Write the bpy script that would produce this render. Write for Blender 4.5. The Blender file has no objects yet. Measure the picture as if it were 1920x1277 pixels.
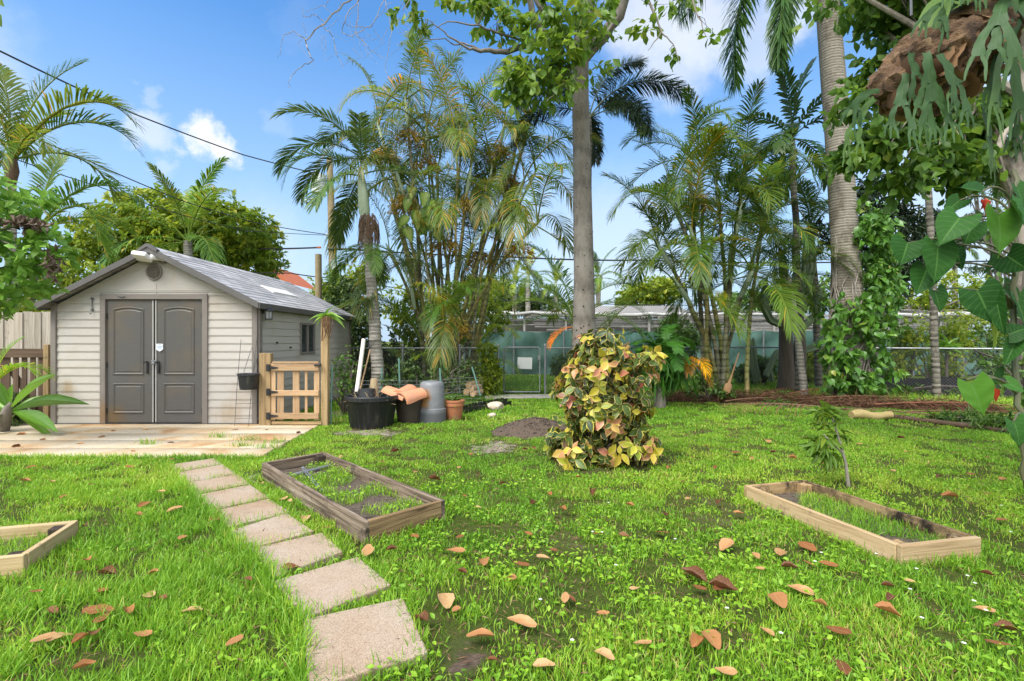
EXPOSURE = 1.5; SUN_E = 1.9; SUN_A = 32; SKY_SAT = 1.27; SKY_VAL = .97; SKY_S = 0.1
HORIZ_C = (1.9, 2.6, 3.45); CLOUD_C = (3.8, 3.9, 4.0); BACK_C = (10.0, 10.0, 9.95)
import bpy, bmesh, math, random
import numpy as np
from mathutils import Vector, Matrix
R_ = math.radians
CAM_Z = 1.4
F = 960.0
sc = bpy.context.scene
COL = sc.collection

# ---- survey helpers: a photo measurement turned into a real position -----------------
def P(px, py, d):
    return Vector(((px - 960.0) / F * d, d, CAM_Z - (py - 638.5) / F * d))
def G(px, py, z=0.0):
    d = (CAM_Z - z) * F / (py - 638.5)
    return Vector(((px - 960.0) / F * d, d, z))

# ---- objects ---------------------------------------------------------------------------
def tag(o, label=None, cat=None, group=None, kind=None):
    if label: o['label'] = label
    if cat: o['category'] = cat
    if group: o['group'] = group
    if kind: o['kind'] = kind
    return o
def thing(name, label, cat, loc=(0, 0, 0), group=None):
    o = bpy.data.objects.new(name, None)
    o.empty_display_size = 0.1
    COL.objects.link(o)
    o.location = loc
    return tag(o, label, cat, group)
def wloc(o):
    v = Vector((0, 0, 0))
    while o is not None:
        v += Vector(o.location); o = o.parent
    return v
def link(name, me, parent=None, loc=(0, 0, 0), rot=None, scale=None):
    o = bpy.data.objects.new(name, me)
    COL.objects.link(o)
    o.location = Vector(loc)
    if rot is not None: o.rotation_euler = rot
    if scale is not None: o.scale = (scale,) * 3 if isinstance(scale, (int, float)) else scale
    if parent is not None:
        o.parent = parent
        o.location = Vector(loc) - wloc(parent)
    return o

class MB:
    """collects geometry in world coordinates, builds ONE mesh object"""
    def __init__(s):
        s.v = []; s.f = []; s.m = []
    def add(s, vs, fs, mi=0):
        n = len(s.v)
        s.v.extend([tuple(p) for p in vs])
        s.f.extend([tuple(i + n for i in f) for f in fs])
        s.m.extend([mi] * len(fs))
        return s
    def bm(s, bm, mi=0):
        bm.verts.ensure_lookup_table(); bm.verts.index_update()
        return s.add([v.co[:] for v in bm.verts], [[v.index for v in f.verts] for f in bm.faces], mi)
    def box(s, c, size, rot=None, bev=0.0, mi=0, jit=0.0):
        b = bmesh.new()
        bmesh.ops.create_cube(b, size=1.0)
        for v in b.verts:
            v.co = Vector((v.co.x * size[0], v.co.y * size[1], v.co.z * size[2]))
            if jit: v.co += Vector((random.uniform(-jit, jit), random.uniform(-jit, jit), random.uniform(-jit, jit)))
        if bev > 0:
            bmesh.ops.bevel(b, geom=b.edges[:], offset=bev, segments=2, profile=0.5, affect='EDGES')
        if rot is not None:
            M = rot if isinstance(rot, Matrix) else Matrix.Rotation(rot, 3, 'Z')
            for v in b.verts: v.co = M @ v.co
        for v in b.verts: v.co += Vector(c)
        s.bm(b, mi); b.free(); return s
    def tube(s, pts, rad, seg=8, cap=True, mi=0):
        pts = [Vector(p) for p in pts]
        if not hasattr(rad, '__len__'): rad = [rad] * len(pts)
        vs = []; fs = []
        up = Vector((0.31, 0.17, 0.93)).normalized()
        prev = None
        for i, p in enumerate(pts):
            t = (pts[min(i + 1, len(pts) - 1)] - pts[max(i - 1, 0)])
            if t.length < 1e-9: t = Vector((0, 0, 1))
            t.normalize()
            a = prev if prev is not None else (up if abs(t.dot(up)) < 0.95 else Vector((1, 0, 0)))
            x = (a - t * a.dot(t)).normalized(); prev = x
            y = t.cross(x)
            for k in range(seg):
                an = 2 * math.pi * k / seg
                vs.append(p + (x * math.cos(an) + y * math.sin(an)) * rad[i])
        for i in range(len(pts) - 1):
            for k in range(seg):
                k2 = (k + 1) % seg
                fs.append((i * seg + k, i * seg + k2, (i + 1) * seg + k2, (i + 1) * seg + k))
        if cap:
            fs.append(tuple(reversed(range(seg))))
            fs.append(tuple(range((len(pts) - 1) * seg, len(pts) * seg)))
        return s.add(vs, fs, mi)
    def lathe(s, prof, c=(0, 0, 0), seg=32, M=None, mi=0, wob=0.0):
        vs = []; fs = []
        for (r, z) in prof:
            for k in range(seg):
                a = 2 * math.pi * k / seg
                rr = r * (1 + wob * math.sin(3 * a + z * 7))
                p = Vector((rr * math.cos(a), rr * math.sin(a), z))
                if M is not None: p = M @ p
                vs.append(p + Vector(c))
        for i in range(len(prof) - 1):
            for k in range(seg):
                k2 = (k + 1) % seg
                fs.append((i * seg + k, i * seg + k2, (i + 1) * seg + k2, (i + 1) * seg + k))
        return s.add(vs, fs, mi)
    def prism(s, poly, y0, y1, plane='XZ', mi=0):
        n = len(poly)
        if plane == 'XZ':
            vs = [(p[0], y0, p[1]) for p in poly] + [(p[0], y1, p[1]) for p in poly]
        else:
            vs = [(p[0], p[1], y0) for p in poly] + [(p[0], p[1], y1) for p in poly]
        fs = [tuple(range(n)), tuple(reversed(range(n, 2 * n)))]
        for i in range(n):
            j = (i + 1) % n
            fs.append((i, i + n, j + n, j))
        return s.add(vs, fs, mi)
    def obj(s, name, mats, parent=None, smooth=False, origin=None):
        me = bpy.data.meshes.new(name)
        off = wloc(parent) if parent is not None else Vector(origin or (0, 0, 0))
        me.from_pydata([(p[0] - off.x, p[1] - off.y, p[2] - off.z) for p in s.v], [], s.f)
        mats = mats if isinstance(mats, (list, tuple)) else [mats]
        for m in mats: me.materials.append(m)
        if len(mats) > 1: me.polygons.foreach_set('material_index', s.m)
        b = bmesh.new(); b.from_mesh(me)
        bmesh.ops.recalc_face_normals(b, faces=b.faces[:]); b.to_mesh(me); b.free()
        if smooth:
            me.polygons.foreach_set('use_smooth', [True] * len(me.polygons))
            try: me.set_sharp_from_angle(angle=R_(40))
            except Exception: pass
        me.update()
        o = bpy.data.objects.new(name, me); COL.objects.link(o)
        if parent is not None: o.parent = parent
        else: o.location = off
        return o

def board(name, p0, p1, wid, thick, mat, parent=None, up=(0, 0, 1), bev=0.004, jit=0.0):
    """a plank with its own local frame (grain along local X): centre line p0-p1, wid along 'up'"""
    p0 = Vector(p0); p1 = Vector(p1); x = (p1 - p0); L = x.length; x.normalize()
    z = Vector(up); z = (z - x * z.dot(x)).normalized(); y = z.cross(x)
    m = MB(); m.box((0, 0, 0), (L, thick, wid), bev=bev, jit=jit)
    o = m.obj(name, mat)
    M = Matrix((x, y, z)).transposed().to_4x4()
    M.translation = (p0 + p1) / 2 - (wloc(parent) if parent is not None else Vector((0, 0, 0)))
    if parent is not None: o.parent = parent
    o.matrix_basis = M
    return o

# ---- numpy meshes ------------------------------------------------------------------------
def mesh_np(name, V, Q, lf, mat, smooth=True):
    V = np.asarray(V, np.float32).reshape(-1, 3); Q = np.asarray(Q, np.int32)
    k = Q.shape[-1]; Q = Q.reshape(-1, k)
    me = bpy.data.meshes.new(name)
    me.vertices.add(len(V)); me.vertices.foreach_set('co', V.ravel())
    me.loops.add(Q.size); me.loops.foreach_set('vertex_index', Q.ravel())
    me.polygons.add(len(Q))
    me.polygons.foreach_set('loop_start', np.arange(0, Q.size, k, dtype=np.int32))
    try: me.polygons.foreach_set('loop_total', np.full(len(Q), k, np.int32))
    except Exception: pass
    if smooth: me.polygons.foreach_set('use_smooth', np.ones(len(Q), bool))
    a = me.attributes.new('lf', 'FLOAT_VECTOR', 'POINT')
    a.data.foreach_set('vector', np.asarray(lf, np.float32).reshape(-1, 3).ravel())
    me.materials.append(mat)
    me.update(calc_edges=True)
    return me

def leaf_tpl(widths, fold=0.15, curl=0.2, twist=0.0, length=1.0):
    """leaf along +X, normal +Z, with raised sides (fold) and a drooping tip (curl)"""
    n = len(widths); V = []; A = []
    for i, w in enumerate(widths):
        t = i / (n - 1)
        ang = curl * t
        x = length * (t - 0.16 * curl * t * t); z = -curl * 0.5 * t * t * length
        for sgn in (-1, 0, 1):
            V.append((x, sgn * w * 0.5, z + abs(sgn) * fold * w * 0.5 + twist * sgn * w * t * 0.5)); A.append((0, t, sgn))
    Q = []
    for i in range(n - 1):
        for k in range(2):
            a = i * 3 + k
            Q.append((a, a + 3, a + 4, a + 1))
    return np.array(V, float), np.array(Q), np.array(A, float)

def frames(D, N):
    D = D / np.linalg.norm(D, axis=1, keepdims=True)
    Yv = np.cross(N, D); ln = np.linalg.norm(Yv, axis=1, keepdims=True)
    bad = ln[:, 0] < 1e-4
    Yv[bad] = np.cross(np.array([0.3, 0.9, 0.1]), D[bad]); ln = np.linalg.norm(Yv, axis=1, keepdims=True)
    Yv = Yv / np.maximum(ln, 1e-6)
    Z = np.cross(D, Yv)
    return np.stack([D, Yv, Z], axis=2)

def scatter(tpl, loc, Rm, scl, rnd):
    tv, tq, ta = tpl
    N = len(loc); nv = len(tv)
    scl = np.asarray(scl, float).reshape(N, 1, -1)
    V = np.einsum('nij,nvj->nvi', Rm, tv[None] * scl) + loc[:, None, :]
    Q = tq[None] + (np.arange(N) * nv)[:, None, None]
    A = np.repeat(ta[None], N, 0).copy(); A[:, :, 0] = np.asarray(rnd)[:, None]
    return V.reshape(-1, 3), Q.reshape(-1, tq.shape[1]), A.reshape(-1, 3)

def join_np(parts):
    Vs = []; Qs = []; As = []; n = 0
    for V, Q, A in parts:
        Vs.append(V); Qs.append(Q + n); As.append(A); n += len(V)
    return np.concatenate(Vs), np.concatenate(Qs), np.concatenate(As)

def np_obj(name, parts, mat, parent=None, smooth=True, origin=None):
    V, Q, A = join_np(parts) if isinstance(parts, list) else parts
    off = np.array(wloc(parent)) if parent is not None else np.array(origin if origin is not None else (0, 0, 0))
    o = bpy.data.objects.new(name, mesh_np(name, V - off, Q, A, mat, smooth)); COL.objects.link(o)
    if parent is not None: o.parent = parent
    else: o.location = off
    return o

def rand_dirs(rs, n):
    v = rs.normal(size=(n, 3)); return v / np.linalg.norm(v, axis=1, keepdims=True)

# ---- materials ------------------------------------------------------------------------------
def _mat(name):
    m = bpy.data.materials.new(name); m.use_nodes = True
    nt = m.node_tree; b = nt.nodes['Principled BSDF']
    return m, nt, b
def _ramp(nt, stops):
    r = nt.nodes.new('ShaderNodeValToRGB')
    e = r.color_ramp.elements
    while len(e) < len(stops): e.new(0.5)
    for i, (p, c) in enumerate(stops):
        e[i].position = p; e[i].color = (c[0], c[1], c[2], 1)
    return r
def _noise(nt, vec, scale, detail=4, rough=0.6):
    n = nt.nodes.new('ShaderNodeTexNoise'); n.inputs['Scale'].default_value = scale
    n.inputs['Detail'].default_value = detail; n.inputs['Roughness'].default_value = rough
    if vec is not None: nt.links.new(vec, n.inputs['Vector'])
    return n
def _map(nt, scale=(1, 1, 1), src='Object'):
    t = nt.nodes.new('ShaderNodeTexCoord'); mp = nt.nodes.new('ShaderNodeMapping')
    mp.inputs['Scale'].default_value = scale
    nt.links.new(t.outputs[src], mp.inputs['Vector']); return mp.outputs['Vector']
def _mix(nt, a, b, fac, mode='MIX'):
    x = nt.nodes.new('ShaderNodeMix'); x.data_type = 'RGBA'; x.blend_type = mode
    for sock, val in ((x.inputs[0], fac), (x.inputs[6], a), (x.inputs[7], b)):
        if hasattr(val, 'is_linked') or hasattr(val, 'links'): nt.links.new(val, sock)
        elif isinstance(val, (int, float)): sock.default_value = val
        else: sock.default_value = (val[0], val[1], val[2], 1)
    return x.outputs[2]
def _math(nt, op, a, b=None, clamp=False):
    x = nt.nodes.new('ShaderNodeMath'); x.operation = op; x.use_clamp = clamp
    for i, v in enumerate((a, b)):
        if v is None: continue
        if hasattr(v, 'links'): nt.links.new(v, x.inputs[i])
        else: x.inputs[i].default_value = v
    return x.outputs[0]
def _bump(nt, b, h, strength=0.3, dist=0.01):
    x = nt.nodes.new('ShaderNodeBump'); x.inputs['Strength'].default_value = strength
    x.inputs['Distance'].default_value = dist
    nt.links.new(h, x.inputs['Height']); nt.links.new(x.outputs['Normal'], b.inputs['Normal'])

def pmat(name, c1, c2=None, scale=8, rough=0.6, bump=0.15, stretch=(1, 1, 1), dist=0.01, metal=0.0, c3=None, spec=0.5, src='Object', dirt=None, dscale=1.6, lo=0.3, hi=0.7, stain=None):
    """noise between colours, fine bump, optional blotches of dirt"""
    m, nt, b = _mat(name); v = _map(nt, stretch, src)
    c2 = c2 or tuple(x * 0.8 for x in c1)
    n = _noise(nt, v, scale)
    st = [(lo, c1), (hi, c2)] if c3 is None else [(lo, c1), ((lo + hi) / 2, c2), (hi, c3)]
    r = _ramp(nt, st); nt.links.new(n.outputs['Fac'], r.inputs['Fac'])
    col = r.outputs['Color']
    if dirt is not None:
        n2 = _noise(nt, _map(nt, (1, 1, 1), src), dscale, 5, 0.65)
        r2 = _ramp(nt, [(0.5, (0, 0, 0)), (0.72, (1, 1, 1))]); nt.links.new(n2.outputs['Fac'], r2.inputs['Fac'])
        col = _mix(nt, col, dirt, r2.outputs['Color'])
    if stain is not None:
        n3 = _noise(nt, _map(nt, (9, 9, 2)), 1.5, 5, .7); tco = nt.nodes.new('ShaderNodeTexCoord'); f = None
        for (c_, r_, col_) in stain:
            dn = nt.nodes.new('ShaderNodeVectorMath'); dn.operation = 'DISTANCE'; dn.inputs[1].default_value = c_
            nt.links.new(tco.outputs['Object'], dn.inputs[0])
            f = _math(nt, 'MULTIPLY', _math(nt, 'SUBTRACT', _math(nt, 'ADD', 1.0, _math(nt, 'MULTIPLY', _math(nt, 'SUBTRACT', n3.outputs['Fac'], .5), 1.6)), _math(nt, 'DIVIDE', dn.outputs['Value'], r_)), 1.3, True)
            col = _mix(nt, col, col_, _math(nt, 'MULTIPLY', f, .75))
    nt.links.new(col, b.inputs['Base Color'])
    b.inputs['Roughness'].default_value = rough; b.inputs['Metallic'].default_value = metal
    b.inputs['Specular IOR Level'].default_value = spec
    if bump:
        nb = _noise(nt, v, scale * 4, 6, 0.7); _bump(nt, b, nb.outputs['Fac'], bump, dist)
    return m

def woodmat(name, cols, scale=1.0, rough=0.75, bump=0.4, dark=None, dark_amt=0.55):
    """long grain along local X, growth rings, optional dark weathering"""
    m, nt, b = _mat(name)
    inf = nt.nodes.new('ShaderNodeObjectInfo')
    t = nt.nodes.new('ShaderNodeTexCoord'); ad = nt.nodes.new('ShaderNodeVectorMath'); ad.operation = 'ADD'
    sc_ = nt.nodes.new('ShaderNodeVectorMath'); sc_.operation = 'SCALE'; sc_.inputs[0].default_value = (7.3, 3.1, 5.7)
    nt.links.new(inf.outputs['Random'], sc_.inputs['Scale'])
    nt.links.new(t.outputs['Object'], ad.inputs[0]); nt.links.new(sc_.outputs[0], ad.inputs[1])
    mp = nt.nodes.new('ShaderNodeMapping'); mp.inputs['Scale'].default_value = (1.2 * scale, 26 * scale, 26 * scale)
    nt.links.new(ad.outputs[0], mp.inputs['Vector'])
    n = _noise(nt, mp.outputs[0], 1.6, 6, 0.65); n.inputs['Distortion'].default_value = 0.8
    r = _ramp(nt, [(0.28 + 0.44 * i / (len(cols) - 1), c) for i, c in enumerate(cols)])
    nt.links.new(n.outputs['Fac'], r.inputs['Fac']); col = r.outputs['Color']
    br = _math(nt, 'ADD', _math(nt, 'MULTIPLY', inf.outputs['Random'], 0.35), 0.82)
    col = _mix(nt, col, br, 1.0, 'MULTIPLY')
    if dark is not None:
        n2 = _noise(nt, ad.outputs[0], 4.5, 5, 0.7)
        r2 = _ramp(nt, [(dark_amt, (0, 0, 0)), (dark_amt + 0.15, (1, 1, 1))]); nt.links.new(n2.outputs['Fac'], r2.inputs['Fac'])
        col = _mix(nt, col, dark, r2.outputs['Color'])
    nt.links.new(col, b.inputs['Base Color']); b.inputs['Roughness'].default_value = rough
    b.inputs['Specular IOR Level'].default_value = 0.25
    _bump(nt, b, n.outputs['Fac'], bump, 0.01)
    return m

def leafmat(name, stops, rough=0.45, transl=0.3, edge=None, vein=None, tint=False, spec=0.4, edge_w=0.55, tip=None):
    """leaf colour by per-leaf random (lf.x); lf.y runs along, lf.z across the blade"""
    m, nt, b = _mat(name)
    at = nt.nodes.new('ShaderNodeAttribute'); at.attribute_name = 'lf'
    sp = nt.nodes.new('ShaderNodeSeparateXYZ'); nt.links.new(at.outputs['Vector'], sp.inputs[0])
    r = _ramp(nt, stops); nt.links.new(sp.outputs[0], r.inputs['Fac']); col = r.outputs['Color']
    az = _math(nt, 'ABSOLUTE', sp.outputs[2])
    if edge is not None:
        n = _noise(nt, _map(nt), 22, 3)
        e = _math(nt, 'ADD', az, _math(nt, 'MULTIPLY', n.outputs['Fac'], 0.9))
        e = _math(nt, 'MULTIPLY', _math(nt, 'SUBTRACT', e, edge_w + 0.45), 5.0, True)
        re = _ramp(nt, edge); nt.links.new(_math(nt, 'FRACT', _math(nt, 'MULTIPLY', sp.outputs[0], 7.13)), re.inputs['Fac'])
        col = _mix(nt, col, re.outputs['Color'], e)
    if tip is not None:
        tt = _math(nt, 'MULTIPLY', _math(nt, 'SUBTRACT', sp.outputs[1], 0.7), 3.0, True)
        col = _mix(nt, col, tip, tt)
    if vein is not None:
        vv = _math(nt, 'SUBTRACT', 1.0, _math(nt, 'MULTIPLY', az, 14.0), True)
        w = _math(nt, 'SINE', _math(nt, 'ADD', _math(nt, 'MULTIPLY', sp.outputs[1], 48.0), _math(nt, 'MULTIPLY', az, -14.0)))
        w = _math(nt, 'MULTIPLY', _math(nt, 'SUBTRACT', w, 0.86), 3.0, True)
        vv = _math(nt, 'MAXIMUM', vv, w)
        col = _mix(nt, col, vein, _math(nt, 'MULTIPLY', vv, 0.75))
    if tint:
        inf = nt.nodes.new('ShaderNodeObjectInfo'); col = _mix(nt, col, inf.outputs['Color'], 1.0, 'MULTIPLY')
    nt.links.new(col, b.inputs['Base Color']); b.inputs['Roughness'].default_value = rough
    b.inputs['Specular IOR Level'].default_value = spec
    if transl:
        tr = nt.nodes.new('ShaderNodeBsdfTranslucent'); mx = nt.nodes.new('ShaderNodeMixShader')
        hs = nt.nodes.new('ShaderNodeHueSaturation'); hs.inputs['Value'].default_value = 1.35; hs.inputs['Hue'].default_value = 0.488
        nt.links.new(col, hs.inputs['Color']); nt.links.new(hs.outputs[0], tr.inputs['Color'])
        mx.inputs[0].default_value = transl
        nt.links.new(b.outputs[0], mx.inputs[1]); nt.links.new(tr.outputs[0], mx.inputs[2])
        nt.links.new(mx.outputs[0], nt.nodes['Material Output'].inputs['Surface'])
    return m

def trunkmat(name, c1, c2, ring=14.0, bump=0.5, rough=0.85, blotch=None, ringc=0.5):
    """bark with horizontal rings along world Z"""
    m, nt, b = _mat(name)
    v = _map(nt, (1, 1, 1))
    n = _noise(nt, _map(nt, (3, 3, 1.2)), 5, 6, 0.7)
    w = nt.nodes.new('ShaderNodeTexWave'); w.wave_type = 'BANDS'; w.bands_direction = 'Z'
    w.inputs['Scale'].default_value = ring / 6.0; w.inputs['Distortion'].default_value = 2.2; w.inputs['Detail'].default_value = 3
    w.inputs['Detail Scale'].default_value = 2.0
    nt.links.new(v, w.inputs['Vector'])
    r = _ramp(nt, [(0.25, c1), (0.75, c2)]); nt.links.new(n.outputs['Fac'], r.inputs['Fac'])
    rw = _ramp(nt, [(0.0, (1 - ringc,) * 3), (0.35, (1, 1, 1))]); nt.links.new(w.outputs['Fac'], rw.inputs['Fac'])
    col = _mix(nt, r.outputs['Color'], rw.outputs['Color'], 1.0, 'MULTIPLY')
    if blotch is not None:
        n2 = _noise(nt, _map(nt, (1, 1, 0.7)), 2.5, 6, 0.7)
        r2 = _ramp(nt, [(0.5, (0, 0, 0)), (0.62, (1, 1, 1))]); nt.links.new(n2.outputs['Fac'], r2.inputs['Fac'])
        col = _mix(nt, col, blotch, r2.outputs['Color'])
    nt.links.new(col, b.inputs['Base Color']); b.inputs['Roughness'].default_value = rough
    b.inputs['Specular IOR Level'].default_value = 0.2
    h = _math(nt, 'ADD', _math(nt, 'MULTIPLY', w.outputs['Fac'], 0.7), n.outputs['Fac'])
    _bump(nt, b, h, bump, 0.02)
    return m
# ======================= camera, sun, sky =======================
cam = bpy.data.cameras.new('camera'); co = bpy.data.objects.new('camera', cam); COL.objects.link(co)
co.location = (0, 0, CAM_Z); co.rotation_euler = (R_(90), 0, 0)
cam.sensor_width = 36; cam.lens = 18; cam.clip_end = 2000; cam.clip_start = 0.05
sc.camera = co
sc.view_settings.view_transform = 'Standard'; sc.view_settings.look = 'None'
sc.view_settings.exposure = EXPOSURE
sc.cycles.use_denoising = True
sc.cycles.max_bounces = 7; sc.cycles.diffuse_bounces = 4; sc.cycles.glossy_bounces = 2
sc.cycles.transmission_bounces = 3; sc.cycles.transparent_max_bounces = 8
sc.cycles.caustics_reflective = False; sc.cycles.caustics_refractive = False
sc.cycles.sample_clamp_indirect = 6

sd = Vector((-0.42, -0.52, 0.95)).normalized()           # towards the sun: behind the camera, a little left, high
sun = bpy.data.lights.new('sun', 'SUN'); sun.energy = SUN_E; sun.angle = R_(SUN_A); sun.color = (1.0, 0.965, 0.91)
so = bpy.data.objects.new('sun', sun); COL.objects.link(so); so.rotation_euler = (-sd).to_track_quat('-Z', 'Y').to_euler()
so.location = (0, 0, 30)

w = bpy.data.worlds.new('World'); sc.world = w; w.use_nodes = True
nt = w.node_tree; bg = nt.nodes['Background']
sky = nt.nodes.new('ShaderNodeTexSky'); sky.sky_type = 'NISHITA'; sky.sun_disc = False
sky.sun_elevation = math.asin(sd.z); sky.sun_rotation = math.atan2(sd.x, sd.y)
sky.air_density = 1.0; sky.dust_density = 0.6; sky.ozone_density = 2.0
hs = nt.nodes.new('ShaderNodeHueSaturation'); hs.inputs['Saturation'].default_value = SKY_SAT; hs.inputs['Value'].default_value = SKY_VAL
nt.links.new(sky.outputs[0], hs.inputs['Color'])
tc = nt.nodes.new('ShaderNodeTexCoord')
nz = _noise(nt, tc.outputs['Generated'], 14, 8, 0.62)
nz2 = _noise(nt, tc.outputs['Generated'], 5, 6, 0.6)
sub = nt.nodes.new('ShaderNodeVectorMath'); sub.operation = 'SUBTRACT'; sub.inputs[1].default_value = (0.5, 0.5, 0.5)
nt.links.new(nz.outputs['Color'], sub.inputs[0])
scv = nt.nodes.new('ShaderNodeVectorMath'); scv.operation = 'SCALE'; scv.inputs['Scale'].default_value = 0.11
nt.links.new(sub.outputs[0], scv.inputs[0])
adv = nt.nodes.new('ShaderNodeVectorMath'); adv.operation = 'ADD'
nt.links.new(tc.outputs['Generated'], adv.inputs[0]); nt.links.new(scv.outputs[0], adv.inputs[1])
tot = None
for (px, py, r, amt) in ((392, 258, 0.046, 1.2), (425, 275, 0.036, 1.2), (345, 285, 0.022, .5), (272, 240, 0.04, .55), (300, 258, 0.03, .4),
                         (270, 175, 0.02, .25), (305, 318, 0.025, .3), (525, 230, 0.03, .15), (1310, 50, 0.10, .75), (1400, 100, .07, .5),
                         (1270, 90, .1, .6), (1440, 60, .06, .5), (1240, 20, .12, .7), (1480, 0, .08, .6), (560, 40, .05, .05),
                         (1150, 480, .2, .35), (480, 470, .14, .25), (1000, 430, .12, .2), (1800, 400, .2, .35), (-300, 100, .2, .7), (2300, 100, .3, .7),
                         (600, -500, .25, .8), (1300, -700, .35, .8)):
    c = Vector(((px - 960) / F, 1, (638.5 - py) / F)).normalized()
    dn = nt.nodes.new('ShaderNodeVectorMath'); dn.operation = 'DISTANCE'; dn.inputs[1].default_value = c
    nt.links.new(adv.outputs[0], dn.inputs[0])
    mr = nt.nodes.new('ShaderNodeMapRange'); mr.interpolation_type = 'SMOOTHSTEP'
    mr.inputs['From Min'].default_value = r; mr.inputs['From Max'].default_value = r * 0.35
    mr.inputs['To Min'].default_value = 0; mr.inputs['To Max'].default_value = amt
    nt.links.new(dn.outputs['Value'], mr.inputs['Value'])
    tot = mr.outputs[0] if tot is None else _math(nt, 'MAXIMUM', tot, mr.outputs[0])
# unseen broken clouds added behind and above the camera as soft fill light
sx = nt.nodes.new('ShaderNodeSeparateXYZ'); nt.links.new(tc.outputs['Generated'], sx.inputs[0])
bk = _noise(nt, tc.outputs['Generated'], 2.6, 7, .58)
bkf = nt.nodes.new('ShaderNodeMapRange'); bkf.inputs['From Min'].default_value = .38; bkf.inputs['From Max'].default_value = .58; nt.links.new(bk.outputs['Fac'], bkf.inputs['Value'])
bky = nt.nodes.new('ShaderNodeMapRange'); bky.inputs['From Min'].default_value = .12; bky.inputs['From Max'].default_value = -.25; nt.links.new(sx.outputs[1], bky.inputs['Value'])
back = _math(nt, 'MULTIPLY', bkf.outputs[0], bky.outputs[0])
# pale air towards the horizon
hz = nt.nodes.new('ShaderNodeMapRange'); hz.inputs['From Min'].default_value = 0.50; hz.inputs['From Max'].default_value = 0.05
hz.inputs['To Min'].default_value = 0.0; hz.inputs['To Max'].default_value = 0.92
nt.links.new(sx.outputs[2], hz.inputs['Value'])
skyc = _mix(nt, hs.outputs[0], HORIZ_C, hz.outputs[0])
cmix = _mix(nt, skyc, CLOUD_C, _math(nt, 'MULTIPLY', tot, _math(nt, 'ADD', _math(nt, 'MULTIPLY', nz2.outputs['Fac'], 0.7), 0.55), True))
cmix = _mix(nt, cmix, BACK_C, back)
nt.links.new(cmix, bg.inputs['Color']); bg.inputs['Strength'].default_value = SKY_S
# ======================= materials for built things =======================
random.seed(7)
M = {}
M['siding'] = pmat('siding', (.43, .402, .36), (.395, .366, .325), 6, .6, .12, (1, 1, 8), .004, dirt=(.37, .31, .245), dscale=1.3, stain=[((-1.45, 0, .62), .16, (.32, .22, .11)), ((1.2, 0, .2), .25, (.33, .27, .19))])
M['siding_side'] = M['siding']
M['trim'] = pmat('taupe_trim', (.19, .165, .145), (.165, .143, .125), 5, .6, .1, dist=.003, stain=[((-.84, 0, .22), .26, (.20, .12, .05))])
M['fascia'] = pmat('fascia', (.105, .097, .09), (.085, .078, .073), 5, .55, .1, dist=.003)
M['door'] = pmat('door_grey', (.092, .086, .079), (.08, .075, .069), 7, .5, .25, (1, 1, 6), .003, dirt=(.125, .095, .06), dscale=1.1, stain=[((-.68, 0, .15), .25, (.13, .08, .03))])
M['strip'] = pmat('metal_strip', (.45, .44, .42), (.38, .37, .35), 6, .4, .05, metal=.3)
M['dark'] = pmat('black_plastic', (.012, .012, .013), (.02, .02, .02), 8, .45, .1, dist=.003)
M['white'] = pmat('white_plastic', (.72, .71, .68), (.64, .63, .6), 6, .45, .05)
M['glass'] = pmat('dark_glass', (.03, .035, .04), (.05, .055, .06), 1.5, .08, 0)
M['lampglass'] = pmat('lamp_glass', (.35, .36, .36), (.25, .25, .25), 9, .15, .05)
M['steel'] = pmat('galvanised', (.30, .31, .32), (.22, .23, .24), 9, .45, .08, metal=.6)
M['steel_dark'] = pmat('weathered_steel', (.13, .135, .14), (.09, .09, .095), 9, .5, .1, metal=.4)
M['sticker'] = pmat('sticker_white', (.70, .74, .80), (.66, .70, .77), 4, .35, 0)
M['blue'] = pmat('sticker_blue', (.12, .22, .45), (.16, .27, .5), 9, .4, 0)
M['cedar'] = woodmat('cedar_new', [(.29, .175, .09), (.40, .262, .145), (.47, .335, .20)], 1.0)
M['post'] = woodmat('post_wood', [(.20, .13, .06), (.32, .22, .11), (.40, .29, .16)], 1.0, dark=(.10, .09, .05), dark_amt=.6)
M['fence_grey'] = woodmat('fence_grey', [(.20, .165, .125), (.34, .30, .24), (.46, .42, .35)], .7, dark=(.12, .10, .07), dark_amt=.6)
M['gate_dark'] = woodmat('gate_dark', [(.045, .03, .02), (.085, .055, .035), (.12, .08, .05)], .8)
M['weathered'] = woodmat('weathered_board', [(.024, .018, .013), (.10, .072, .05), (.22, .168, .12), (.34, .285, .225)], .8, bump=1.0, dark=(.02, .016, .013), dark_amt=.56)
M['weathered_end'] = woodmat('weathered_end', [(.04, .026, .016), (.15, .095, .045), (.27, .18, .09), (.36, .26, .14)], .8, bump=1.0, dark=(.025, .02, .016), dark_amt=.64)
M['pine'] = woodmat('pine_board', [(.25, .165, .08), (.37, .26, .14), (.46, .345, .21)], .8, bump=.6, dark=(.12, .08, .05), dark_amt=.60)
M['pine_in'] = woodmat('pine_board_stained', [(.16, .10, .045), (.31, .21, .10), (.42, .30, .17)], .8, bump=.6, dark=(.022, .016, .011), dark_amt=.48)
M['pine_pale'] = woodmat('pine_pale', [(.31, .22, .10), (.44, .325, .17), (.52, .405, .245)], .7, bump=.5, dark=(.03, .024, .02), dark_amt=.64)
M['charred'] = woodmat('charred_block', [(.015, .012, .01), (.04, .03, .02), (.09, .07, .05)], 1, bump=.7)
M['soil'] = pmat('dark_soil', (.070, .048, .032), (.125, .09, .062), 30, .95, 1.0, dist=.02, c3=(.02, .016, .012))
M['mulch'] = pmat('mulch', (.075, .052, .036), (.16, .12, .085), 22, .95, 1.0, dist=.03, c3=(.03, .02, .014))
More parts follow.
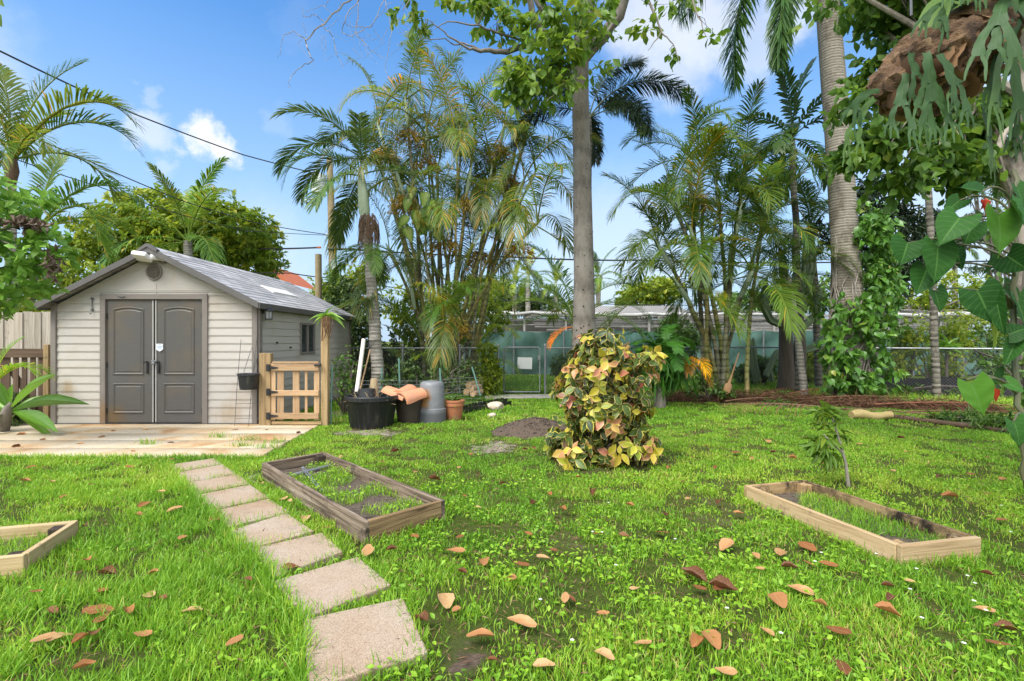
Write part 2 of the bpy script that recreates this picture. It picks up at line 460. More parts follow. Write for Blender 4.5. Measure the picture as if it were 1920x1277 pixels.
M['terracotta'] = pmat('terracotta', (.40, .15, .065), (.33, .115, .05), 5, .75, .1, dirt=(.30, .17, .10), dscale=2.5)
M['tile_clay'] = pmat('roof_tile_clay', (.58, .255, .135), (.49, .20, .10), 5, .8, .15, dirt=(.42, .22, .14), dscale=3)
M['pipe'] = pmat('white_pipe', (.70, .66, .58), (.60, .56, .48), 5, .5, .05, dirt=(.40, .33, .22), dscale=3)
M['rock'] = pmat('pale_rock', (.62, .52, .40), (.45, .36, .27), 5, .85, .5, dist=.02, c3=(.7, .62, .52))
M['concrete'] = pmat('grey_concrete', (.36, .335, .30), (.27, .25, .22), 6, .9, .3, dist=.006)
M['pole_wood'] = trunkmat('pole_wood', (.20, .155, .085), (.31, .25, .145), 1.0, .3, ringc=.05)
M['can'] = pmat('transformer_grey', (.48, .49, .50), (.42, .43, .44), 4, .5, .05)
M['wire'] = pmat('cable_black', (.015, .015, .016), (.02, .02, .02), 4, .6, 0)
M['screen'] = pmat('green_windscreen', (.075, .165, .135), (.05, .125, .10), 1.4, .75, .6, (1, 1, .5), .05, c3=(.11, .205, .175))
M['lath'] = pmat('grey_lath', (.36, .345, .32), (.22, .21, .195), 7, .9, .4, (1, 1, 6))
M['back'] = pmat('dark_shade_cloth', (.12, .12, .11), (.2, .195, .18), 4, .9, .2, (1, 1, 5))
M['tarp'] = pmat('white_tarp', (.50, .495, .47), (.3, .295, .275), 3, .6, .4)
M['black_cloth'] = pmat('black_cloth', (.008, .008, .009), (.016, .016, .016), 6, .9, .2)
M['orange_roof'] = pmat('orange_roof', (.45, .12, .04), (.36, .09, .03), 6, .8, .2)
M['plaster'] = pmat('cream_plaster', (.6, .54, .42), (.55, .49, .38), 3, .9, .1)
M['straw'] = pmat('broom_straw', (.42, .33, .19), (.30, .22, .12), 10, .9, .3, (4, 4, 1))
M['garden_green'] = pmat('green_steel', (.10, .22, .18), (.14, .26, .21), 8, .5, .1)
M['sign'] = pmat('blank_sign', (.66, .67, .66), (.58, .59, .58), 3, .5, 0)

def roofmat():
    m, nt, b = _mat('shingle')
    t = nt.nodes.new('ShaderNodeTexCoord')
    br = nt.nodes.new('ShaderNodeTexBrick'); mp = nt.nodes.new('ShaderNodeMapping')
    mp.inputs['Rotation'].default_value = (0, 0, R_(90))
    nt.links.new(t.outputs['Object'], mp.inputs['Vector']); nt.links.new(mp.outputs[0], br.inputs['Vector'])
    br.inputs['Scale'].default_value = 1; br.inputs['Brick Width'].default_value = .32; br.inputs['Row Height'].default_value = .1415
    br.inputs['Mortar Size'].default_value = .006; br.inputs['Bias'].default_value = 0
    br.inputs['Color1'].default_value = (.50, .49, .485, 1); br.inputs['Color2'].default_value = (.32, .315, .315, 1)
    br.inputs['Mortar'].default_value = (.08, .08, .085, 1)
    n = _noise(nt, t.outputs['Object'], 3, 5, .7)
    r = _ramp(nt, [(.3, (.7, .7, .72)), (.7, (1.1, 1.08, 1.07))]); nt.links.new(n.outputs['Fac'], r.inputs['Fac'])
    c = _mix(nt, br.outputs['Color'], r.outputs['Color'], 1, 'MULTIPLY')
    nt.links.new(c, b.inputs['Base Color']); b.inputs['Roughness'].default_value = .62
    n3 = _noise(nt, t.outputs['Object'], 120, 3); _bump(nt, b, n3.outputs['Fac'], .3, .004)
    return m
M['shingle'] = roofmat()

def slabmat():
    m, nt, b = _mat('paver')
    inf = nt.nodes.new('ShaderNodeObjectInfo'); t = nt.nodes.new('ShaderNodeTexCoord')
    g = nt.nodes.new('ShaderNodeNewGeometry')
    n = _noise(nt, g.outputs['Position'], 2.2, 6, .65); n2 = _noise(nt, g.outputs['Position'], 190, 2, .5)
    r = _ramp(nt, [(.3, (.32, .225, .15)), (.5, (.365, .285, .21)), (.72, (.385, .325, .26))])
    ad = _math(nt, 'ADD', n.outputs['Fac'], _math(nt, 'MULTIPLY', _math(nt, 'SUBTRACT', inf.outputs['Random'], .5), .12))
    nt.links.new(ad, r.inputs['Fac'])
    r2 = _ramp(nt, [(.32, (.62, .58, .54)), (.62, (1.12, 1.1, 1.08))]); nt.links.new(n2.outputs['Fac'], r2.inputs['Fac'])
    c = _mix(nt, r.outputs['Color'], r2.outputs['Color'], 1, 'MULTIPLY')
    n4 = _noise(nt, g.outputs['Position'], 5, 6, .75)
    r4 = _ramp(nt, [(.56, (0, 0, 0)), (.74, (1, 1, 1))]); nt.links.new(n4.outputs['Fac'], r4.inputs['Fac'])
    c = _mix(nt, c, (.20, .165, .12), _math(nt, 'MULTIPLY', r4.outputs['Color'], .75))
    nt.links.new(c, b.inputs['Base Color']); b.inputs['Roughness'].default_value = .9; b.inputs['Specular IOR Level'].default_value = .2
    _bump(nt, b, n2.outputs['Fac'], .5, .004)
    return m
M['slab'] = slabmat()

def patiomat():
    m, nt, b = _mat('patio_stone')
    inf = nt.nodes.new('ShaderNodeObjectInfo'); g = nt.nodes.new('ShaderNodeNewGeometry')
    n = _noise(nt, g.outputs['Position'], 1.1, 6, .62); n.inputs['Distortion'].default_value = .8
    r = _ramp(nt, [(.28, (.38, .225, .11)), (.40, (.47, .345, .205)), (.52, (.49, .41, .29)), (.75, (.50, .45, .355))])
    at = nt.nodes.new('ShaderNodeAttribute'); at.attribute_name = 'lf'
    sp = nt.nodes.new('ShaderNodeSeparateXYZ'); nt.links.new(at.outputs['Vector'], sp.inputs[0])
    nt.links.new(_math(nt, 'ADD', n.outputs['Fac'], _math(nt, 'MULTIPLY', _math(nt, 'SUBTRACT', sp.outputs[0], .5), .22)), r.inputs['Fac'])
    n2 = _noise(nt, g.outputs['Position'], 40, 5, .7)
    r2 = _ramp(nt, [(.3, (.8, .78, .75)), (.65, (1.05, 1.05, 1.05))]); nt.links.new(n2.outputs['Fac'], r2.inputs['Fac'])
    c = _mix(nt, r.outputs['Color'], r2.outputs['Color'], 1, 'MULTIPLY')
    nt.links.new(c, b.inputs['Base Color']); b.inputs['Roughness'].default_value = .85; b.inputs['Specular IOR Level'].default_value = .25
    _bump(nt, b, n2.outputs['Fac'], .4, .006)
    return m
M['patio'] = patiomat()

def rustmat():
    m, nt, b = _mat('rusty_can')
    t = nt.nodes.new('ShaderNodeTexCoord'); sp = nt.nodes.new('ShaderNodeSeparateXYZ'); nt.links.new(t.outputs['Object'], sp.inputs[0])
    n = _noise(nt, t.outputs['Object'], 6, 5, .7)
    # a rust run on the left flank of the can, above a paler tide mark
    a = _math(nt, 'MULTIPLY', _math(nt, 'SUBTRACT', .03, _math(nt, 'ADD', sp.outputs[0], _math(nt, 'MULTIPLY', _math(nt, 'SUBTRACT', n.outputs['Fac'], .5), .25))), 14, True)
    h = _math(nt, 'MULTIPLY', _math(nt, 'SUBTRACT', sp.outputs[2], .23), 14, True)
    h2 = _math(nt, 'MULTIPLY', _math(nt, 'SUBTRACT', .60, sp.outputs[2]), 14, True)
    f = _math(nt, 'MULTIPLY', _math(nt, 'MULTIPLY', a, h), h2)
    r = _ramp(nt, [(.3, (.13, .135, .145)), (.7, (.21, .215, .22))]); nt.links.new(n.outputs['Fac'], r.inputs['Fac'])
    lo = _math(nt, 'MULTIPLY', _math(nt, 'SUBTRACT', .2, sp.outputs[2]), 20, True)
    c = _mix(nt, r.outputs['Color'], (.085, .088, .095), lo)
    rr = _ramp(nt, [(.35, (.20, .075, .02)), (.6, (.34, .17, .06))]); nt.links.new(n.outputs['Fac'], rr.inputs['Fac'])
    c = _mix(nt, c, rr.outputs['Color'], f)
    nt.links.new(c, b.inputs['Base Color']); b.inputs['Roughness'].default_value = .5
    return m
M['can_rust'] = rustmat()

def tubmat():
    m, nt, b = _mat('tub_black')
    n = _noise(nt, _map(nt, (14, 14, 1.0)), 1.4, 5, .7)
    r = _ramp(nt, [(.5, (.010, .011, .013)), (.62, (.028, .028, .026)), (.74, (.11, .10, .07))]); nt.links.new(n.outputs['Fac'], r.inputs['Fac'])
    nt.links.new(r.outputs['Color'], b.inputs['Base Color']); b.inputs['Roughness'].default_value = .48
    return m
M['tub'] = tubmat()

# ======================= ground, patio, path =======================
def groundmat():
    m, nt, b = _mat('lawn_soil')
    g = nt.nodes.new('ShaderNodeNewGeometry')
    n = _noise(nt, g.outputs['Position'], .8, 6, .6); n2 = _noise(nt, g.outputs['Position'], 14, 6, .7)
    r = _ramp(nt, [(.35, (.055, .10, .012)), (.55, (.085, .105, .025)), (.7, (.20, .165, .10))])
    nt.links.new(_math(nt, 'ADD', _math(nt, 'MULTIPLY', n.outputs['Fac'], .6), _math(nt, 'MULTIPLY', n2.outputs['Fac'], .4)), r.inputs['Fac'])
    n3 = _noise(nt, g.outputs['Position'], 150, 3, .7); r3 = _ramp(nt, [(.30, (.25, .25, .25)), (.48, (1, 1, 1)), (.62, (1.3, 1.25, 1.1)), (.72, (2.6, 2.2, 1.6))]); nt.links.new(n3.outputs['Fac'], r3.inputs['Fac'])
    nt.links.new(_mix(nt, r.outputs['Color'], r3.outputs['Color'], 1, 'MULTIPLY'), b.inputs['Base Color']); b.inputs['Roughness'].default_value = .95; b.inputs['Specular IOR Level'].default_value = .1
    _bump(nt, b, _math(nt, 'ADD', n2.outputs['Fac'], _math(nt, 'MULTIPLY', n3.outputs['Fac'], .4)), 1.0, .04)
    return m
M['ground'] = groundmat()
xs = sorted(set([-400, -150, -60] + list(np.arange(-24, 24.1, 2.0)) + [60, 150, 400])); ys = sorted(set([-60, -20] + list(np.arange(-4, 30.1, 2.0)) + [60, 150, 600]))
gm = MB(); gv = [(x, y, 0) for y in ys for x in xs]; nx = len(xs)
gm.add(gv, [(j * nx + i, j * nx + i + 1, (j + 1) * nx + i + 1, (j + 1) * nx + i) for j in range(len(ys) - 1) for i in range(nx - 1)])
tag(gm.obj('ground', M['ground']), 'lawn soil of the back yard', None, None, 'structure')

# bare sandy dirt patches: thin irregular sheets a few mm above the lawn soil
M['sand'] = pmat('bare_sand', (.17, .15, .085), (.21, .175, .125), 5, .95, .7, dist=.02, c3=(.33, .29, .24))
DIRT = []
def feathermat(name, c1, c2, c3):
    m, nt, b = _mat(name); g = nt.nodes.new('ShaderNodeNewGeometry')
    at = nt.nodes.new('ShaderNodeAttribute'); at.attribute_name = 'lf'; sp = nt.nodes.new('ShaderNodeSeparateXYZ'); nt.links.new(at.outputs['Vector'], sp.inputs[0])
    n = _noise(nt, g.outputs['Position'], 9, 6, .7); n2 = _noise(nt, g.outputs['Position'], 45, 4, .7)
    r = _ramp(nt, [(.35, c1), (.55, c2), (.7, c3)]); nt.links.new(_math(nt, 'ADD', _math(nt, 'MULTIPLY', n.outputs['Fac'], .6), _math(nt, 'MULTIPLY', n2.outputs['Fac'], .4)), r.inputs['Fac'])
    f = _math(nt, 'MULTIPLY', _math(nt, 'SUBTRACT', _math(nt, 'ADD', _math(nt, 'SUBTRACT', 1.0, sp.outputs[1]), _math(nt, 'MULTIPLY', _math(nt, 'SUBTRACT', n.outputs['Fac'], .5), 2.2)), .42), 4, True)
    c = _mix(nt, (.055, .068, .018), r.outputs['Color'], f)
    nt.links.new(c, b.inputs['Base Color']); b.inputs['Roughness'].default_value = .95; b.inputs['Specular IOR Level'].default_value = .1
    _bump(nt, b, n2.outputs['Fac'], .8, .02); return m
M['sand'] = feathermat('bare_sand', (.16, .13, .085), (.27, .235, .185), (.36, .325, .28))
M['mulchbed'] = feathermat('mulch_bed', (.045, .032, .022), (.095, .07, .05), (.17, .13, .095))
def dirt_patch(cx, cy, rx, ry, seed, z=.004, mat=None, name='bare_dirt'):
    rs = np.random.RandomState(seed); n = 40; ph = rs.uniform(0, 6.28, 4); V = [(cx, cy, z)]; Aa = [(0, 0, 0)]; Q = []
    for q in range(1, 6):
        for k in range(n):
            a = 2 * math.pi * k / n
            r = 1.25 * q / 5 * (1 + .18 * math.sin(2 * a + ph[0]) + .12 * math.sin(3 * a + ph[1]) + .09 * math.sin(5 * a + ph[2]))
            V.append((cx + rx * r * math.cos(a), cy + ry * r * math.sin(a), z)); Aa.append((0, q / 5, 0))
    for q in range(4):
        for k in range(n): Q.append((1 + q * n + k, 1 + (q + 1) * n + k, 1 + (q + 1) * n + (k + 1) % n, 1 + q * n + (k + 1) % n))
    for k in range(0, n, 2): Q.append((0, 1 + k, 1 + k + 1, 1 + (k + 2) % n))
    o = np_obj(name, (np.array(V), np.array(Q), np.array(Aa)), mat or M['sand'], smooth=False); tag(o, 'bare sandy earth showing through the lawn', None, None, 'structure')
    DIRT.append((cx, cy, rx, ry)); return o
g = G(690, 812); dirt_patch(g.x, g.y, .75, .35, 3)
g = G(905, 840); dirt_patch(g.x + .15, g.y, .4, .5, 4, .005)
g = G(760, 775); dirt_patch(g.x, g.y + .2, .9, .3, 9, .005)
g = G(640, 775); dirt_patch(g.x, g.y, .35, .9, 5, .006)
g = G(1300, 755); dirt_patch(g.x + .3, 12.2, 2.9, .85, 6, .004)
g = G(1640, 765); dirt_patch(g.x, 11.6, 2.6, 1.2, 8, .006)
g = G(1150, 865); dirt_patch(1.05, 5.85, .75, .45, 11, .006, M['mulchbed'], 'mulch_bed')
g = G(455, 905); dirt_patch(g.x - .05, g.y, .16, .5, 12, .005)
g = G(875, 1215); dirt_patch(-.2, 2.24, .12, .1, 13, .005, M['mulchbed'], 'mulch_bed')

# patio of large flagstones in front of the shed
pz = .035
rs = np.random.RandomState(5)
pv = []; pq = []; pa = []
def patio_quad(poly):
    """one stone with a slightly rounded rim; all stones are one surface"""
    c = np.mean(poly, 0); n0 = len(pv); r = rs.rand()
    out = [c + (p - c) * (1 - .012 / max(.15, np.linalg.norm(p - c))) for p in poly]
    inn = [c + (p - c) * (1 - .024 / max(.15, np.linalg.norm(p - c))) for p in poly]
    for p in out: pv.append((p[0], p[1], -.02)); pa.append((r, 0, 0))
    for p in out: pv.append((p[0], p[1], pz - .008)); pa.append((r, 0, 0))
    for p in inn: pv.append((p[0], p[1], pz)); pa.append((r, 0, 0))
    for k in range(4):
        k2 = (k + 1) % 4
        pq.append((n0 + k, n0 + k2, n0 + 4 + k2, n0 + 4 + k)); pq.append((n0 + 4 + k, n0 + 4 + k2, n0 + 8 + k2, n0 + 8 + k))
    pq.append((n0 + 8, n0 + 9, n0 + 10, n0 + 11))
fl = G(0, 856, pz).y; bk = 8.55
rows = np.linspace(fl, bk, 6); sk = 0.55
def right_edge(y): # patio's right edge slants outward to the back
    a = G(492, 853, pz); b_ = G(598, 797, pz)
    return a.x + (b_.x - a.x) * (y - a.y) / (b_.y - a.y)
for j in range(5):
    y0, y1 = rows[j], rows[j + 1]
    xe0, xe1 = right_edge(y0), right_edge(y1)
    xr = -12.0 + (j % 2) * .45
    while True:
        wd = rs.choice([.6, .62, .95]); xn = xr + wd
        last = xn > min(xe0, xe1) - .35
        # the courses lean a little, as laid
        s0, s1 = sk * (y0 - fl), sk * (y1 - fl)
        q = [(xr + s0, y0), (xn + s0, y0), (xn + s1, y1), (xr + s1, y1)]
        if xn + s1 > min(xe0, xe1) - .25: q[1] = (xe0, y0); q[2] = (xe1, y1); last = True
        else: last = False
        patio_quad(np.array(q))
        xr = xn
        if last: break
o = np_obj('patio', (np.array(pv), np.array(pq), np.array(pa)), M['patio'], smooth=False)
tag(o, 'pink and cream flagstone patio in front of the shed', None, None, 'structure')
# dirt seams under the patio
m = MB(); m.prism([(-12.5, fl + .01), (right_edge(fl) - .02, fl + .01), (right_edge(bk) - .02, bk), (-12.5, bk)], -.03, .018, 'XY')
tag(m.obj('patio_bed', M['mulch']), 'earth in the seams of the patio', None, None, 'structure')

SLABS = [
 [(569, 1160), (756, 1120), (803, 1222), (578, 1292)],
 [(515, 1088), (671, 1043), (733, 1095), (571, 1157)],
 [(472, 1028), (604, 998), (643, 1033), (518, 1079)],
 [(429, 995), (538, 961), (588, 995), (468, 1027)],
 [(397, 958), (505, 934), (545, 959), (429, 987)],
 [(367, 928), (469, 908), (505, 932), (397, 955)],
 [(343, 906), (446, 888), (469, 906), (366, 926)],
 [(331, 886), (417, 870), (444, 887), (342, 905)],
 [(312, 872), (404, 858.5), (417, 869), (329, 884.5)],
]
SL_LABEL = ['bottom paving slab of the path, the widest one, nearest the camera and cut by the lower frame edge',
 'large clean paving slab second from the bottom of the path with a weedy gap below it',
 'paving slab with a brown curled leaf on its lower edge beside the front planter corner',
 'paving slab with a brown leaf near its left end and grass along its lower joint',
 'paving slab fifth up the path from the camera, with a leaf at its lower left corner',
 'paving slab in the middle of the path level with the middle of the weathered planter',
 'narrow paving slab third from the patio end of the path, beside the far planter corner',
 'narrow paving slab second from the patio end of the path with thin grass on it',
 'pinkish last paving slab of the path touching the patio, a dark leaf at its left end']
SLAB_W = []
for i, q in enumerate(SLABS):
    z = .04 + .004 * (i % 2)
    pts = [G(x, y, z) for x, y in q]
    # square each slab up a little: real pavers are rectangles
    c = sum(pts, Vector()) / 4
    m = MB()
    b = bmesh.new()
    vt = [b.verts.new((p.x, p.y, z)) for p in pts]; vb = [b.verts.new((p.x, p.y, -.02)) for p in pts]
    b.faces.new(vt); b.faces.new(list(reversed(vb)))
    for k in range(4): b.faces.new((vt[k], vb[k], vb[(k + 1) % 4], vt[(k + 1) % 4]))
    bmesh.ops.bevel(b, geom=[e for e in b.edges], offset=.008, segments=2, profile=.5, affect='EDGES')
    m.bm(b); b.free()
    o = m.obj('paving_slab', M['slab'], origin=(c.x, c.y, 0))
    tag(o, SL_LABEL[i], 'paving slab', 'stepping slabs of the garden path')
    SLAB_W.append([(p.x, p.y) for p in pts])

# ======================= shed =======================
SX0, SX1, SY0, SY1 = -7.53, -4.18, 8.4, 13.2
WALLH = 2.03; XC = -5.835; RZ = 2.90
shed = thing('garden_shed', 'beige clapboard garden shed with grey double doors and shingled gable roof', 'shed', (XC, SY0, 0))
def clap(mb, x0, x1, z0, z1, y, pitch=.131, axis='y', out=-1, t=.013, clip=False):
    """clapboard: saw-tooth courses facing -Y (axis y) or +X (axis x)"""
    z = z0
    while z < z1 - 1e-4:
        zt = min(z + pitch, z1)
        prof = [(0, z + .012), (t * .6, z + .004), (t, z), (t * .98, z + .012), (.003, zt - .003), (0, zt)]
        prof = [(t, z), (t, z + .02), (.002, zt - .006), (.0, zt)]
        # bottom lip
        if axis == 'y':
            lim = lambda x, zz: min(max(x, XC - (RZ - .06 - zz) / .525), XC + (RZ - .06 - zz) / .525) if clip else x
            vs = [(lim(x0, z), y, z)] + [(lim(x0, zz), y + out * d, zz) for d, zz in prof] + [(lim(x1, z), y, z)] + [(lim(x1, zz), y + out * d, zz) for d, zz in prof]
        else:
            vs = [(y, x0, z)] + [(y + out * d, x0, zz) for d, zz in prof] + [(y, x1, z)] + [(y + out * d, x1, zz) for d, zz in prof]
        n = len(prof) + 1
        mb.add(vs, [(k, k + 1, n + k + 1, n + k) for k in range(n - 1)])
        z = zt
def sh(name, mb, mat, parent=None, smooth=False): return mb.obj(name, mat, parent or shed, smooth)
DX0, DX1 = (190 - 960) * 8.4 / F, (391 - 960) * 8.4 / F
DTOP = 1.4 + (638.5 - 551.5) / F * 8.4
def slope_z(x): return RZ - .06 - abs(x - XC) * .525
# front wall: clapboard each side of the doors, smooth gable
m = MB()
clap(m, SX0, DX0, .04, 1.4 + (638.5 - 548) / F * 8.4, SY0, clip=True)
clap(m, DX1, SX1, .04, 1.4 + (638.5 - 548) / F * 8.4, SY0, clip=True)
m.box(((SX0 + SX1) / 2, SY0 + .06, .02), (SX1 - SX0, .12, .04))
zg = 1.4 + (638.5 - 548) / F * 8.4
hw_ = (RZ - .06 - zg) / .525
m.prism([(XC - hw_, zg), (XC + hw_, zg), (XC, slope_z(XC))], SY0 - .006, SY0 + .05)
m.prism([(DX0, DTOP), (DX1, DTOP), (DX1, zg - .001), (DX0, zg - .001)], SY0 + .001, SY0 + .05)
sh('front_wall', m, M['siding'])
# gable moulding: recessed triangular panel outline
gm_ = MB()
gz = 1.4 + (638.5 - 544.5) / F * 8.4
a = Vector(((160 - 960) * 8.4 / F, SY0 - .006, gz)); b_ = Vector(((422 - 960) * 8.4 / F, SY0 - .006, gz)); ap = Vector((XC, SY0 - .006, slope_z(XC) - .17))
for p, q in ((a, b_), (a, ap), (ap, b_)):
    d = (q - p); L = d.length; an = math.atan2(d.z, d.x)
    gm_.box((p + q) / 2, (L, .012, .016), Matrix.Rotation(-an, 3, 'Y'), .003)
gm_.box((XC, SY0 - .008, (gz + zg) / 2 + .15), (.006, .006, .5))
sh('gable_moulding', gm_, M['siding'])
# side wall
m = MB()
W0, W1 = 10.06, 10.80; WZ0, WZ1 = 1.13, 1.755
clap(m, SY0 + .02, W0, .04, 2.0, SX1, axis='x', out=1)
clap(m, W1, SY1, .04, 2.0, SX1, axis='x', out=1)
zz = .04 + .131 * 8
clap(m, W0, W1, .04, zz, SX1, axis='x', out=1)
m.box((SX1 - .03, (W0 + W1) / 2, (zz + 2.0) / 2), (.06, W1 - W0, 2.0 - zz))
m.box((SX1 - .05, (SY0 + SY1) / 2, 1.0), (.08, SY1 - SY0 - .04, 2.0))
m.box((SX1 + .005, SY1 - 1.9, 1.05), (.05, .07, 1.95), bev=.006)
sh('side_wall', m, M['siding'])
m = MB(); m.box((SX0 + .03, (SY0 + SY1) / 2, 1.0), (.08, SY1 - SY0 - .02, 2.0)); m.box(((SX0 + SX1) / 2, SY1, 1.0), (SX1 - SX0 - .2, .06, 2.0))
m.prism([(XC - 1.55, 1.99), (XC + 1.55, 1.99), (XC, slope_z(XC))], SY1 - .05, SY1)
sh('back_wall', m, M['siding'])
# corner trims
for cx, cy in ((SX0 + .03, SY0 - .012), (SX1 - .03, SY0 - .012)):
    m = MB(); m.box((cx, cy, 1.0), (.085, .05, 2.04), bev=.006); sh('corner_trim', m, M['trim'])
m = MB(); m.box((SX1 + .012, SY0 + .055, 1.0), (.05, .10, 2.0), bev=.006); sh('corner_trim', m, M['trim'])
m = MB(); m.box((SX1 + .012, SY1 - .06, 1.0), (.05, .10, 2.0), bev=.006); sh('corner_trim', m, M['trim'])
m = MB(); m.box(((SX0 + SX1) / 2, SY0 - .02, .022), (SX1 - SX0 + .02, .04, .045), bev=.004); sh('base_rail', m, M['dark'])
# door frame
m = MB(); fw = .088
m.box(((DX0 + DX1) / 2, SY0 - .012, DTOP - fw / 2), (DX1 - DX0, .05, fw), bev=.005)
for s, x in ((1, DX0), (-1, DX1)):
    m.box((x + s * fw / 2, SY0 - .012, (DTOP - fw) / 2 + .02), (fw, .05, DTOP - fw - .04), bev=.005)
df = sh('door_frame', m, M['trim'])
m = MB(); hx = (265 - 960) * 8.4 / F - .30
for k in range(3): m.lathe([(.0, 0), (.010, .003), (.013, .012), (.006, .02)], (-6.42 + .045 * k, SY0 - .045, DTOP - .035 - .012 * (k % 2)), 8, Matrix.Rotation(R_(90), 3, 'X'))
m.box((-6.38, SY0 - .043, DTOP - .045), (.08, .01, .014), bev=.003)
m.obj('latch', M['steel'], df)
# doors
lx0, lx1 = DX0 + fw + .006, DX1 - fw - .006; xm = (lx0 + lx1) / 2
zt = DTOP - fw - .006
def arch(x0, x1, z0, z1, rise, n=9):
    pts = [(x0, z0), (x1, z0), (x1, z1 - rise)]
    for k in range(1, n): 
        t = k / n; pts.append((x1 + (x0 - x1) * t, z1 - rise + rise * math.sin(math.pi * t)))
    pts.append((x0, z1 - rise)); return pts
def inset(poly, d):
    c = ((min(p[0] for p in poly) + max(p[0] for p in poly)) / 2, (min(p[1] for p in poly) + max(p[1] for p in poly)) / 2)
    hw = (max(p[0] for p in poly) - min(p[0] for p in poly)) / 2; hh = (max(p[1] for p in poly) - min(p[1] for p in poly)) / 2
    return [(c[0] + (p[0] - c[0]) * (hw - d) / hw, c[1] + (p[1] - c[1]) * (hh - d) / hh) for p in poly]
def moulding(mb, poly, y):
    rings = [(0, .0), (.008, -.012), (.018, -.014), (.030, -.002), (.040, .006)]
    vs = []; n = len(poly)
    for d, dy in rings:
        for p in inset(poly, d): vs.append((p[0], y + dy, p[1]))
    fs = []
    for r in range(len(rings) - 1):
        for k in range(n):
            k2 = (k + 1) % n; fs.append((r * n + k, r * n + k2, (r + 1) * n + k2, (r + 1) * n + k))
    # raised field
    rings2 = [(.040, .006), (.060, -.006)]
    n0 = len(vs)
    for d, dy in rings2:
        for p in inset(poly, d): vs.append((p[0], y + dy, p[1]))
    for k in range(n):
        k2 = (k + 1) % n; fs.append((n0 + k, n0 + k2, n0 + n + k2, n0 + n + k))
    fs.append(tuple(range(n0 + n, n0 + 2 * n)))
    mb.add(vs, fs)
yd = SY0 - .004
hz = 1.4 - (682 - 638.5) / F * 8.4
for side, (x0, x1) in enumerate(((lx0, xm - .012), (xm + .012, lx1))):
    m = MB(); m.box(((x0 + x1) / 2, yd + .02, (.05 + zt) / 2), (x1 - x0, .04, zt - .05), bev=.006)
    pc = (x0 + x1) / 2 + (-.03 if side == 0 else .0); hw = .255
    moulding(m, arch(pc - hw, pc + hw, 1.4 - (703 - 638.5) / F * 8.4, 1.4 + (638.5 - 575) / F * 8.4, .035), yd)
    moulding(m, arch(pc - hw, pc + hw, 1.4 - (775 - 638.5) / F * 8.4, 1.4 - (718 - 638.5) / F * 8.4, .004), yd)
    dr = sh('door', m, M['door'])
    hxx = (277.5 - 960) * 8.4 / F if side == 0 else (299 - 960) * 8.4 / F
    m = MB(); m.box((hxx, yd - .014, hz - .06), (.03, .022, .2), bev=.008); m.tube([(hxx, yd - .02, hz + .03), (hxx, yd - .05, hz + .035), (hxx - .045, yd - .055, hz + .02)], [.012, .011, .009], 8)
    m.obj('handle', M['dark'], dr, True)
    m = MB(); m.box(((x1 - .012) if side == 0 else (x0 + .012), yd - .006, (zt + .05) / 2), (.02, .012, zt - .07), bev=.003)
    m.obj('edge_strip', M['strip'], dr)
    for hh in (.25, 1.0, 1.8):
        m = MB(); m.box(((x0 + .006) if side == 0 else (x1 - .006), yd - .008, hh), (.012, .016, .09), bev=.003); m.obj('hinge', M['dark'], dr)
    if side == 1:
        m = MB(); cx, cz = (300.7 - 960) * 8.4 / F, 1.4 - (651.5 - 638.5) / F * 8.4
        s = .058
        pl = [(cx + u * s, cz + v * s) for u, v in ((-.78, 1.05), (.78, 1.05), (1, .8), (.86, .45), (1.0, -.25), (.8, -.75), (.35, -.95), (0, -1.18), (-.35, -.95), (-.8, -.75), (-1.0, -.25), (-.86, .45), (-1, .8))]
        m.prism(pl, yd - .016, yd - .0135)
        st = m.obj('alarm_sticker', M['sticker'], dr); st['label'] = 'white shield alarm sticker with blue lettering bars'
        m = MB(); m.box((cx, yd - .0165, cz + .008), (.08, .002, .012)); m.box((cx, yd - .0165, cz + .045), (.055, .002, .006)); m.box((cx, yd - .0165, cz - .022), (.05, .002, .005))
        m.obj('sticker_print', M['blue'], st)
m = MB(); m.box((xm, yd - .035, hz + .01), (.05, .02, .05), bev=.008); m.tube([(xm - .016, yd - .035, hz + .03), (xm - .013, yd - .035, hz + .06), (xm + .013, yd - .035, hz + .06), (xm + .016, yd - .035, hz + .03)], .004, 6)
m.box((xm, yd - .02, hz + .045), (.09, .01, .025), bev=.004)
sh('padlock', m, M['steel'], None, True)
# vent
m = MB(); vx, vz = (290.5 - 960) * 8.4 / F, 1.4 + (638.5 - 510.5) / F * 8.4
M90 = Matrix.Rotation(R_(90), 3, 'X')
m.lathe([(.133, 0), (.133, .028), (.125, .034), (.112, .03), (.108, .01)], (vx, SY0 - .004, vz), 32, M90)
for k in range(7):
    zz = -.09 + .03 * k; hwid = math.sqrt(max(.0004, .11 ** 2 - zz * zz))
    m.box((vx, SY0 - .02, vz + zz), (2 * hwid, .004, .024), Matrix.Rotation(R_(35), 3, 'X'))
vn = sh('gable_vent', m, M['trim'], None, False)
m = MB(); m.lathe([(0, 0), (.112, 0)], (vx, SY0 - .008, vz), 24, M90); m.obj('vent_backing', M['fascia'], vn)
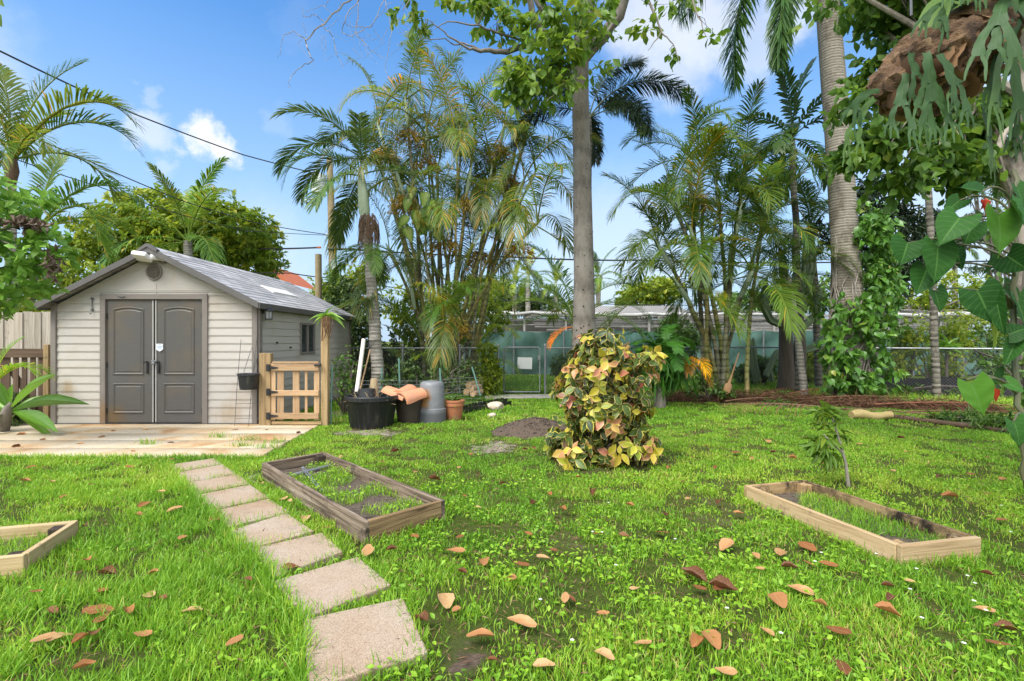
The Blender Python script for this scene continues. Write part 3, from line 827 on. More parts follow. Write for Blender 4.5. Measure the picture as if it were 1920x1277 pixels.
# flood light
m = MB(); fx, fz = (268 - 960) * 8.15 / F, 1.4 + (638.5 - 481) / F * 8.15
m.box((fx - .02, 8.16, fz), (.24, .22, .085), Matrix.Rotation(R_(8), 3, 'Y') @ Matrix.Rotation(R_(-25), 3, 'X'), .03)
fl_ = sh('flood_light', m, M['white'], None, True)
m = MB(); m.tube([(fx + .09, 8.2, fz), (fx + .16, 8.3, fz + .005), (fx + .17, 8.40, fz + .0)], [.05, .045, .05], 14); m.obj('lamp_bracket', M['white'], fl_, True)
m = MB(); m.lathe([(0, 0), (.075, 0), (.075, .03), (.06, .04)], (fx + .17, 8.398, fz - .01), 20, M90); m.obj('mounting_plate', M['trim'], fl_, True)
# hook
m = MB(); kx = (175 - 960) * 8.4 / F
m.box((kx, SY0 - .025, 1.4 + (638.5 - 570) / F * 8.4), (.012, .012, .2), bev=.003)
for zz in (560, 581): m.lathe([(0, 0), (.02, 0), (.02, .025), (0, .03)], (kx, SY0 - .012, 1.4 + (638.5 - zz) / F * 8.4), 10, M90)
m.tube([(kx, SY0 - .03, 1.86), (kx, SY0 - .05, 1.83), (kx, SY0 - .07, 1.85)], .006, 6)
sh('plant_hook', m, M['steel_dark'])
# roof
m = MB()
RY0, RY1 = 8.22, 13.42; rise = (RZ - 2.0) / (XC - (-7.63))
exL, exR = -7.63, -4.07
nc = 14
for s, ex in ((-1, exL), (1, exR)):
    Lx = abs(ex - XC); zr = RZ; ze = RZ - Lx * .507
    for k in range(nc):
        t0, t1 = k / nc, (k + 1) / nc + .02
        xa, xb = XC + s * Lx * t0, XC + s * Lx * min(t1, 1.0)
        za, zb = zr + (ze - zr) * t0 + .002, zr + (ze - zr) * min(t1, 1.0) + .012
        m.add([(xa, RY0 + .02, za), (xa, RY1, za), (xb, RY1, zb), (xb, RY0 + .02, zb), (xb, RY0 + .02, zb - .02), (xb, RY1, zb - .02)],
              [(0, 1, 2, 3), (3, 2, 5, 4)])
    m.add([(XC, RY0 + .04, zr - .03), (XC, RY1 - .02, zr - .03), (ex, RY1 - .02, ze - .03), (ex, RY0 + .04, ze - .03)], [(0, 1, 2, 3)])
roof = sh('roof', m, M['shingle'])
m = MB()
for s, ex in ((-1, exL - .01), (1, exR + .01)):
    Lx = abs(ex - XC); ze = RZ - Lx * .507
    for yy, th in ((RY0, .05), (RY1, .05)):
        m.add([(XC, yy - .03, RZ + .012), (ex, yy - .03, ze + .012), (ex, yy - .03, ze - .085), (XC, yy - .03, RZ - .085),
               (XC, yy + th - .03, RZ + .012), (ex, yy + th - .03, ze + .012), (ex, yy + th - .03, ze - .085), (XC, yy + th - .03, RZ - .085)],
              [(0, 1, 2, 3), (7, 6, 5, 4), (0, 4, 5, 1), (3, 2, 6, 7), (1, 5, 6, 2), (0, 3, 7, 4)])
    m.box((ex + s * .004, (RY0 + RY1) / 2, ze - .042), (.035, RY1 - RY0 + .03, .095), bev=.006)
    m.add([(ex, RY0, ze - .07), (ex, RY1, ze - .07), (XC + s * 1.6, RY1, RZ - 1.6 * .507 - .08), (XC + s * 1.6, RY0, RZ - 1.6 * .507 - .08)], [(0, 1, 2, 3)])
m.prism([(XC - .16, RZ - .045), (XC - .02, RZ + .05), (XC + .02, RZ + .05), (XC + .16, RZ - .045), (XC + .15, RZ - .085), (XC, RZ), (XC - .15, RZ - .085)], RY0 - .045, RY0 + .03)
m.obj('fascia', M['fascia'], roof)
m = MB(); m.prism([(XC - .10, RZ - .035), (XC, RZ + .028), (XC + .10, RZ - .035), (XC + .10, RZ - .05), (XC, RZ + .012), (XC - .10, RZ - .05)], RY0 + .03, RY1)
m.obj('ridge_cap', M['shingle'], roof)
m = MB(); tl = math.atan(.507); m.box((-4.87, 10.75, RZ - (XC * -1 - 4.87) * .507 + .012), (.30, 1.15, .035), Matrix.Rotation(tl, 3, 'Y'), .008)
m.obj('skylight', M['white'], roof)
# window
m = MB(); wx = SX1 + .012
for zc, hh in ((WZ0 + .022, .044), (WZ1 - .022, .044)): m.box((wx, (W0 + W1) / 2, zc), (.05, W1 - W0, hh), bev=.005)
for yc in (W0 + .022, (W0 + W1) / 2, W1 - .022): m.box((wx, yc, (WZ0 + WZ1) / 2), (.048, .044, WZ1 - WZ0 - .09), bev=.005)
wn = sh('window', m, M['trim'])
for yc in ((W0 + .18), (W1 - .18)):
    m = MB(); m.box((SX1 + .004, yc + .0, (WZ0 + WZ1) / 2), (.008, .31, WZ1 - WZ0 - .09)); m.obj('pane', M['glass'], wn)
# lantern
m = MB(); ly = 4.18 * F / (960 - 488); lz = 1.4 + (638.5 - 583) / F * ly
m.box((SX1 + .03, ly, lz + .02), (.03, .10, .13), bev=.008)
m.tube([(SX1 + .03, ly, lz + .04), (SX1 + .10, ly, lz + .06), (SX1 + .14, ly, lz + .03)], .012, 8)
m.lathe([(0, .05), (.03, .045), (.085, .0), (.085, -.012), (0, -.012)], (SX1 + .14, ly, lz), 16)
for k in range(6):
    a = k * math.pi / 3; m.tube([(SX1 + .14 + .07 * math.cos(a), ly + .07 * math.sin(a), lz - .01), (SX1 + .14 + .055 * math.cos(a), ly + .055 * math.sin(a), lz - .135)], .005, 5)
m.lathe([(.06, -.13), (.06, -.145), (0, -.15)], (SX1 + .14, ly, lz), 16)
ln = sh('wall_lantern', m, M['dark'])
m = MB(); m.lathe([(.06, -.014), (.048, -.13)], (SX1 + .14, ly, lz), 16); m.obj('lamp_glass', M['lampglass'], ln, True)
for zz, yy in ((1.36, 9.05), (1.27, 9.6)):
    m = MB(); m.lathe([(0, 0), (.016, 0), (.016, .03), (0, .035)], (SX1 + .015, yy, zz), 10, Matrix.Rotation(R_(90), 3, 'Y')); sh('wall_hook', m, M['dark'])

# ======================= wooden gate right of the shed =======================
gy = 8.30
def gx(px): return (px - 960) / F * gy
def gzz(py): return 1.4 - (py - 638.5) / F * gy
pt = thing('gate_post', 'doubled short cedar gate post against the shed corner', 'post', (gx(500), gy, 0))
board('post', (gx(494), gy, 0), (gx(494), gy, gzz(662)), .10, .10, M['post'], pt, (1, 0, 0), .006)
board('post', (gx(506), gy - .02, 0), (gx(506), gy - .02, gzz(662.5)), .085, .10, M['post'], pt, (1, 0, 0), .006)
tall = thing('tall_post', 'tall rough timber post carrying the gate latch, orchid mounted on top', 'post', (gx(609), gy + .02, 0))
board('post', (gx(609), gy + .02, 0), (gx(609.5), gy + .02, gzz(590)), .115, .115, M['post'], tall, (1, 0, 0), .012)
gate = thing('picket_gate', 'low new cedar picket gate with black strap hinges', 'gate', (gx(555), gy - .06, 0))
for y0, y1 in ((683, 694.5), (731, 741), (773, 784)):
    zc = (gzz(y0) + gzz(y1)) / 2; board('rail', (gx(513), gy - .075, zc), (gx(601), gy - .075, zc), gzz(y0) - gzz(y1), .03, M['cedar'], gate)
zc = gzz(679.5); board('rail', (gx(514), gy - .055, zc), (gx(600), gy - .055, zc), .035, .03, M['cedar'], gate)
zc = gzz(792); board('rail', (gx(512), gy - .045, zc), (gx(605), gy - .045, zc), .05, .03, M['post'], gate)
for x0, x1 in ((511, 519.5), (522.5, 535), (551.5, 564), (574, 579), (591, 601)):
    board('picket', (gx((x0 + x1) / 2), gy - .045, gzz(787)), (gx((x0 + x1) / 2), gy - .045, gzz(681)), gx(x1) - gx(x0), .022, M['cedar'], gate, (1, 0, 0))
for yy in (689, 734, 778.5):
    m = MB(); z = gzz(yy)
    m.box((gx(508), gy - .1, z), (.06, .012, .115), bev=.004)
    m.add([(gx(510), gy - .1, z + .03), (gx(510), gy - .1, z - .03), (gx(526), gy - .1, z - .008), (gx(526), gy - .1, z + .008),
           (gx(510), gy - .09, z + .03), (gx(510), gy - .09, z - .03), (gx(526), gy - .09, z - .008), (gx(526), gy - .09, z + .008)],
          [(0, 1, 2, 3), (4, 7, 6, 5), (0, 3, 7, 4), (1, 5, 6, 2), (2, 6, 7, 3)])
    m.tube([(gx(510), gy - .105, z - .05), (gx(510), gy - .105, z + .05)], .01, 8)
    m.obj('hinge', M['dark'], gate)
m = MB(); m.box((gx(600), gy - .10, gzz(684)), (.11, .02, .03), bev=.005); m.box((gx(604), gy - .09, gzz(684)), (.03, .05, .05), bev=.005); m.obj('latch', M['dark'], gate)

# hanging black pot and wire trellis at the shed's corner
px0 = P(466, 716, 8.15)
hp = thing('hanging_pot', 'black plastic nursery pot hanging on wires at the shed corner', 'plant pot', (px0.x, px0.y, px0.z))
m = MB(); m.lathe([(0, -.12), (.125, -.12), (.135, -.06), (.152, .10), (.165, .105), (.165, .13), (.150, .13), (.135, .08), (.0, .06)], px0, 28); m.obj('pot', M['tub'], hp, True)
m = MB()
for k in range(3):
    a = 2.1 * k + .4; m.tube([px0 + Vector((.16 * math.cos(a), .16 * math.sin(a), .12)), px0 + Vector((0, .10, .55))], .003, 5)
m.obj('hanger', M['steel_dark'], hp)
tw = thing('wire_trellis', 'thin rusty wire trellis standing against the shed corner', 'trellis', (px0.x, 8.2, 0))
m = MB()
for (a, b_) in (((452, 636), (440, 798)), ((482, 630), (466, 798)), ((493, 638), (474, 700))):
    m.tube([P(a[0], a[1], 8.2), P((a[0] + b_[0]) / 2 - 1, (a[1] + b_[1]) / 2, 8.2), P(b_[0], b_[1], 8.2)], .0045, 5)
for yy in (700, 731, 757, 785): m.tube([P(441, yy, 8.22), P(486, yy - 1, 8.22)], .0035, 5)
m.obj('wires', M['steel_dark'], tw)

# ======================= left fence and dark low gate =======================
fn = thing('board_fence', 'tall grey board fence left of the shed', 'fence', (-9.3, 9.6, 0))
x = -12.2; rs = np.random.RandomState(3); k = 0
while x < -7.65:
    wd = rs.uniform(.15, .2); top = 1.94 + rs.uniform(-.02, .02)
    board('fence_board', (x + wd / 2, 9.6 - .02 * (k % 2), 0.02), (x + wd / 2, 9.6 - .02 * (k % 2), top), wd, .02, M['fence_grey'], fn, (1, 0, 0), .003)
    x += wd - .012 * (k % 2) + .006 * ((k + 1) % 2); k += 1
for zz in (.4, 1.6): board('rail', (-12.2, 9.66, zz), (-7.6, 9.66, zz), .09, .04, M['fence_grey'], fn)
lg = thing('slatted_gate', 'low dark brown slatted gate with a diagonal brace left of the shed', 'gate', (-8.3, 8.5, 0))
y0 = 8.6
def lx(px): return (px - 960) / F * y0
def lz(py): return 1.4 - (py - 638.5) / F * y0
board('rail', (lx(-60), y0 - .03, lz(662)), (lx(90), y0 - .03, lz(662)), .15, .035, M['gate_dark'], lg)
board('rail', (lx(-60), y0 + .03, lz(775)), (lx(90), y0 + .03, lz(775)), .12, .035, M['gate_dark'], lg)
for px in (-50, -36, -22, -8, 6, 14.5, 30, 46, 62, 77, 88): board('slat', (lx(px), y0, .03), (lx(px), y0, lz(660)), .085, .02, M['gate_dark'], lg, (1, 0, 0))
board('brace', (lx(15), y0 + .03, lz(690)), (lx(70), y0 + .03, lz(770)), .1, .03, M['gate_dark'], lg)
po = thing('side_post', 'thin square timber post joining the dark slatted gate to the shed', 'post', (lx(96), y0 - .1, 0))
board('post', (lx(96), y0 - .06, 0), (lx(96), y0 - .06, lz(646)), .09, .09, M['post'], po, (1, 0, 0), .006)

# ======================= raised planters =======================
def rect_planter(name, label, corners, ztop, thick, mats, ends_cover, blocks, soilz, wobble=0.0, blockmat=None):
    """corners: front, left, far, right (top outline). boards butt at the corners"""
    A, B, C, D = [Vector((c.x, c.y, 0)) for c in corners]
    c = (A + B + C + D) / 4
    t = thing(name, label, 'planter', (c.x, c.y, 0))
    hz = ztop / 2 + .0
    def side(p, q, nm, mat, shrink):
        d = (q - p).normalized(); n = Vector((-d.y, d.x, 0))
        if n.dot(c - (p + q) / 2) < 0: n = -n
        p2 = p + d * shrink + n * thick / 2; q2 = q - d * shrink + n * thick / 2
        return board(nm, (p2.x, p2.y, hz), (q2.x, q2.y, hz), ztop, thick, mat, t, bev=.005, jit=wobble)
    e = ends_cover
    side(A, B, 'side_board', mats[0], .003 if not e else thick); side(D, C, 'side_board', mats[2], .003 if not e else thick)
    side(A, D, 'end_board', mats[1], thick if not e else .003); side(B, C, 'end_board', mats[3], thick if not e else .003)
    for k in blocks:
        p = (A, B, C, D)[k]; d = (c - p)
        q = p + (((A, B, C, D)[(k + 1) % 4] - p).normalized() + ((A, B, C, D)[(k - 1) % 4] - p).normalized()) * (thick + .045)
        an = math.atan2((B - A).y, (B - A).x)
        board('corner_block', (q.x, q.y, .01), (q.x, q.y, ztop - .012), .085, .085, blockmat or M['pine_in'], t, ((B - A).normalized()), .006)
    m = MB(); n = 14; m2 = []
    rs = np.random.RandomState(4)
    for i in range(n + 1):
        for j in range(5):
            u, v = i / n, j / 4
            p = (A * (1 - u) + B * u) * (1 - v) + (D * (1 - u) + C * u) * v
            p = c + (p - c) * .95
            m2.append((p.x, p.y, soilz + rs.uniform(-.012, .012)))
    m.add(m2, [(i * 5 + j, (i + 1) * 5 + j, (i + 1) * 5 + j + 1, i * 5 + j + 1) for i in range(n) for j in range(4)])
    m.obj('soil', M['mulch'], t, True)
    return t
zt_ = .168
LP = [G(684, 979, zt_), G(490.5, 867.5, zt_), G(608, 847, zt_), G(835, 937.5, zt_)]
rect_planter('raised_planter', 'weathered grey-brown timber planter beside the paving path', LP, zt_, .036, (M['weathered'], M['weathered_end'], M['weathered'], M['weathered']), False, (0, 2), .06, .003, M['charred'])
zt2 = .138
RP = [G(1690, 1024, zt2), G(1394, 909, zt2), G(1509, 899, zt2), G(1841, 1008, zt2)]
rect_planter('raised_planter', 'pale pine planter box on the lawn beside the small sapling', RP, zt2, .038, (M['pine'], M['pine'], M['pine_in'], M['pine_in']), True, (0, 1, 2, 3), .045, .002)
zt3 = .13
a_ = G(46, 1041, zt3); b_ = G(148, 975, zt3); dr_ = Vector((-(b_ - a_).y, (b_ - a_).x, 0)).normalized()
if dr_.x > 0: dr_ = -dr_
FP = [a_, a_ + dr_ * 1.5, b_ + dr_ * 1.5, b_]
rect_planter('raised_planter', 'new yellow pine planter with a dark corner, cut off by the frame edge', FP, zt3, .038, (M['pine_pale'], M['pine_pale'], M['pine_pale'], M['pine_pale']), False, (0, 3), .04, .002, M['charred'])
PLANTERS = [(LP, .06), (RP, .045), (FP, .04)]
# a folded pair of metal stakes left in the weathered planter
m = MB(); m.tube([G(566, 878, .12) , G(598, 917, .08)], .006, 6); m.tube([G(570, 877, .125), G(606, 921, .085)], .006, 6)
m.tube([G(550, 890, .075), G(618, 873, .09)], .016, 8); m.box(G(568, 878, .125), (.03, .03, .03), .4, .006)
tag(m.obj('metal_stakes', M['steel'], origin=G(575, 890, .06)), 'pale folded metal stakes lying in the weathered planter', 'garden stakes')

# ======================= tubs and pots by the gate =======================
def Gd(px, d): return (px - 960) / F * d
d = 8.35; c = Vector((Gd(697, d), d + .0, 0))
t = thing('planter_tub', 'big scuffed black tub holding a pipe, a rake and a small pot', 'tub', c)
m = MB(); m.lathe([(0, .0), (.33, .0), (.34, .02), (.40, .42), (.41, .43), (.425, .44), (.43, .50), (.415, .515), (.39, .50), (.37, .42), (.35, .3), (0, .28)], c, 44); m.obj('tub_wall', M['tub'], t, True)
m = MB(); rs = np.random.RandomState(9)
for k in range(70):
    a = rs.uniform(0, 6.28); r = rs.uniform(0, .36); p = c + Vector((r * math.cos(a), r * math.sin(a), .3)); q = p + Vector((rs.uniform(-.2, .2), rs.uniform(-.2, .2), rs.uniform(.05, .3))); m.tube([p, (p + q) / 2 + Vector((0, 0, .05)), q], .003, 4, False)
m.obj('dry_twigs', M['straw'], t)
c2 = Vector((Gd(690, d), d - .06, .45))
m = MB(); m.lathe([(0, .17), (.125, .17), (.135, .165), (.155, .03), (.17, .025), (.17, 0)], c2, 28)
tag(m.obj('plant_pot', M['dark'], smooth=True, origin=c2), 'small black plastic pot upside down in the big tub', 'plant pot')
m = MB(); a, b_ = P(669, 735, d - .05), P(682, 636, d + .25); m.tube([a, b_], [.035, .034], 14); 
tag(m.obj('plastic_pipe', M['pipe'], smooth=True, origin=a), 'off-white pipe leaning upright out of the black tub', 'pipe')
rk = thing('garden_rake', 'old leaf rake with wooden handle standing in the black tub', 'rake', P(677, 730, d + .1))
m = MB(); m.tube([P(675, 732, d + .1), P(694, 655, d + .3)], .013, 8); m.obj('handle', M['cedar'], rk)
m = MB(); top = P(694, 655, d + .3)
for k in range(9): m.tube([top, top + Vector(((k - 4) * .02, 0, .12)), top + Vector(((k - 4) * .028, -.03, .15))], .003, 4)
m.obj('tines', M['steel_dark'], rk)
m = MB(); c3 = P(701, 722, d + .22); m.lathe([(0, -.25), (.085, -.2), (.07, -.02), (.055, .10), (.05, .11), (0, .11)], c3, 18); 
tag(m.obj('broom_head', M['straw'], smooth=True, origin=c3), 'straw broom head standing in the black tub behind the small pot', 'broom')
d = 8.75; c = Vector((Gd(767, d), d, 0))
m = MB(); m.lathe([(0, 0), (.185, 0), (.19, .02), (.235, .36), (.25, .365), (.25, .41), (.235, .41), (.22, .36), (0, .3)], c, 32)
tag(m.obj('plant_pot', pmat('brown_pot', (.035, .026, .02), (.06, .045, .032), 6, .6, .1), smooth=True, origin=c), 'dark brown pot with clay roof tiles piled on top', 'plant pot')
def barrel_tile(name, label, c, rz, tilt, roll, L=.42, r=.13):
    m = MB(); n = 10; vs = []
    for i, (yy, rr) in enumerate(((-L / 2, r * 1.1), (-L / 2 + .03, r * 1.1), (-L / 2 + .031, r), (L / 2, r * .86))):
        for k in range(n + 1):
            a = math.pi * k / n; vs.append((rr * math.cos(a), yy, rr * .75 * math.sin(a)))
    for i, (yy, rr) in enumerate(((L / 2, r * .86 - .016), (-L / 2, r - .016))):
        for k in range(n + 1):
            a = math.pi * k / n; vs.append((rr * math.cos(a), yy, rr * .75 * math.sin(a)))
    fs = [(i * (n + 1) + k, i * (n + 1) + k + 1, (i + 1) * (n + 1) + k + 1, (i + 1) * (n + 1) + k) for i in range(5) for k in range(n)]
    fs += [(5 * (n + 1) + k, 5 * (n + 1) + k + 1, k + 1, k) for k in range(n)]
    for e in (0, n): fs += [(e, (n + 1) + e, 4 * (n + 1) + e), (0 * (n + 1) + e, 4 * (n + 1) + e, 5 * (n + 1) + e)]
    M3 = Matrix.Rotation(rz, 3, 'Z') @ Matrix.Rotation(tilt, 3, 'X') @ Matrix.Rotation(roll, 3, 'Y')
    m.add([Vector(c) + M3 @ Vector(v) for v in vs], fs)
    return tag(m.obj(name, M['tile_clay'], smooth=True, origin=c), label, 'roof tile', 'clay roof tiles on the brown pot')
barrel_tile('roof_tile', 'left clay roof tile tilted flat on the brown pot', P(746, 743, 8.55), R_(62), R_(14), R_(6), .50, .17)
barrel_tile('roof_tile', 'arched clay roof tile in the middle of the pile standing highest', P(760, 738, 8.65), R_(-15), R_(12), R_(12), .44, .15)
barrel_tile('roof_tile', 'rounded clay roof tile at the right of the pile against the grey can', P(772, 745, 8.5), R_(-42), R_(10), R_(16), .44, .165)
d = 8.85; c = Vector((Gd(810, d), d, 0))
m = MB(); m.lathe([(.252, 0), (.25, .03), (.245, .23), (.222, .245), (.206, .62), (.195, .665), (.17, .69), (.10, .70), (0, .70)], c, 36)
tag(m.obj('metal_can', M['can_rust'], smooth=True, origin=c), 'grey metal can upside down with an orange rust stain', 'can')
d = 9.0; c = Vector((Gd(851.5, d), d, 0))
t = thing('terracotta_pot', 'terracotta pot with a small strappy plant beside the grey can', 'plant pot', c)
m = MB(); m.lathe([(0, 0), (.125, 0), (.13, .01), (.16, .25), (.178, .255), (.185, .30), (.18, .315), (.192, .325), (.192, .355), (.175, .36), (.16, .31), (0, .28)], c, 32); m.obj('pot', M['terracotta'], t, True)
POT_PLANT = (t, c + Vector((0, 0, .3)))
# black gutters lying behind
for k, (a, b_, lab) in enumerate((((866, 774), (955, 757), 'front black plastic gutter lying on the grass edge'), ((862, 768), (948, 752), 'black plastic gutter lying just behind the front one'))):
    A, B = G(*a, .03), G(*b_, .03); dd = (B - A).normalized(); n = Vector((-dd.y, dd.x, 0)); m = MB(); vs = []
    for p in (A, B):
        for (u, z) in ((-.06, .09), (-.05, .0), (.05, .0), (.06, .09), (.052, .09), (.044, .01), (-.044, .01), (-.052, .09)): vs.append(p + n * u + Vector((0, 0, z - .02)))
    m.add(vs, [(k, (k + 1) % 8, 8 + (k + 1) % 8, 8 + k) for k in range(8)] + [tuple(range(8)), tuple(range(8, 16))])
    tag(m.obj('gutter_length', M['dark'], origin=A), lab, 'gutter', 'black gutters on the lawn edge')
def rock(name, label, c, s, seed, mat=None, group=None, cat='rock'):
    b = bmesh.new(); bmesh.ops.create_icosphere(b, subdivisions=3, radius=1)
    rs = np.random.RandomState(seed); dirs = rand_dirs(rs, 9); am = rs.uniform(.1, .35, 9)
    for v in b.verts:
        k = 1.0
        for dd, a in zip(dirs, am):
            q = max(0, v.co.dot(Vector(dd)) - .6); k -= a * q * 1.6
        v.co = Vector((v.co.x * s[0], v.co.y * s[1], v.co.z * s[2])) * k + Vector(c)
    m = MB(); m.bm(b); b.free()
    return tag(m.obj(name, mat or M['rock'], smooth=True, origin=c), label, cat, group)
g = G(930, 768); rock('rock', 'pale cream rock at the end of the black gutters', (g.x, g.y, .06), (.20, .14, .11), 1, group='pale rocks on the lawn')
g = G(922, 782); rock('rock', 'small white stone on the grass in front of the cream rock', (g.x, g.y, .03), (.085, .07, .06), 2, group='pale rocks on the lawn')
# log ends
for k, (px, py) in enumerate(((878, 722), (883, 729), (874, 735), (886, 738))):
    p = P(px, py, 11.2); m = MB(); m.tube([p, p + Vector((.15, .5, 0))], .07, 14)
    tag(m.obj('cut_log', [M['post'], M['cedar']][k % 2], origin=p), ['top log of the small pile under the palm clump', 'right log of the small pile under the palm clump', 'lower left log of the small pile under the palm clump', 'lower right log of the small pile under the palm clump'][k], 'log', 'small log pile')
# soil mound
g = G(1004, 811)
b = bmesh.new(); bmesh.ops.create_grid(b, x_segments=40, y_segments=40, size=1); rs = np.random.RandomState(2)
m = MB()
for v in b.verts:
    r = math.hypot(v.co.x, v.co.y); h = max(0, 1 - r ** 1.7) ** 1.1
    v.co = Vector((g.x + v.co.x * .72, g.y + v.co.y * .55, h * .22 * (1 + rs.uniform(-.14, .14)) - .01))
m.bm(b); b.free(); MOUND = (g.x, g.y, .62, .46)
rs_ = np.random.RandomState(6); cl_ = MB()
for k in range(260):
    a = rs_.uniform(0, 6.28); r = rs_.uniform(0, 1.05); h = max(0, 1 - r ** 1.7) ** 1.1 * .22; q = rs_.uniform(.008, .026)
    m.box((g.x + .72 * r * math.cos(a), g.y + .55 * r * math.sin(a), h + q * .2), (q, q * .8, q * .7), rs_.uniform(0, 3))
tag(m.obj('soil_mound', M['soil'], smooth=True, origin=(g.x, g.y, 0)), 'low mound of dark soil left of the croton bush', 'soil mound')
# concrete path under the gate
m = MB()
for k, (a, w_) in enumerate(((Vector((-.05, 12.6, 0)), 1.25),)):
    m.box((a.x + .25, a.y, .0), (w_ + .5, .75, .07), .05, .01)
tag(m.obj('concrete_path', M['concrete']), 'worn concrete strip inside the chain-link gate', None, None, 'structure')
m = MB(); g = G(1395, 745); m.box((g.x, g.y, 0), (.8, .35, .08), .15, .02)
tag(m.obj('stone_slab', M['concrete'], origin=g), 'grey stone slab lying in the dirt in front of the bright palm clump', 'slab', 'grey slabs in the dirt')
m = MB(); g = G(1475, 737); m.box((g.x, g.y, 0), (.7, .3, .08), -.1, .02)
tag(m.obj('stone_slab', M['concrete'], origin=g), 'grey stone slab lying in the dirt under the thin palm', 'slab', 'grey slabs in the dirt')

# ======================= chain-link fence =======================
def chain_panel(mb, a, b, z0, z1, cell=.075, w=.0030):
    a = Vector(a); b = Vector(b); d = (b - a); L = d.length; d.normalize(); n = Vector((-d.y, d.x, 0))
    nz = int((z1 - z0) / (cell / 2)); h = (z1 - z0) / nz; nx = int(L / cell)
    for i in range(nx):
        for par in (0, 1):
            pts = []
            for j in range(nz + 1):
                x = i * cell + (cell / 2 if (j % 2) else 0) * (1 if par == 0 else -1) + (0 if par == 0 else cell / 1)
                pts.append(a + d * min(max(x, 0), L) + Vector((0, 0, z0 + j * h)) + n * (.004 if par else -.004))
            s = len(mb.v); vs = []
            for p in pts: vs += [p + d * w, p + n * w * 1.4, p - d * w]
            fs = []
            for j in range(nz):
                for q in range(3):
                    q2 = (q + 1) % 3; fs.append((j * 3 + q, j * 3 + q2, j * 3 + 3 + q2, j * 3 + 3 + q))
            mb.add(vs, fs)
FH = 1.2
def fence_run(label, pts, posts, rail=True):
    t = thing('chain_link_fence', label, 'fence', (pts[0][0], pts[0][1], 0))
    m = MB()
    for a, b in zip(pts[:-1], pts[1:]): chain_panel(m, (a[0], a[1], 0), (b[0], b[1], 0), .03, FH - .03)
    m.obj('mesh', M['steel_dark'], t)
    m = MB(); m.tube([(p[0], p[1], FH) for p in pts], .022, 8); m.obj('top_rail', M['steel'], t, True)
    for p in posts:
        m = MB(); m.tube([(p[0], p[1], 0), (p[0], p[1], FH + .05)], .032, 10); m.lathe([(.04, 0), (.042, .03), (.025, .06), (.0, .07)], (p[0], p[1], FH + .05), 10)
        m.obj('fence_post', M['steel'], t, True)
    return t
FD = 13.4
fence_run('chain-link fence behind the pots, running from the shed to the gate', [(Gd(640, FD), FD), (Gd(932, FD), FD)], [(Gd(642, FD), FD), (Gd(755, FD), FD), (Gd(862, FD), FD), (Gd(934, FD), FD)])
RF = [(Gd(1022, FD), FD), (Gd(1150, 13.6), 13.6), (Gd(1300, 15.0), 15.0), (Gd(1465, 14.6), 14.6), (Gd(1700, 13.2), 13.2), (Gd(2010, 11.6), 11.6)]
fence_run('chain-link fence right of the gate, running behind the palms to the frame edge', RF, [RF[0], RF[1], RF[3], (Gd(1590, 13.9), 13.9), (Gd(1960, 11.85), 11.85)])
cg = thing('chain_link_gate', 'chain-link garden gate with a blank white sign', 'gate', (Gd(975, FD), FD - .05, 0))
m = MB(); x0, x1 = Gd(945, FD), Gd(1012, FD); yy = FD - .05
m.tube([(x0, yy, .06), (x0, yy, FH - .02), (x0 + .04, yy, FH + .02), (x1 - .04, yy, FH + .02), (x1, yy, FH - .02), (x1, yy, .06), (x0, yy, .06)], .022, 8); m.obj('gate_frame', M['steel'], cg, True)
m = MB(); chain_panel(m, (x0, yy, 0), (x1, yy, 0), .06, FH); m.obj('mesh', M['steel_dark'], cg)
m = MB(); a = P(984, 681, FD - .09); m.box(a, (.38, .01, .30), Matrix.Rotation(R_(2), 3, 'Y'), .004); sg = m.obj('blank_sign', M['sign'], cg)
m = MB(); m.box((x1 - .02, yy - .04, .95), (.07, .03, .12), bev=.006); m.obj('latch', M['steel'], cg)
# low garden wire fence with green stakes
wf = thing('garden_wire_fence', 'low wire garden fence with pale green stakes behind the pots', 'fence', (Gd(760, 10), 10, 0))
for (px, py, q) in ((745, 672, 742), (822, 690, 740), (752, 682, 735), (900, 740, 690)):
    m = MB()
    if px == 900: m.tube([P(885, 688, 10.4), P(901, 742, 10.4)], .016, 6)
    elif px == 752: m.tube([P(716, 690, 10.2), P(715, 745, 10.2)], .016, 6)
    else: m.tube([P(px + 3, py, 10.2), P(px + 5, q, 10.2)], .018, 6)
    m.obj('stake', M['garden_green'], wf)
m = MB(); rs = np.random.RandomState(3)
A, B = Vector((Gd(655, 9.6), 9.6, 0)), Vector((Gd(905, 10.6), 10.6, 0)); nn = 44
for i in range(nn + 1):
    p = A.lerp(B, i / nn); m.tube([p, p + Vector((rs.uniform(-.02, .02), 0, .62))], .002, 3, False)
for z in np.linspace(.05, .62, 9): m.tube([A.lerp(B, t_) + Vector((0, 0, z + .02 * math.sin(t_ * 9))) for t_ in np.linspace(0, 1, 12)], .002, 3, False)
m.obj('wire_mesh', M['steel'], wf)
m = MB(); p = P(617, 780, 8.4); m.tube([(p.x + .03, 8.4, 0), (p.x + .05, 8.4, 1.0)], .012, 6); m.obj('stake', M['garden_green'], wf)

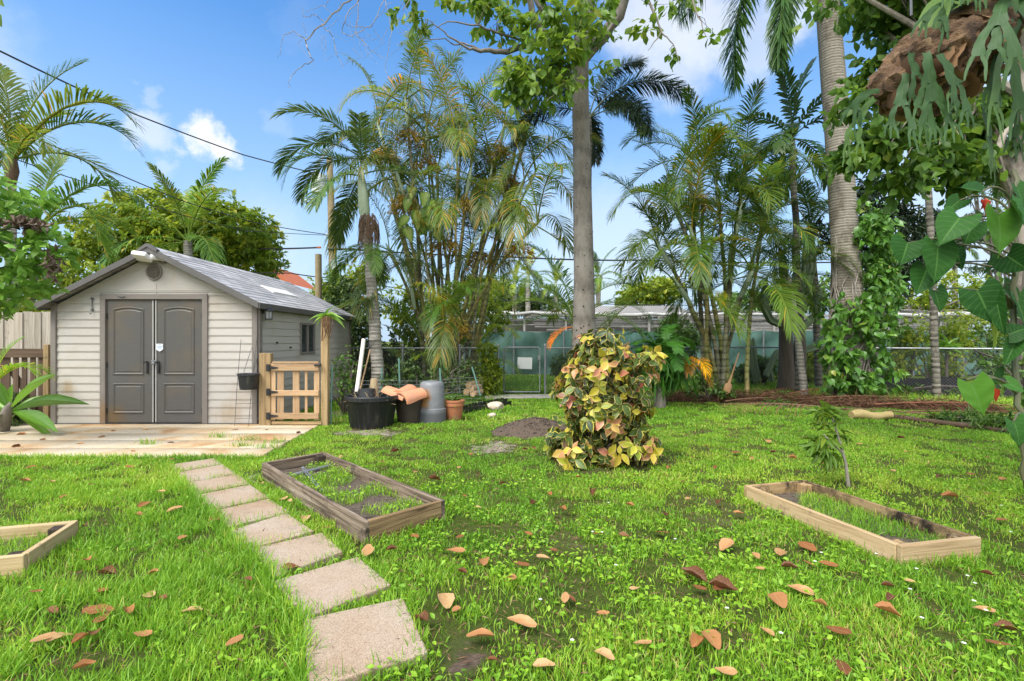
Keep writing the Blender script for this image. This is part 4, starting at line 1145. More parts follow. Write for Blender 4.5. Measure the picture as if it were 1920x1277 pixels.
# ======================= green windscreen and lath house beyond =======================
def Wx(px): return (px - 960) / F * 20.0
ws = thing('windscreen_fence', 'green shade-cloth windscreen fence beyond the garden gate', 'fence', (Wx(1200), 20, 0))
m = MB(); n = 180; vs = []; xs_ = np.linspace(Wx(870), Wx(1990), n + 1); rs = np.random.RandomState(1)
nzr = 8
for i, x in enumerate(xs_):
    sag = .07 * abs(math.sin(i * math.pi / 15)) ; 
    for j in range(nzr + 1):
        z = .08 + (1.80 - sag - .08) * j / nzr
        vs.append((x, 20 + .05 * math.sin(i * .9 + j * .6) + .04 * math.sin(i * .37 - j * 1.3) + rs.uniform(-.008, .008), z))
m.add(vs, [(i * (nzr + 1) + j, (i + 1) * (nzr + 1) + j, (i + 1) * (nzr + 1) + j + 1, i * (nzr + 1) + j + 1) for i in range(n) for j in range(nzr)])
m.obj('screen_cloth', M['screen'], ws, True)
for i in range(0, n + 1, 15):
    m = MB(); m.tube([(xs_[i], 19.93, 0), (xs_[i], 19.93, 1.86)], .03, 8); m.obj('post', M['steel'], ws)
lh = thing('lath_house', 'grey lath shade house with rolled white cloth beyond the green screen', 'shade house', (Wx(1300), 24, 0))
rs = np.random.RandomState(8)
def Lx(px): return (px - 960) / F * 23.0
for px in range(905, 2000, 78):
    m = MB(); m.box((Lx(px), 23, 1.35), (.09, .09, 2.7)); m.obj('frame_post', M['lath'], lh)
m = MB()
for k in range(420):
    x = Lx(905) + k * (Lx(1990) - Lx(905)) / 420
    m.box((x, 25.6, 2.62 + .16 * math.sin(x * .8) + rs.uniform(-.02, .02)), (.045, 5.2, .018), Matrix.Rotation(rs.uniform(-.03, .03), 3, 'Z'))
m.obj('roof_laths', M['lath'], lh)
m = MB()
for k in range(110):
    z = 1.75 + .045 * k * .6; x0 = rs.uniform(Lx(905), Lx(1700)); L = rs.uniform(2, 6)
    m.box((x0 + L / 2, 23.1 + rs.uniform(-.03, .03), rs.uniform(1.7, 2.55)), (L, .02, .05), Matrix.Rotation(rs.uniform(-.03, .03), 3, 'Y'))
m.obj('side_laths', M['lath'], lh)
m = MB()
for (a, b, r) in ((920, 1075, .12), (1045, 1290, .085), (1560, 1720, .12), (1720, 1860, .12), (1270, 1480, .07), (1850, 1990, .1)):
    pts = [Vector((Lx(a + (b - a) * t), 22.85, 2.55 + rs.uniform(-.05, .05) + (.06 if a == 920 else 0))) for t in np.linspace(0, 1, 11)]
    m.tube(pts, [r * rs.uniform(.5, 1.15) for _ in pts], 9)
m.obj('rolled_cloth', M['tarp'], lh, True)
m = MB(); m.box((Lx(1450), 27.9, 1.3), (Lx(1990) - Lx(905), .1, 2.5)); m.obj('back_cloth', M['back'], lh)
m = MB(); m.box((Lx(1190), 24.5, 2.86), (5.4, 2.2, .05), Matrix.Rotation(R_(12), 3, 'X'), .01)
for k in range(50): m.box((Lx(1190) - 2.7 + k * .11, 24.5, 2.90), (.03, 2.2, .04), Matrix.Rotation(R_(12), 3, 'X'))
m.obj('corrugated_sheet', M['lath'], lh)
# low black edging cloth at the right
m = MB(); a = G(1660, 742); b_ = G(1960, 750); n = 30
vs = []
for i in range(n + 1):
    p = Vector((Gd(1640, 13.9), 13.9, 0)).lerp(Vector((Gd(2010, 12.6), 12.6, 0)), i / n)
    vs += [(p.x, p.y + .02 * math.sin(i), 0), (p.x, p.y + .02 * math.sin(i * 1.3), .42 + .03 * math.sin(i * .7))]
m.add(vs, [(2 * i, 2 * i + 2, 2 * i + 3, 2 * i + 1) for i in range(n)])
tag(m.obj('black_edging', M['black_cloth']), 'low strip of black cloth edging behind the right chain-link fence', 'edging')

# ======================= utility pole, stub pole, wires =======================
PD = 21.0
up_ = P(625, 560, PD); upx = Gd(625, PD)
pole = thing('utility_pole', 'tall wooden utility pole with a grey transformer can behind the shed', 'utility pole', (upx, PD, 0))
m = MB(); m.tube([(upx + .02, PD, 0), (upx, PD, 4), (Gd(618, PD), PD, 8.9)], [.19, .17, .12], 14); m.obj('pole_shaft', M['pole_wood'], pole, True)
c = P(597.5, 346, PD - .15)
m = MB(); m.lathe([(0, -.39), (.2, -.39), (.27, -.36), (.285, .36), (.27, .39), (.18, .42), (0, .43)], c, 22); tr = m.obj('transformer', M['can'], pole, True)
m = MB(); m.lathe([(.03, .42), (.06, .45), (.05, .52), (.03, .6), (0, .62)], c + Vector((-.1, 0, 0)), 10); m.obj('bushing', M['can'], tr, True)
m = MB(); m.box((c.x + .3, PD, c.z + .2), (.35, .06, .06)); m.box((c.x + .3, PD, c.z - .2), (.35, .06, .06)); m.obj('bracket', M['steel_dark'], pole)
m = MB(); a = P(563, 378, PD); m.tube([a, P(612, 366, PD)], .035, 6); m.obj('cross_arm', M['steel'], pole)
for k in range(4):
    p = P(566 + k * 9, 379 - k * 2, PD); m = MB(); m.lathe([(.02, 0), (.05, .03), (.03, .06), (.05, .09), (.03, .12), (0, .13)], p - Vector((0, 0, .14)), 8); m.obj('insulator', M['steel_dark'], pole)
m = MB(); p = P(632, 467, PD - .15); m.box((p.x, p.y, p.z), (.75, .1, .1), bev=.03); m.obj('splice_box', M['dark'], pole)
m = MB(); p = P(598, 464, PD - .1); m.box(p, (.18, .06, .08), bev=.02); m.obj('marker', M['orange_roof'], pole)
m = MB(); p = P(625, 497, PD - .2); m.box(p, (.2, .05, .42), bev=.01); m.obj('meter_box', M['can'], pole)
m = MB(); p = P(615, 440, PD - .2); m.box(p, (.2, .06, .08), bev=.02); m.obj('clamp', M['steel'], pole)
m = MB(); p = P(598, 560, 15.5); m.tube([(p.x, 15.5, 0), (Gd(597, 15.5), 15.5, 1.4 + (638.5 - 477) / F * 15.5)], [.105, .095], 12)
tag(m.obj('stub_pole', M['pole_wood'], smooth=True, origin=(p.x, 15.5, 0)), 'short grey timber stub pole just behind the shed roof', 'pole')
def wire(label, pts, r, sag=.0, n=24):
    """overhead cable through real points; sags between them"""
    P_ = [Vector(p) for p in pts]; q = []
    for a, b in zip(P_[:-1], P_[1:]):
        for i in range(n):
            t = i / n; v = a.lerp(b, t); v.z -= sag * 4 * t * (1 - t); q.append(v)
    q.append(P_[-1]); m = MB(); m.tube(q, r, 5, False)
    return tag(m.obj('overhead_wire', M['wire'], origin=P_[0]), label, 'wire', 'overhead wires')
wire('thick black wire sloping from the top left of the sky to the pole transformer', [P(-140, 15, 9), P(0, 96, 11), P(250, 213, 15), P(455, 290, 19), P(612, 330, PD)], .022, .02)
wire('thin wire sloping through the left palm down to the clamp on the pole', [P(-150, 150, 9), P(0, 228, 10.5), P(140, 290, 12.5), P(340, 376, 16.5), P(480, 418, 19), P(614, 440, PD)], .016, .02)
wire('lower thin wire sloping behind the leafy left bush and the shed tree', [P(-150, 225, 9), P(0, 288, 10.5), P(180, 348, 13), P(330, 400, 16), P(460, 432, 19), P(614, 441, PD)], .012, .02)
wire('thick level cable running left from the pole across the tree top', [P(-200, 460, 22), P(130, 463, 22), P(400, 466, 21.5), P(600, 464, PD)], .035, .04)
wire('level cable running right from the pole behind all the palms', [P(650, 467, PD), P(960, 482, 22), P(1210, 488, 23), P(1560, 492, 24), P(2000, 486, 25)], .035, .05)
wire('thin lower cable running left from the stub pole behind the shed tree', [P(-200, 520, 22), P(430, 508, 21), P(545, 512, 20), P(620, 521, PD)], .022, .03)
wire('thin low cable behind the lath house running right', [P(620, 521, PD), P(900, 560, 29), P(1120, 570, 30), P(1500, 572, 31)], .022, .05)
wire('faint hanging guy wire right of the utility pole', [P(632, 390, PD), P(655, 500, PD - .5)], .012, 0)
# far house with an orange roof edge behind the shed
hs_ = thing('far_house', 'small far house with an orange roof edge behind the shed roof', 'house', (Gd(540, 34), 34, 0))
m = MB(); x0, x1 = Gd(470, 34), Gd(600, 34); m.box(((x0 + x1) / 2, 36, 1.9), (x1 - x0 - .3, 4, 3.8)); m.obj('wall', M['plaster'], hs_)
m = MB(); zp = 1.4 + (638.5 - 497) / F * 34; ze = 1.4 + (638.5 - 534) / F * 34
m.add([(Gd(503, 34), 33.7, zp), (Gd(551, 34), 33.7, ze), (Gd(551, 34), 38.5, ze), (Gd(503, 34), 38.5, zp), (Gd(440, 34), 38.5, ze), (Gd(440, 34), 33.7, ze),
       (Gd(503, 34), 33.7, zp - .25), (Gd(551, 34), 33.7, ze - .25), (Gd(440, 34), 33.7, ze - .25)], [(0, 1, 2, 3), (0, 3, 4, 5), (0, 6, 7, 1), (0, 5, 8, 6)])
m.obj('roof', M['orange_roof'], hs_)
m = MB(); m.add([(Gd(503, 34), 33.9, zp - .2), (Gd(551, 34), 33.9, ze - .2), (Gd(440, 34), 33.9, ze - .2)], [(0, 1, 2)]); m.obj('gable', M['plaster'], hs_)
# ======================= foliage materials =======================
V_ = {}
V_['areca'] = leafmat('areca_leaf', [(0, (.05, .10, .016)), (.35, (.09, .165, .022)), (.7, (.15, .215, .03)), (.88, (.23, .225, .032)), (1, (.38, .26, .03))], .42, .38, tint=True)
V_['palm'] = leafmat('palm_leaf', [(0, (.04, .085, .022)), (.5, (.07, .135, .032)), (.9, (.12, .175, .042)), (1, (.19, .185, .05))], .38, .34, tint=True)
V_['foxtail'] = leafmat('foxtail_leaf', [(0, (.018, .034, .014)), (.6, (.038, .066, .026)), (1, (.075, .095, .04))], .42, .22, tint=True)
V_['deadfrond'] = leafmat('dead_frond', [(0, (.10, .045, .022)), (.5, (.17, .085, .045)), (1, (.27, .17, .10))], .8, .1, tint=True)
V_['crownshaft'] = pmat('crownshaft', (.25, .33, .20), (.33, .39, .27), 3, .45, .1, (1, 1, .4))
V_['trunk_pale'] = trunkmat('palm_trunk_pale', (.27, .245, .205), (.42, .39, .335), 22, .4, blotch=(.20, .18, .15), ringc=.38)
V_['trunk_royal'] = trunkmat('palm_trunk_royal', (.235, .205, .165), (.345, .31, .255), 30, .35, blotch=(.165, .14, .11), ringc=.35)
V_['trunk_thin'] = trunkmat('palm_trunk_thin', (.13, .12, .095), (.22, .20, .16), 15, .6, blotch=(.075, .07, .055), ringc=.55)
V_['cane'] = trunkmat('areca_cane', (.15, .165, .055), (.28, .265, .10), 12, .3, rough=.55, blotch=(.32, .24, .10), ringc=.5)
V_['cane2'] = trunkmat('areca_cane_grey', (.18, .18, .115), (.31, .29, .19), 12, .3, rough=.6, blotch=(.10, .085, .05), ringc=.5)
V_['ceiba'] = trunkmat('smooth_grey_bark', (.115, .098, .078), (.23, .205, .17), 3.2, .8, blotch=(.20, .185, .155), ringc=.25)
V_['thorn'] = pmat('bark_thorn', (.05, .04, .03), (.03, .024, .018), 20, .8, .2)
V_['branch'] = pmat('branch_bark', (.21, .185, .15), (.13, .11, .09), 9, .85, .5, (3, 3, 1), .01)
V_['twig'] = pmat('twig_bark', (.12, .10, .08), (.08, .065, .05), 9, .85, .3)
V_['twig_pale'] = pmat('twig_pale', (.30, .27, .23), (.20, .17, .14), 9, .85, .3)
V_['yellow'] = leafmat('flower_stalk', [(0, (.36, .22, .03)), (.5, (.48, .30, .04)), (1, (.30, .26, .05))], .6, .2)
V_['tree_bright'] = leafmat('canopy_leaf', [(0, (.06, .14, .014)), (.45, (.12, .23, .02)), (.8, (.19, .29, .028)), (1, (.30, .33, .04))], .45, .45, vein=(.17, .26, .05))
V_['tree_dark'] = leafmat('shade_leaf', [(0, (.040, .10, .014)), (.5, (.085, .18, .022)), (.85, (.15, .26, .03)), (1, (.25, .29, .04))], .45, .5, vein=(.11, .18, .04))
V_['lime'] = leafmat('lime_leaf', [(0, (.08, .15, .014)), (.4, (.17, .255, .02)), (.8, (.30, .36, .03)), (1, (.50, .48, .06))], .45, .45)
V_['bush_green'] = leafmat('bush_leaf', [(0, (.045, .11, .018)), (.5, (.09, .18, .028)), (1, (.17, .26, .04))], .42, .3)
V_['hedge_dark'] = leafmat('hedge_leaf', [(0, (.028, .062, .014)), (.5, (.055, .105, .022)), (1, (.11, .16, .03))], .45, .28)
V_['clusia'] = leafmat('clusia_leaf', [(0, (.09, .23, .025)), (.5, (.18, .37, .045)), (1, (.30, .48, .08))], .42, .34, vein=(.28, .42, .13))
V_['mango'] = leafmat('mango_leaf', [(0, (.014, .032, .011)), (.6, (.026, .052, .016)), (1, (.055, .085, .024))], .35, .2)
V_['croton'] = leafmat('croton_leaf', [(0, (.020, .050, .014)), (.20, (.05, .10, .018)), (.26, (.16, .22, .02)), (.40, (.42, .42, .03)), (.55, (.58, .47, .05)), (.64, (.50, .26, .10)), (.74, (.52, .22, .13)), (.79, (.40, .08, .055)), (.83, (.028, .06, .016)), (1, (.08, .14, .022))], .42, .25,
    edge=[(0, (.62, .52, .07)), (.5, (.60, .38, .20)), (1, (.52, .52, .09))], vein=(.24, .24, .05), edge_w=.74)
V_['philo'] = leafmat('philodendron_leaf', [(0, (.012, .050, .010)), (.5, (.030, .105, .016)), (.85, (.10, .24, .022)), (1, (.26, .27, .04))], .5, .28, vein=(.10, .22, .05), spec=.12)
V_['pothos'] = leafmat('vine_leaf', [(0, (.045, .12, .018)), (.5, (.085, .21, .028)), (.9, (.16, .31, .04)), (1, (.34, .34, .06))], .33, .3, vein=(.13, .25, .06))
V_['antler'] = leafmat('antler_leaf', [(0, (.018, .056, .012)), (.5, (.034, .090, .020)), (1, (.09, .17, .035))], .6, .18, vein=(.07, .14, .05))
V_['shield'] = leafmat('shield_leaf', [(0, (.10, .05, .022)), (.5, (.21, .115, .05)), (.9, (.34, .205, .095)), (1, (.42, .28, .15))], .8, .12)
V_['shield_green'] = leafmat('shield_green', [(0, (.13, .25, .06)), (1, (.24, .36, .10))], .5, .3)
V_['twig_early'] = pmat('creeper_stem', (.12, .14, .05), (.16, .13, .06), 8, .7, .2)
V_['creeper'] = leafmat('creeper_leaf', [(0, (.10, .20, .025)), (.5, (.24, .36, .05)), (1, (.45, .50, .14))], .4, .35, edge=[(0, (.12, .24, .03)), (1, (.10, .20, .03))], vein=(.5, .5, .2), edge_w=.5)
V_['strap'] = leafmat('strap_leaf', [(0, (.075, .19, .022)), (.5, (.13, .29, .03)), (1, (.20, .38, .045))], .32, .35, vein=(.24, .42, .09))
V_['fern'] = leafmat('fern_leaf', [(0, (.035, .12, .014)), (.5, (.065, .20, .02)), (1, (.12, .28, .03))], .42, .35)
V_['cactus'] = pmat('cactus_skin', (.10, .16, .075), (.16, .21, .11), 5, .6, .3, (1, 1, .4))
V_['cactus_old'] = pmat('cactus_trunk', (.07, .055, .042), (.12, .095, .07), 6, .85, .5, (2, 2, .5))
V_['grass'] = leafmat('grass_blade', [(0, (.10, .25, .018)), (.45, (.195, .39, .026)), (.8, (.32, .51, .042)), (.94, (.46, .54, .06)), (1, (.42, .36, .13))], .5, .38)
V_['weed'] = leafmat('weed_leaf', [(0, (.11, .26, .014)), (.5, (.20, .39, .02)), (1, (.32, .50, .035))], .5, .35)
V_['dryleaf'] = leafmat('fallen_leaf', [(0, (.06, .024, .010)), (.3, (.17, .06, .018)), (.6, (.30, .115, .032)), (.85, (.40, .19, .07)), (1, (.50, .31, .14))], .6, .15, vein=(.42, .25, .12))
V_['spath'] = leafmat('red_spathe', [(0, (.40, .045, .02)), (1, (.55, .10, .035))], .4, .3)
V_['fiber'] = pmat('palm_fiber', (.17, .105, .06), (.09, .055, .035), 14, .95, .8, (1, 1, 3), .02)

# ======================= fronds =======================
def frond_mesh(name, mat, L=2.2, n=46, ll=.55, w=.03, phi0=55, bend=95, vee=25, droop=.6, plum=False, a0=62, a1=24, pet=.16, seed=0, yellow=0.0, gap=0.0, bend_p=1.3, rach=.016, stiff=False):
    rs = np.random.RandomState(seed)
    S = 26; ss = np.linspace(0, 1, S); ph = R_(phi0) - R_(bend) * ss ** bend_p
    x = np.concatenate([[0], np.cumsum(np.cos(ph[:-1]) * L / (S - 1))]); z = np.concatenate([[0], np.cumsum(np.sin(ph[:-1]) * L / (S - 1))])
    yb = np.cumsum(rs.normal(0, .004 * L, S)) * ss
    Vs = []; Qs = []; As = []; nv = 0
    # rachis as a 3-sided tube
    rv = []; rq = []; ra = []
    for i in range(S):
        r = rach * (1.15 - ss[i]) ** 1.0 + .003
        up = np.array([-math.sin(ph[i]), 0, math.cos(ph[i])]); c = np.array([x[i], yb[i], z[i]])
        for k in range(4):
            an = k * math.pi / 2 + .78; rv.append(c + up * r * math.cos(an) + np.array([0, 1, 0]) * r * math.sin(an)); ra.append((.75, ss[i], 0))
    for i in range(S - 1):
        for k in range(4): rq.append((i * 4 + k, i * 4 + (k + 1) % 4, i * 4 + 4 + (k + 1) % 4, i * 4 + 4 + k))
    Vs.append(np.array(rv)); Qs.append(np.array(rq)); As.append(np.array(ra))
    lv = []; lq = []; la = []
    base_r = rs.uniform(.1, .75)
    for i in range(n):
        t = (i + .5) / n; s = pet + (1 - pet) * t ** .95
        j = min(int(s * (S - 1)), S - 2); f = s * (S - 1) - j
        p = np.array([x[j] + (x[j + 1] - x[j]) * f, yb[j], z[j] + (z[j + 1] - z[j]) * f]); a = ph[j]
        T = np.array([math.cos(a), 0, math.sin(a)]); Nn = np.array([-math.sin(a), 0, math.cos(a)])
        prof = max(.18, math.sin(math.pi * (.10 + .82 * t)) ** .6) if not plum else max(.35, math.sin(math.pi * (.12 + .8 * t)) ** .4)
        reps = [(1, 0), (-1, 0)] if not plum else [(1, 0), (-1, 0), (1, 1), (-1, 1)]
        for sd_, extra in reps:
            if gap and rs.rand() < gap: continue
            l = ll * prof * rs.uniform(.85, 1.1); ang = R_(a0 + (a1 - a0) * t + rs.normal(0, 4))
            el = R_(vee + rs.normal(0, 6)) if not plum else R_(rs.uniform(-75, 80))
            side = np.array([0, sd_, 0]) * math.cos(el) + Nn * math.sin(el)
            d = T * math.cos(ang) + side * math.sin(ang)
            dr = droop * rs.uniform(.7, 1.3)
            ww = w * rs.uniform(.8, 1.15) * (.6 + .4 * prof)
            wv = np.cross(d, Nn if abs(np.dot(d, Nn)) < .9 else T); wv /= max(1e-6, np.linalg.norm(wv))
            p0 = p; p1 = p + d * l * .35 + np.array([0, 0, -dr * l * .05]); p2 = p + d * l * .72 + np.array([0, 0, -dr * l * .24]); p3 = p + d * l * .96 + np.array([0, 0, -dr * l * .58])
            rr = np.clip(base_r + rs.normal(0, .1), 0, .82)
            if yellow and rs.rand() < yellow: rr = rs.uniform(.9, 1)
            b = len(lv)
            for q, k, ty in ((p0, .35, 0), (p1, 1, .35), (p2, .75, .7), (p3, .08, 1)):
                lv.append(q - wv * ww * .5 * k); la.append((rr, ty, -1)); lv.append(q + wv * ww * .5 * k); la.append((rr, ty, 1))
            for q in range(3): lq.append((b + 2 * q, b + 2 * q + 1, b + 2 * q + 3, b + 2 * q + 2))
    Vs.append(np.array(lv)); Qs.append(np.array(lq)); As.append(np.array(la))
    V, Q, A = join_np([(v, q, a) for v, q, a in zip(Vs, Qs, As)])
    return mesh_np(name, V, Q, A, mat, smooth=False)

def frond_set(name, mat, specs, **kw):
    """specs: list of phi0; two seeds each; returns [(phi0, mesh)]"""
    out = []
    for i, (p, b) in enumerate(specs):
        for s in range(2):
            k = dict(kw); k['seed'] = i * 7 + s + kw.get('seed', 0); k['phi0'] = p; k['bend'] = b * (1 + .12 * (s - .5))
            out.append((p, frond_mesh(name, mat, **k)))
    return out
FS = {}
FS['areca'] = frond_set('frond', V_['areca'], [(82, 60), (66, 95), (48, 110), (25, 95), (-5, 70)], L=2.3, n=60, ll=.60, w=.027, a0=70, vee=28, droop=.55, yellow=.06)
FS['areca_thin'] = frond_set('frond', V_['areca'], [(82, 55), (64, 110), (40, 120), (10, 85), (-25, 50)], L=2.2, n=58, ll=.62, w=.026, a0=74, vee=26, droop=1.0, yellow=.14, gap=.06, seed=40)
FS['palm'] = frond_set('frond', V_['palm'], [(80, 40), (60, 90), (38, 115), (15, 100), (-15, 60)], L=2.2, n=50, ll=.55, w=.046, vee=22, droop=.5, yellow=.03, seed=80)
FS['foxtail'] = frond_set('frond', V_['foxtail'], [(75, 70), (55, 120), (35, 125), (10, 95)], L=2.7, n=110, ll=.46, w=.03, droop=.35, plum=True, a0=58, a1=38, seed=120, pet=.2)
FS['royal'] = frond_set('frond', V_['palm'], [(60, 105), (35, 125), (10, 100), (-20, 62)], L=4.4, n=84, ll=.62, w=.042, droop=.7, plum=True, a0=60, a1=32, seed=150, pet=.1, rach=.035)
FS['coco'] = frond_set('frond', V_['areca'], [(80, 50), (58, 80), (35, 95), (8, 85)], L=3.6, n=54, ll=.75, w=.06, vee=15, droop=.75, yellow=.05, seed=170, rach=.03)
FS['fishtail'] = frond_set('frond', V_['palm'], [(85, 30), (62, 80), (35, 100), (5, 85), (-20, 60)], L=1.9, n=20, ll=.48, w=.085, vee=10, droop=.45, seed=190)
FS['left'] = frond_set('frond', V_['areca'], [(80, 45), (55, 118), (35, 125), (15, 105), (-10, 70)], L=1.75, n=52, ll=.40, w=.026, vee=34, droop=.45, yellow=.05, seed=220, bend_p=1.7)

def put_frond(parent, me, loc, az, scale=1.0, tilt=0.0, roll=0.0, color=None, name='frond'):
    o = bpy.data.objects.new(name, me); COL.objects.link(o); o.parent = parent
    o.location = Vector(loc) - wloc(parent); o.rotation_euler = (roll, -tilt, az); o.scale = (scale,) * 3
    if color: o.color = (*color, 1)
    return o
def crown(parent, fs, top, n, rs, scale=1.0, tint=None, yel=0.0, az0=None, skip=None, lo=0):
    """fronds in a spiral around a palm top: young ones upright, old ones low"""
    phis = sorted(set(p for p, _ in fs), reverse=True); a = rs.uniform(0, 6.28) if az0 is None else az0
    for i in range(n):
        t = i / max(1, n - 1); k = min(int(t * len(phis) + rs.uniform(-.3, .3)), len(phis) - 1); k = max(k, lo)
        ms = [m for p, m in fs if p == phis[k]]; a += 2.4 + rs.uniform(-.35, .35)
        c = tint or (1, 1, 1); v = rs.uniform(.72, 1.15); c = tuple(x * v for x in c)
        if rs.rand() < yel: c = (2.4, 1.5, .6)
        put_frond(parent, ms[rs.randint(len(ms))], Vector(top) + Vector((0, 0, -.10 * t * scale)), a, scale * rs.uniform(.85, 1.1), rs.uniform(-.12, .12), 0, c)
def stem_pts(a, b, n=9, bow=(0, 0, 0), rs=None, wob=0.0):
    a = Vector(a); b = Vector(b); bow = Vector(bow); out = []
    for i in range(n):
        t = i / (n - 1); p = a.lerp(b, t) + bow * 4 * t * (1 - t)
        if rs is not None and 0 < i < n - 1: p += Vector((rs.normal(0, wob), rs.normal(0, wob), 0))
        out.append(p)
    return out
def ringed(mb, pts, r0, r1, seg=10, every=.22, swell=1.10):
    """cane with slightly swollen leaf-scar rings"""
    P_ = []; R2 = []; L = 0; tot = sum((pts[i + 1] - pts[i]).length for i in range(len(pts) - 1)); n = max(4, int(tot / every))
    def at(s):
        d = s * tot; acc = 0
        for i in range(len(pts) - 1):
            l = (pts[i + 1] - pts[i]).length
            if acc + l >= d or i == len(pts) - 2: return pts[i].lerp(pts[i + 1], min(1, max(0, (d - acc) / max(l, 1e-6))))
            acc += l
    for i in range(n):
        s = i / n; r = r0 + (r1 - r0) * s
        for ds, k in ((0, 1.0), (.86 / n, 1.0), (.90 / n, swell), (.98 / n, swell)):
            P_.append(at(s + ds)); R2.append(r * k)
    P_.append(at(1.0)); R2.append(r1); mb.tube(P_, R2, seg)

def palm_clump(label, base, tops, fs, rs, nf, scale, cane='cane', stem_r=.05, extra=(), yel=.04, flowers=0, tint=None, spread=.35):
    t = thing('palm_clump', label, 'palm', base)
    for i, (px, py, d) in enumerate(tops):
        top = P(px, py, d); b = Vector(base) + Vector(((top.x - base[0]) * .16 + rs.uniform(-spread, spread) * .8, rs.uniform(-spread, spread), 0))
        bow = Vector(((b.x - top.x) * .10 + rs.uniform(-.08, .08), 0, 0)); bow.z = abs(top.x - b.x) * .10
        pts = stem_pts(b, top, 9, bow, rs, .015)
        m = MB(); r = stem_r * rs.uniform(.8, 1.2); ringed(m, pts, r, r * .62, 8, .24); m.obj('stem', V_[cane if rs.rand() < .6 else 'cane2'], t, True)
        m = MB(); ax = (pts[-1] - pts[-2]).normalized(); m.tube([top - ax * .5, top - ax * .25, top, top + ax * .35], [r * .75, r * 1.0, r * .9, r * .35], 8); m.obj('crownshaft', V_['crownshaft'], t, True)
        crown(t, fs, top + ax * .15, nf if not hasattr(nf, '__len__') else nf[i % len(nf)], rs, scale * rs.uniform(.85, 1.1), tint, yel)
        if i < flowers:
            parts = []; c = np.array(top - ax * .55); n = 420
            tpl = leaf_tpl([.3, 1, .2], 0, .3); aa = rs.uniform(0, 6.28, n); rr = rs.uniform(.02, .38, n)
            loc = c + np.stack([rr * np.cos(aa), rr * np.sin(aa), -rr * .9 + rs.normal(0, .1, n)], 1)
            D = np.stack([np.cos(aa), np.sin(aa), rs.uniform(-1.4, .2, n)], 1)
            parts.append(scatter(tpl, loc, frames(D, rand_dirs(rs, n)), np.stack([np.full(n, .13), np.full(n, .03), np.full(n, .05)], 1), rs.rand(n)))
            np_obj('flowers', parts, V_['yellow'], t)['kind'] = 'stuff'
    for (px, py, d, ms, az, sc_, col) in extra:
        put_frond(t, ms, P(px, py, d), az, sc_, 0, 0, col)
    return t

# ======================= palms =======================
rs = np.random.RandomState(21)
A = dict((p, [m for q, m in FS['areca'] if q == p]) for p, _ in FS['areca'])
B0 = (Gd(838, 13.9), 13.9, 0)
tops = [(762, 205, 13.6), (745, 330, 13.2), (800, 262, 14.2), (872, 215, 14.4), (880, 335, 13.4), (945, 238, 14.2), (978, 345, 13.6), (1000, 425, 13.3), (828, 405, 13.2), (905, 440, 14.4), (712, 245, 14.2), (962, 300, 14.6), (850, 560, 13.0), (772, 545, 12.9), (920, 330, 13.9), (790, 170, 14.6), (820, 330, 14.8), (855, 270, 13.2), (930, 400, 13.1), (740, 400, 14.4), (985, 260, 14.8), (890, 250, 14.9), (722, 340, 13.4), (735, 480, 13.2), (1000, 330, 14.2), (810, 480, 14.6), (880, 480, 14.4)]
ext = [(770, 610, 12.9, A[48][0], 3.5, .95, (.9, 1, .9)), (830, 620, 12.7, A[66][1], -1.1, 1.0, (.5, .75, .55)), (870, 610, 12.6, A[48][1], -1.9, .9, (.5, .75, .55)),
       (790, 640, 12.8, A[66][0], -2.4, .9, (.8, 1, .8)), (845, 600, 12.8, A[66][0], -.4, .9, (.8, .95, .8)), (775, 600, 13.0, A[25][0], 3.0, .9, (.85, 1, .8)), (900, 640, 12.9, A[48][0], -.7, .6, (1.1, 1.2, .8))] + [(x_, y_, 13.6, A[p_][k_], a_, .62, (1.5, 1.6, .9)) for (x_, y_, p_, k_, a_) in ((760, 700, 66, 0, 2.6), (775, 690, 82, 1, 3.6), (800, 700, 66, 1, -1.2), (850, 700, 82, 0, .3), (880, 705, 66, 0, .1), (895, 700, 48, 1, -.4), (745, 705, 48, 0, 3.3), (825, 705, 66, 1, -2.0))]
palm_clump('tall many-stemmed palm clump with thin arching canes left of the smooth grey tree', B0, tops, FS['areca_thin'], rs, (4, 4, 5, 4, 4), 1.0, 'cane', .048, ext, .07, 13, (1.25, 1.15, .8), .55)
rs = np.random.RandomState(33)
B1 = (Gd(1352, 12.6), 12.6, 0)
tops = [(1312, 330, 12.4), (1262, 380, 12.2), (1345, 360, 12.8), (1388, 400, 12.3), (1300, 450, 11.9), (1240, 470, 12.4), (1425, 450, 12.6), (1330, 500, 11.9), (1405, 520, 12.1), (1275, 540, 12.2), (1372, 460, 13.0), (1440, 400, 13.2), (1395, 330, 13.4), (1290, 300, 13.2)]
ext = [(1340, 640, 12.0, A[66][0], -1.7, .35, (1.5, 1.6, .8)), (1385, 620, 12.0, A[66][1], -.2, .8, (.8, 1, .7)), (1375, 520, 11.8, A[25][0], -.9, .8, (.9, 1.1, .9))]
palm_clump('bushy palm clump with thick yellow-green canes in front of the green screen', B1, tops, FS['areca'], rs, (7, 6, 6), 1.0, 'cane', .062, ext, .04, 1, (1.05, 1.15, .9), .40)

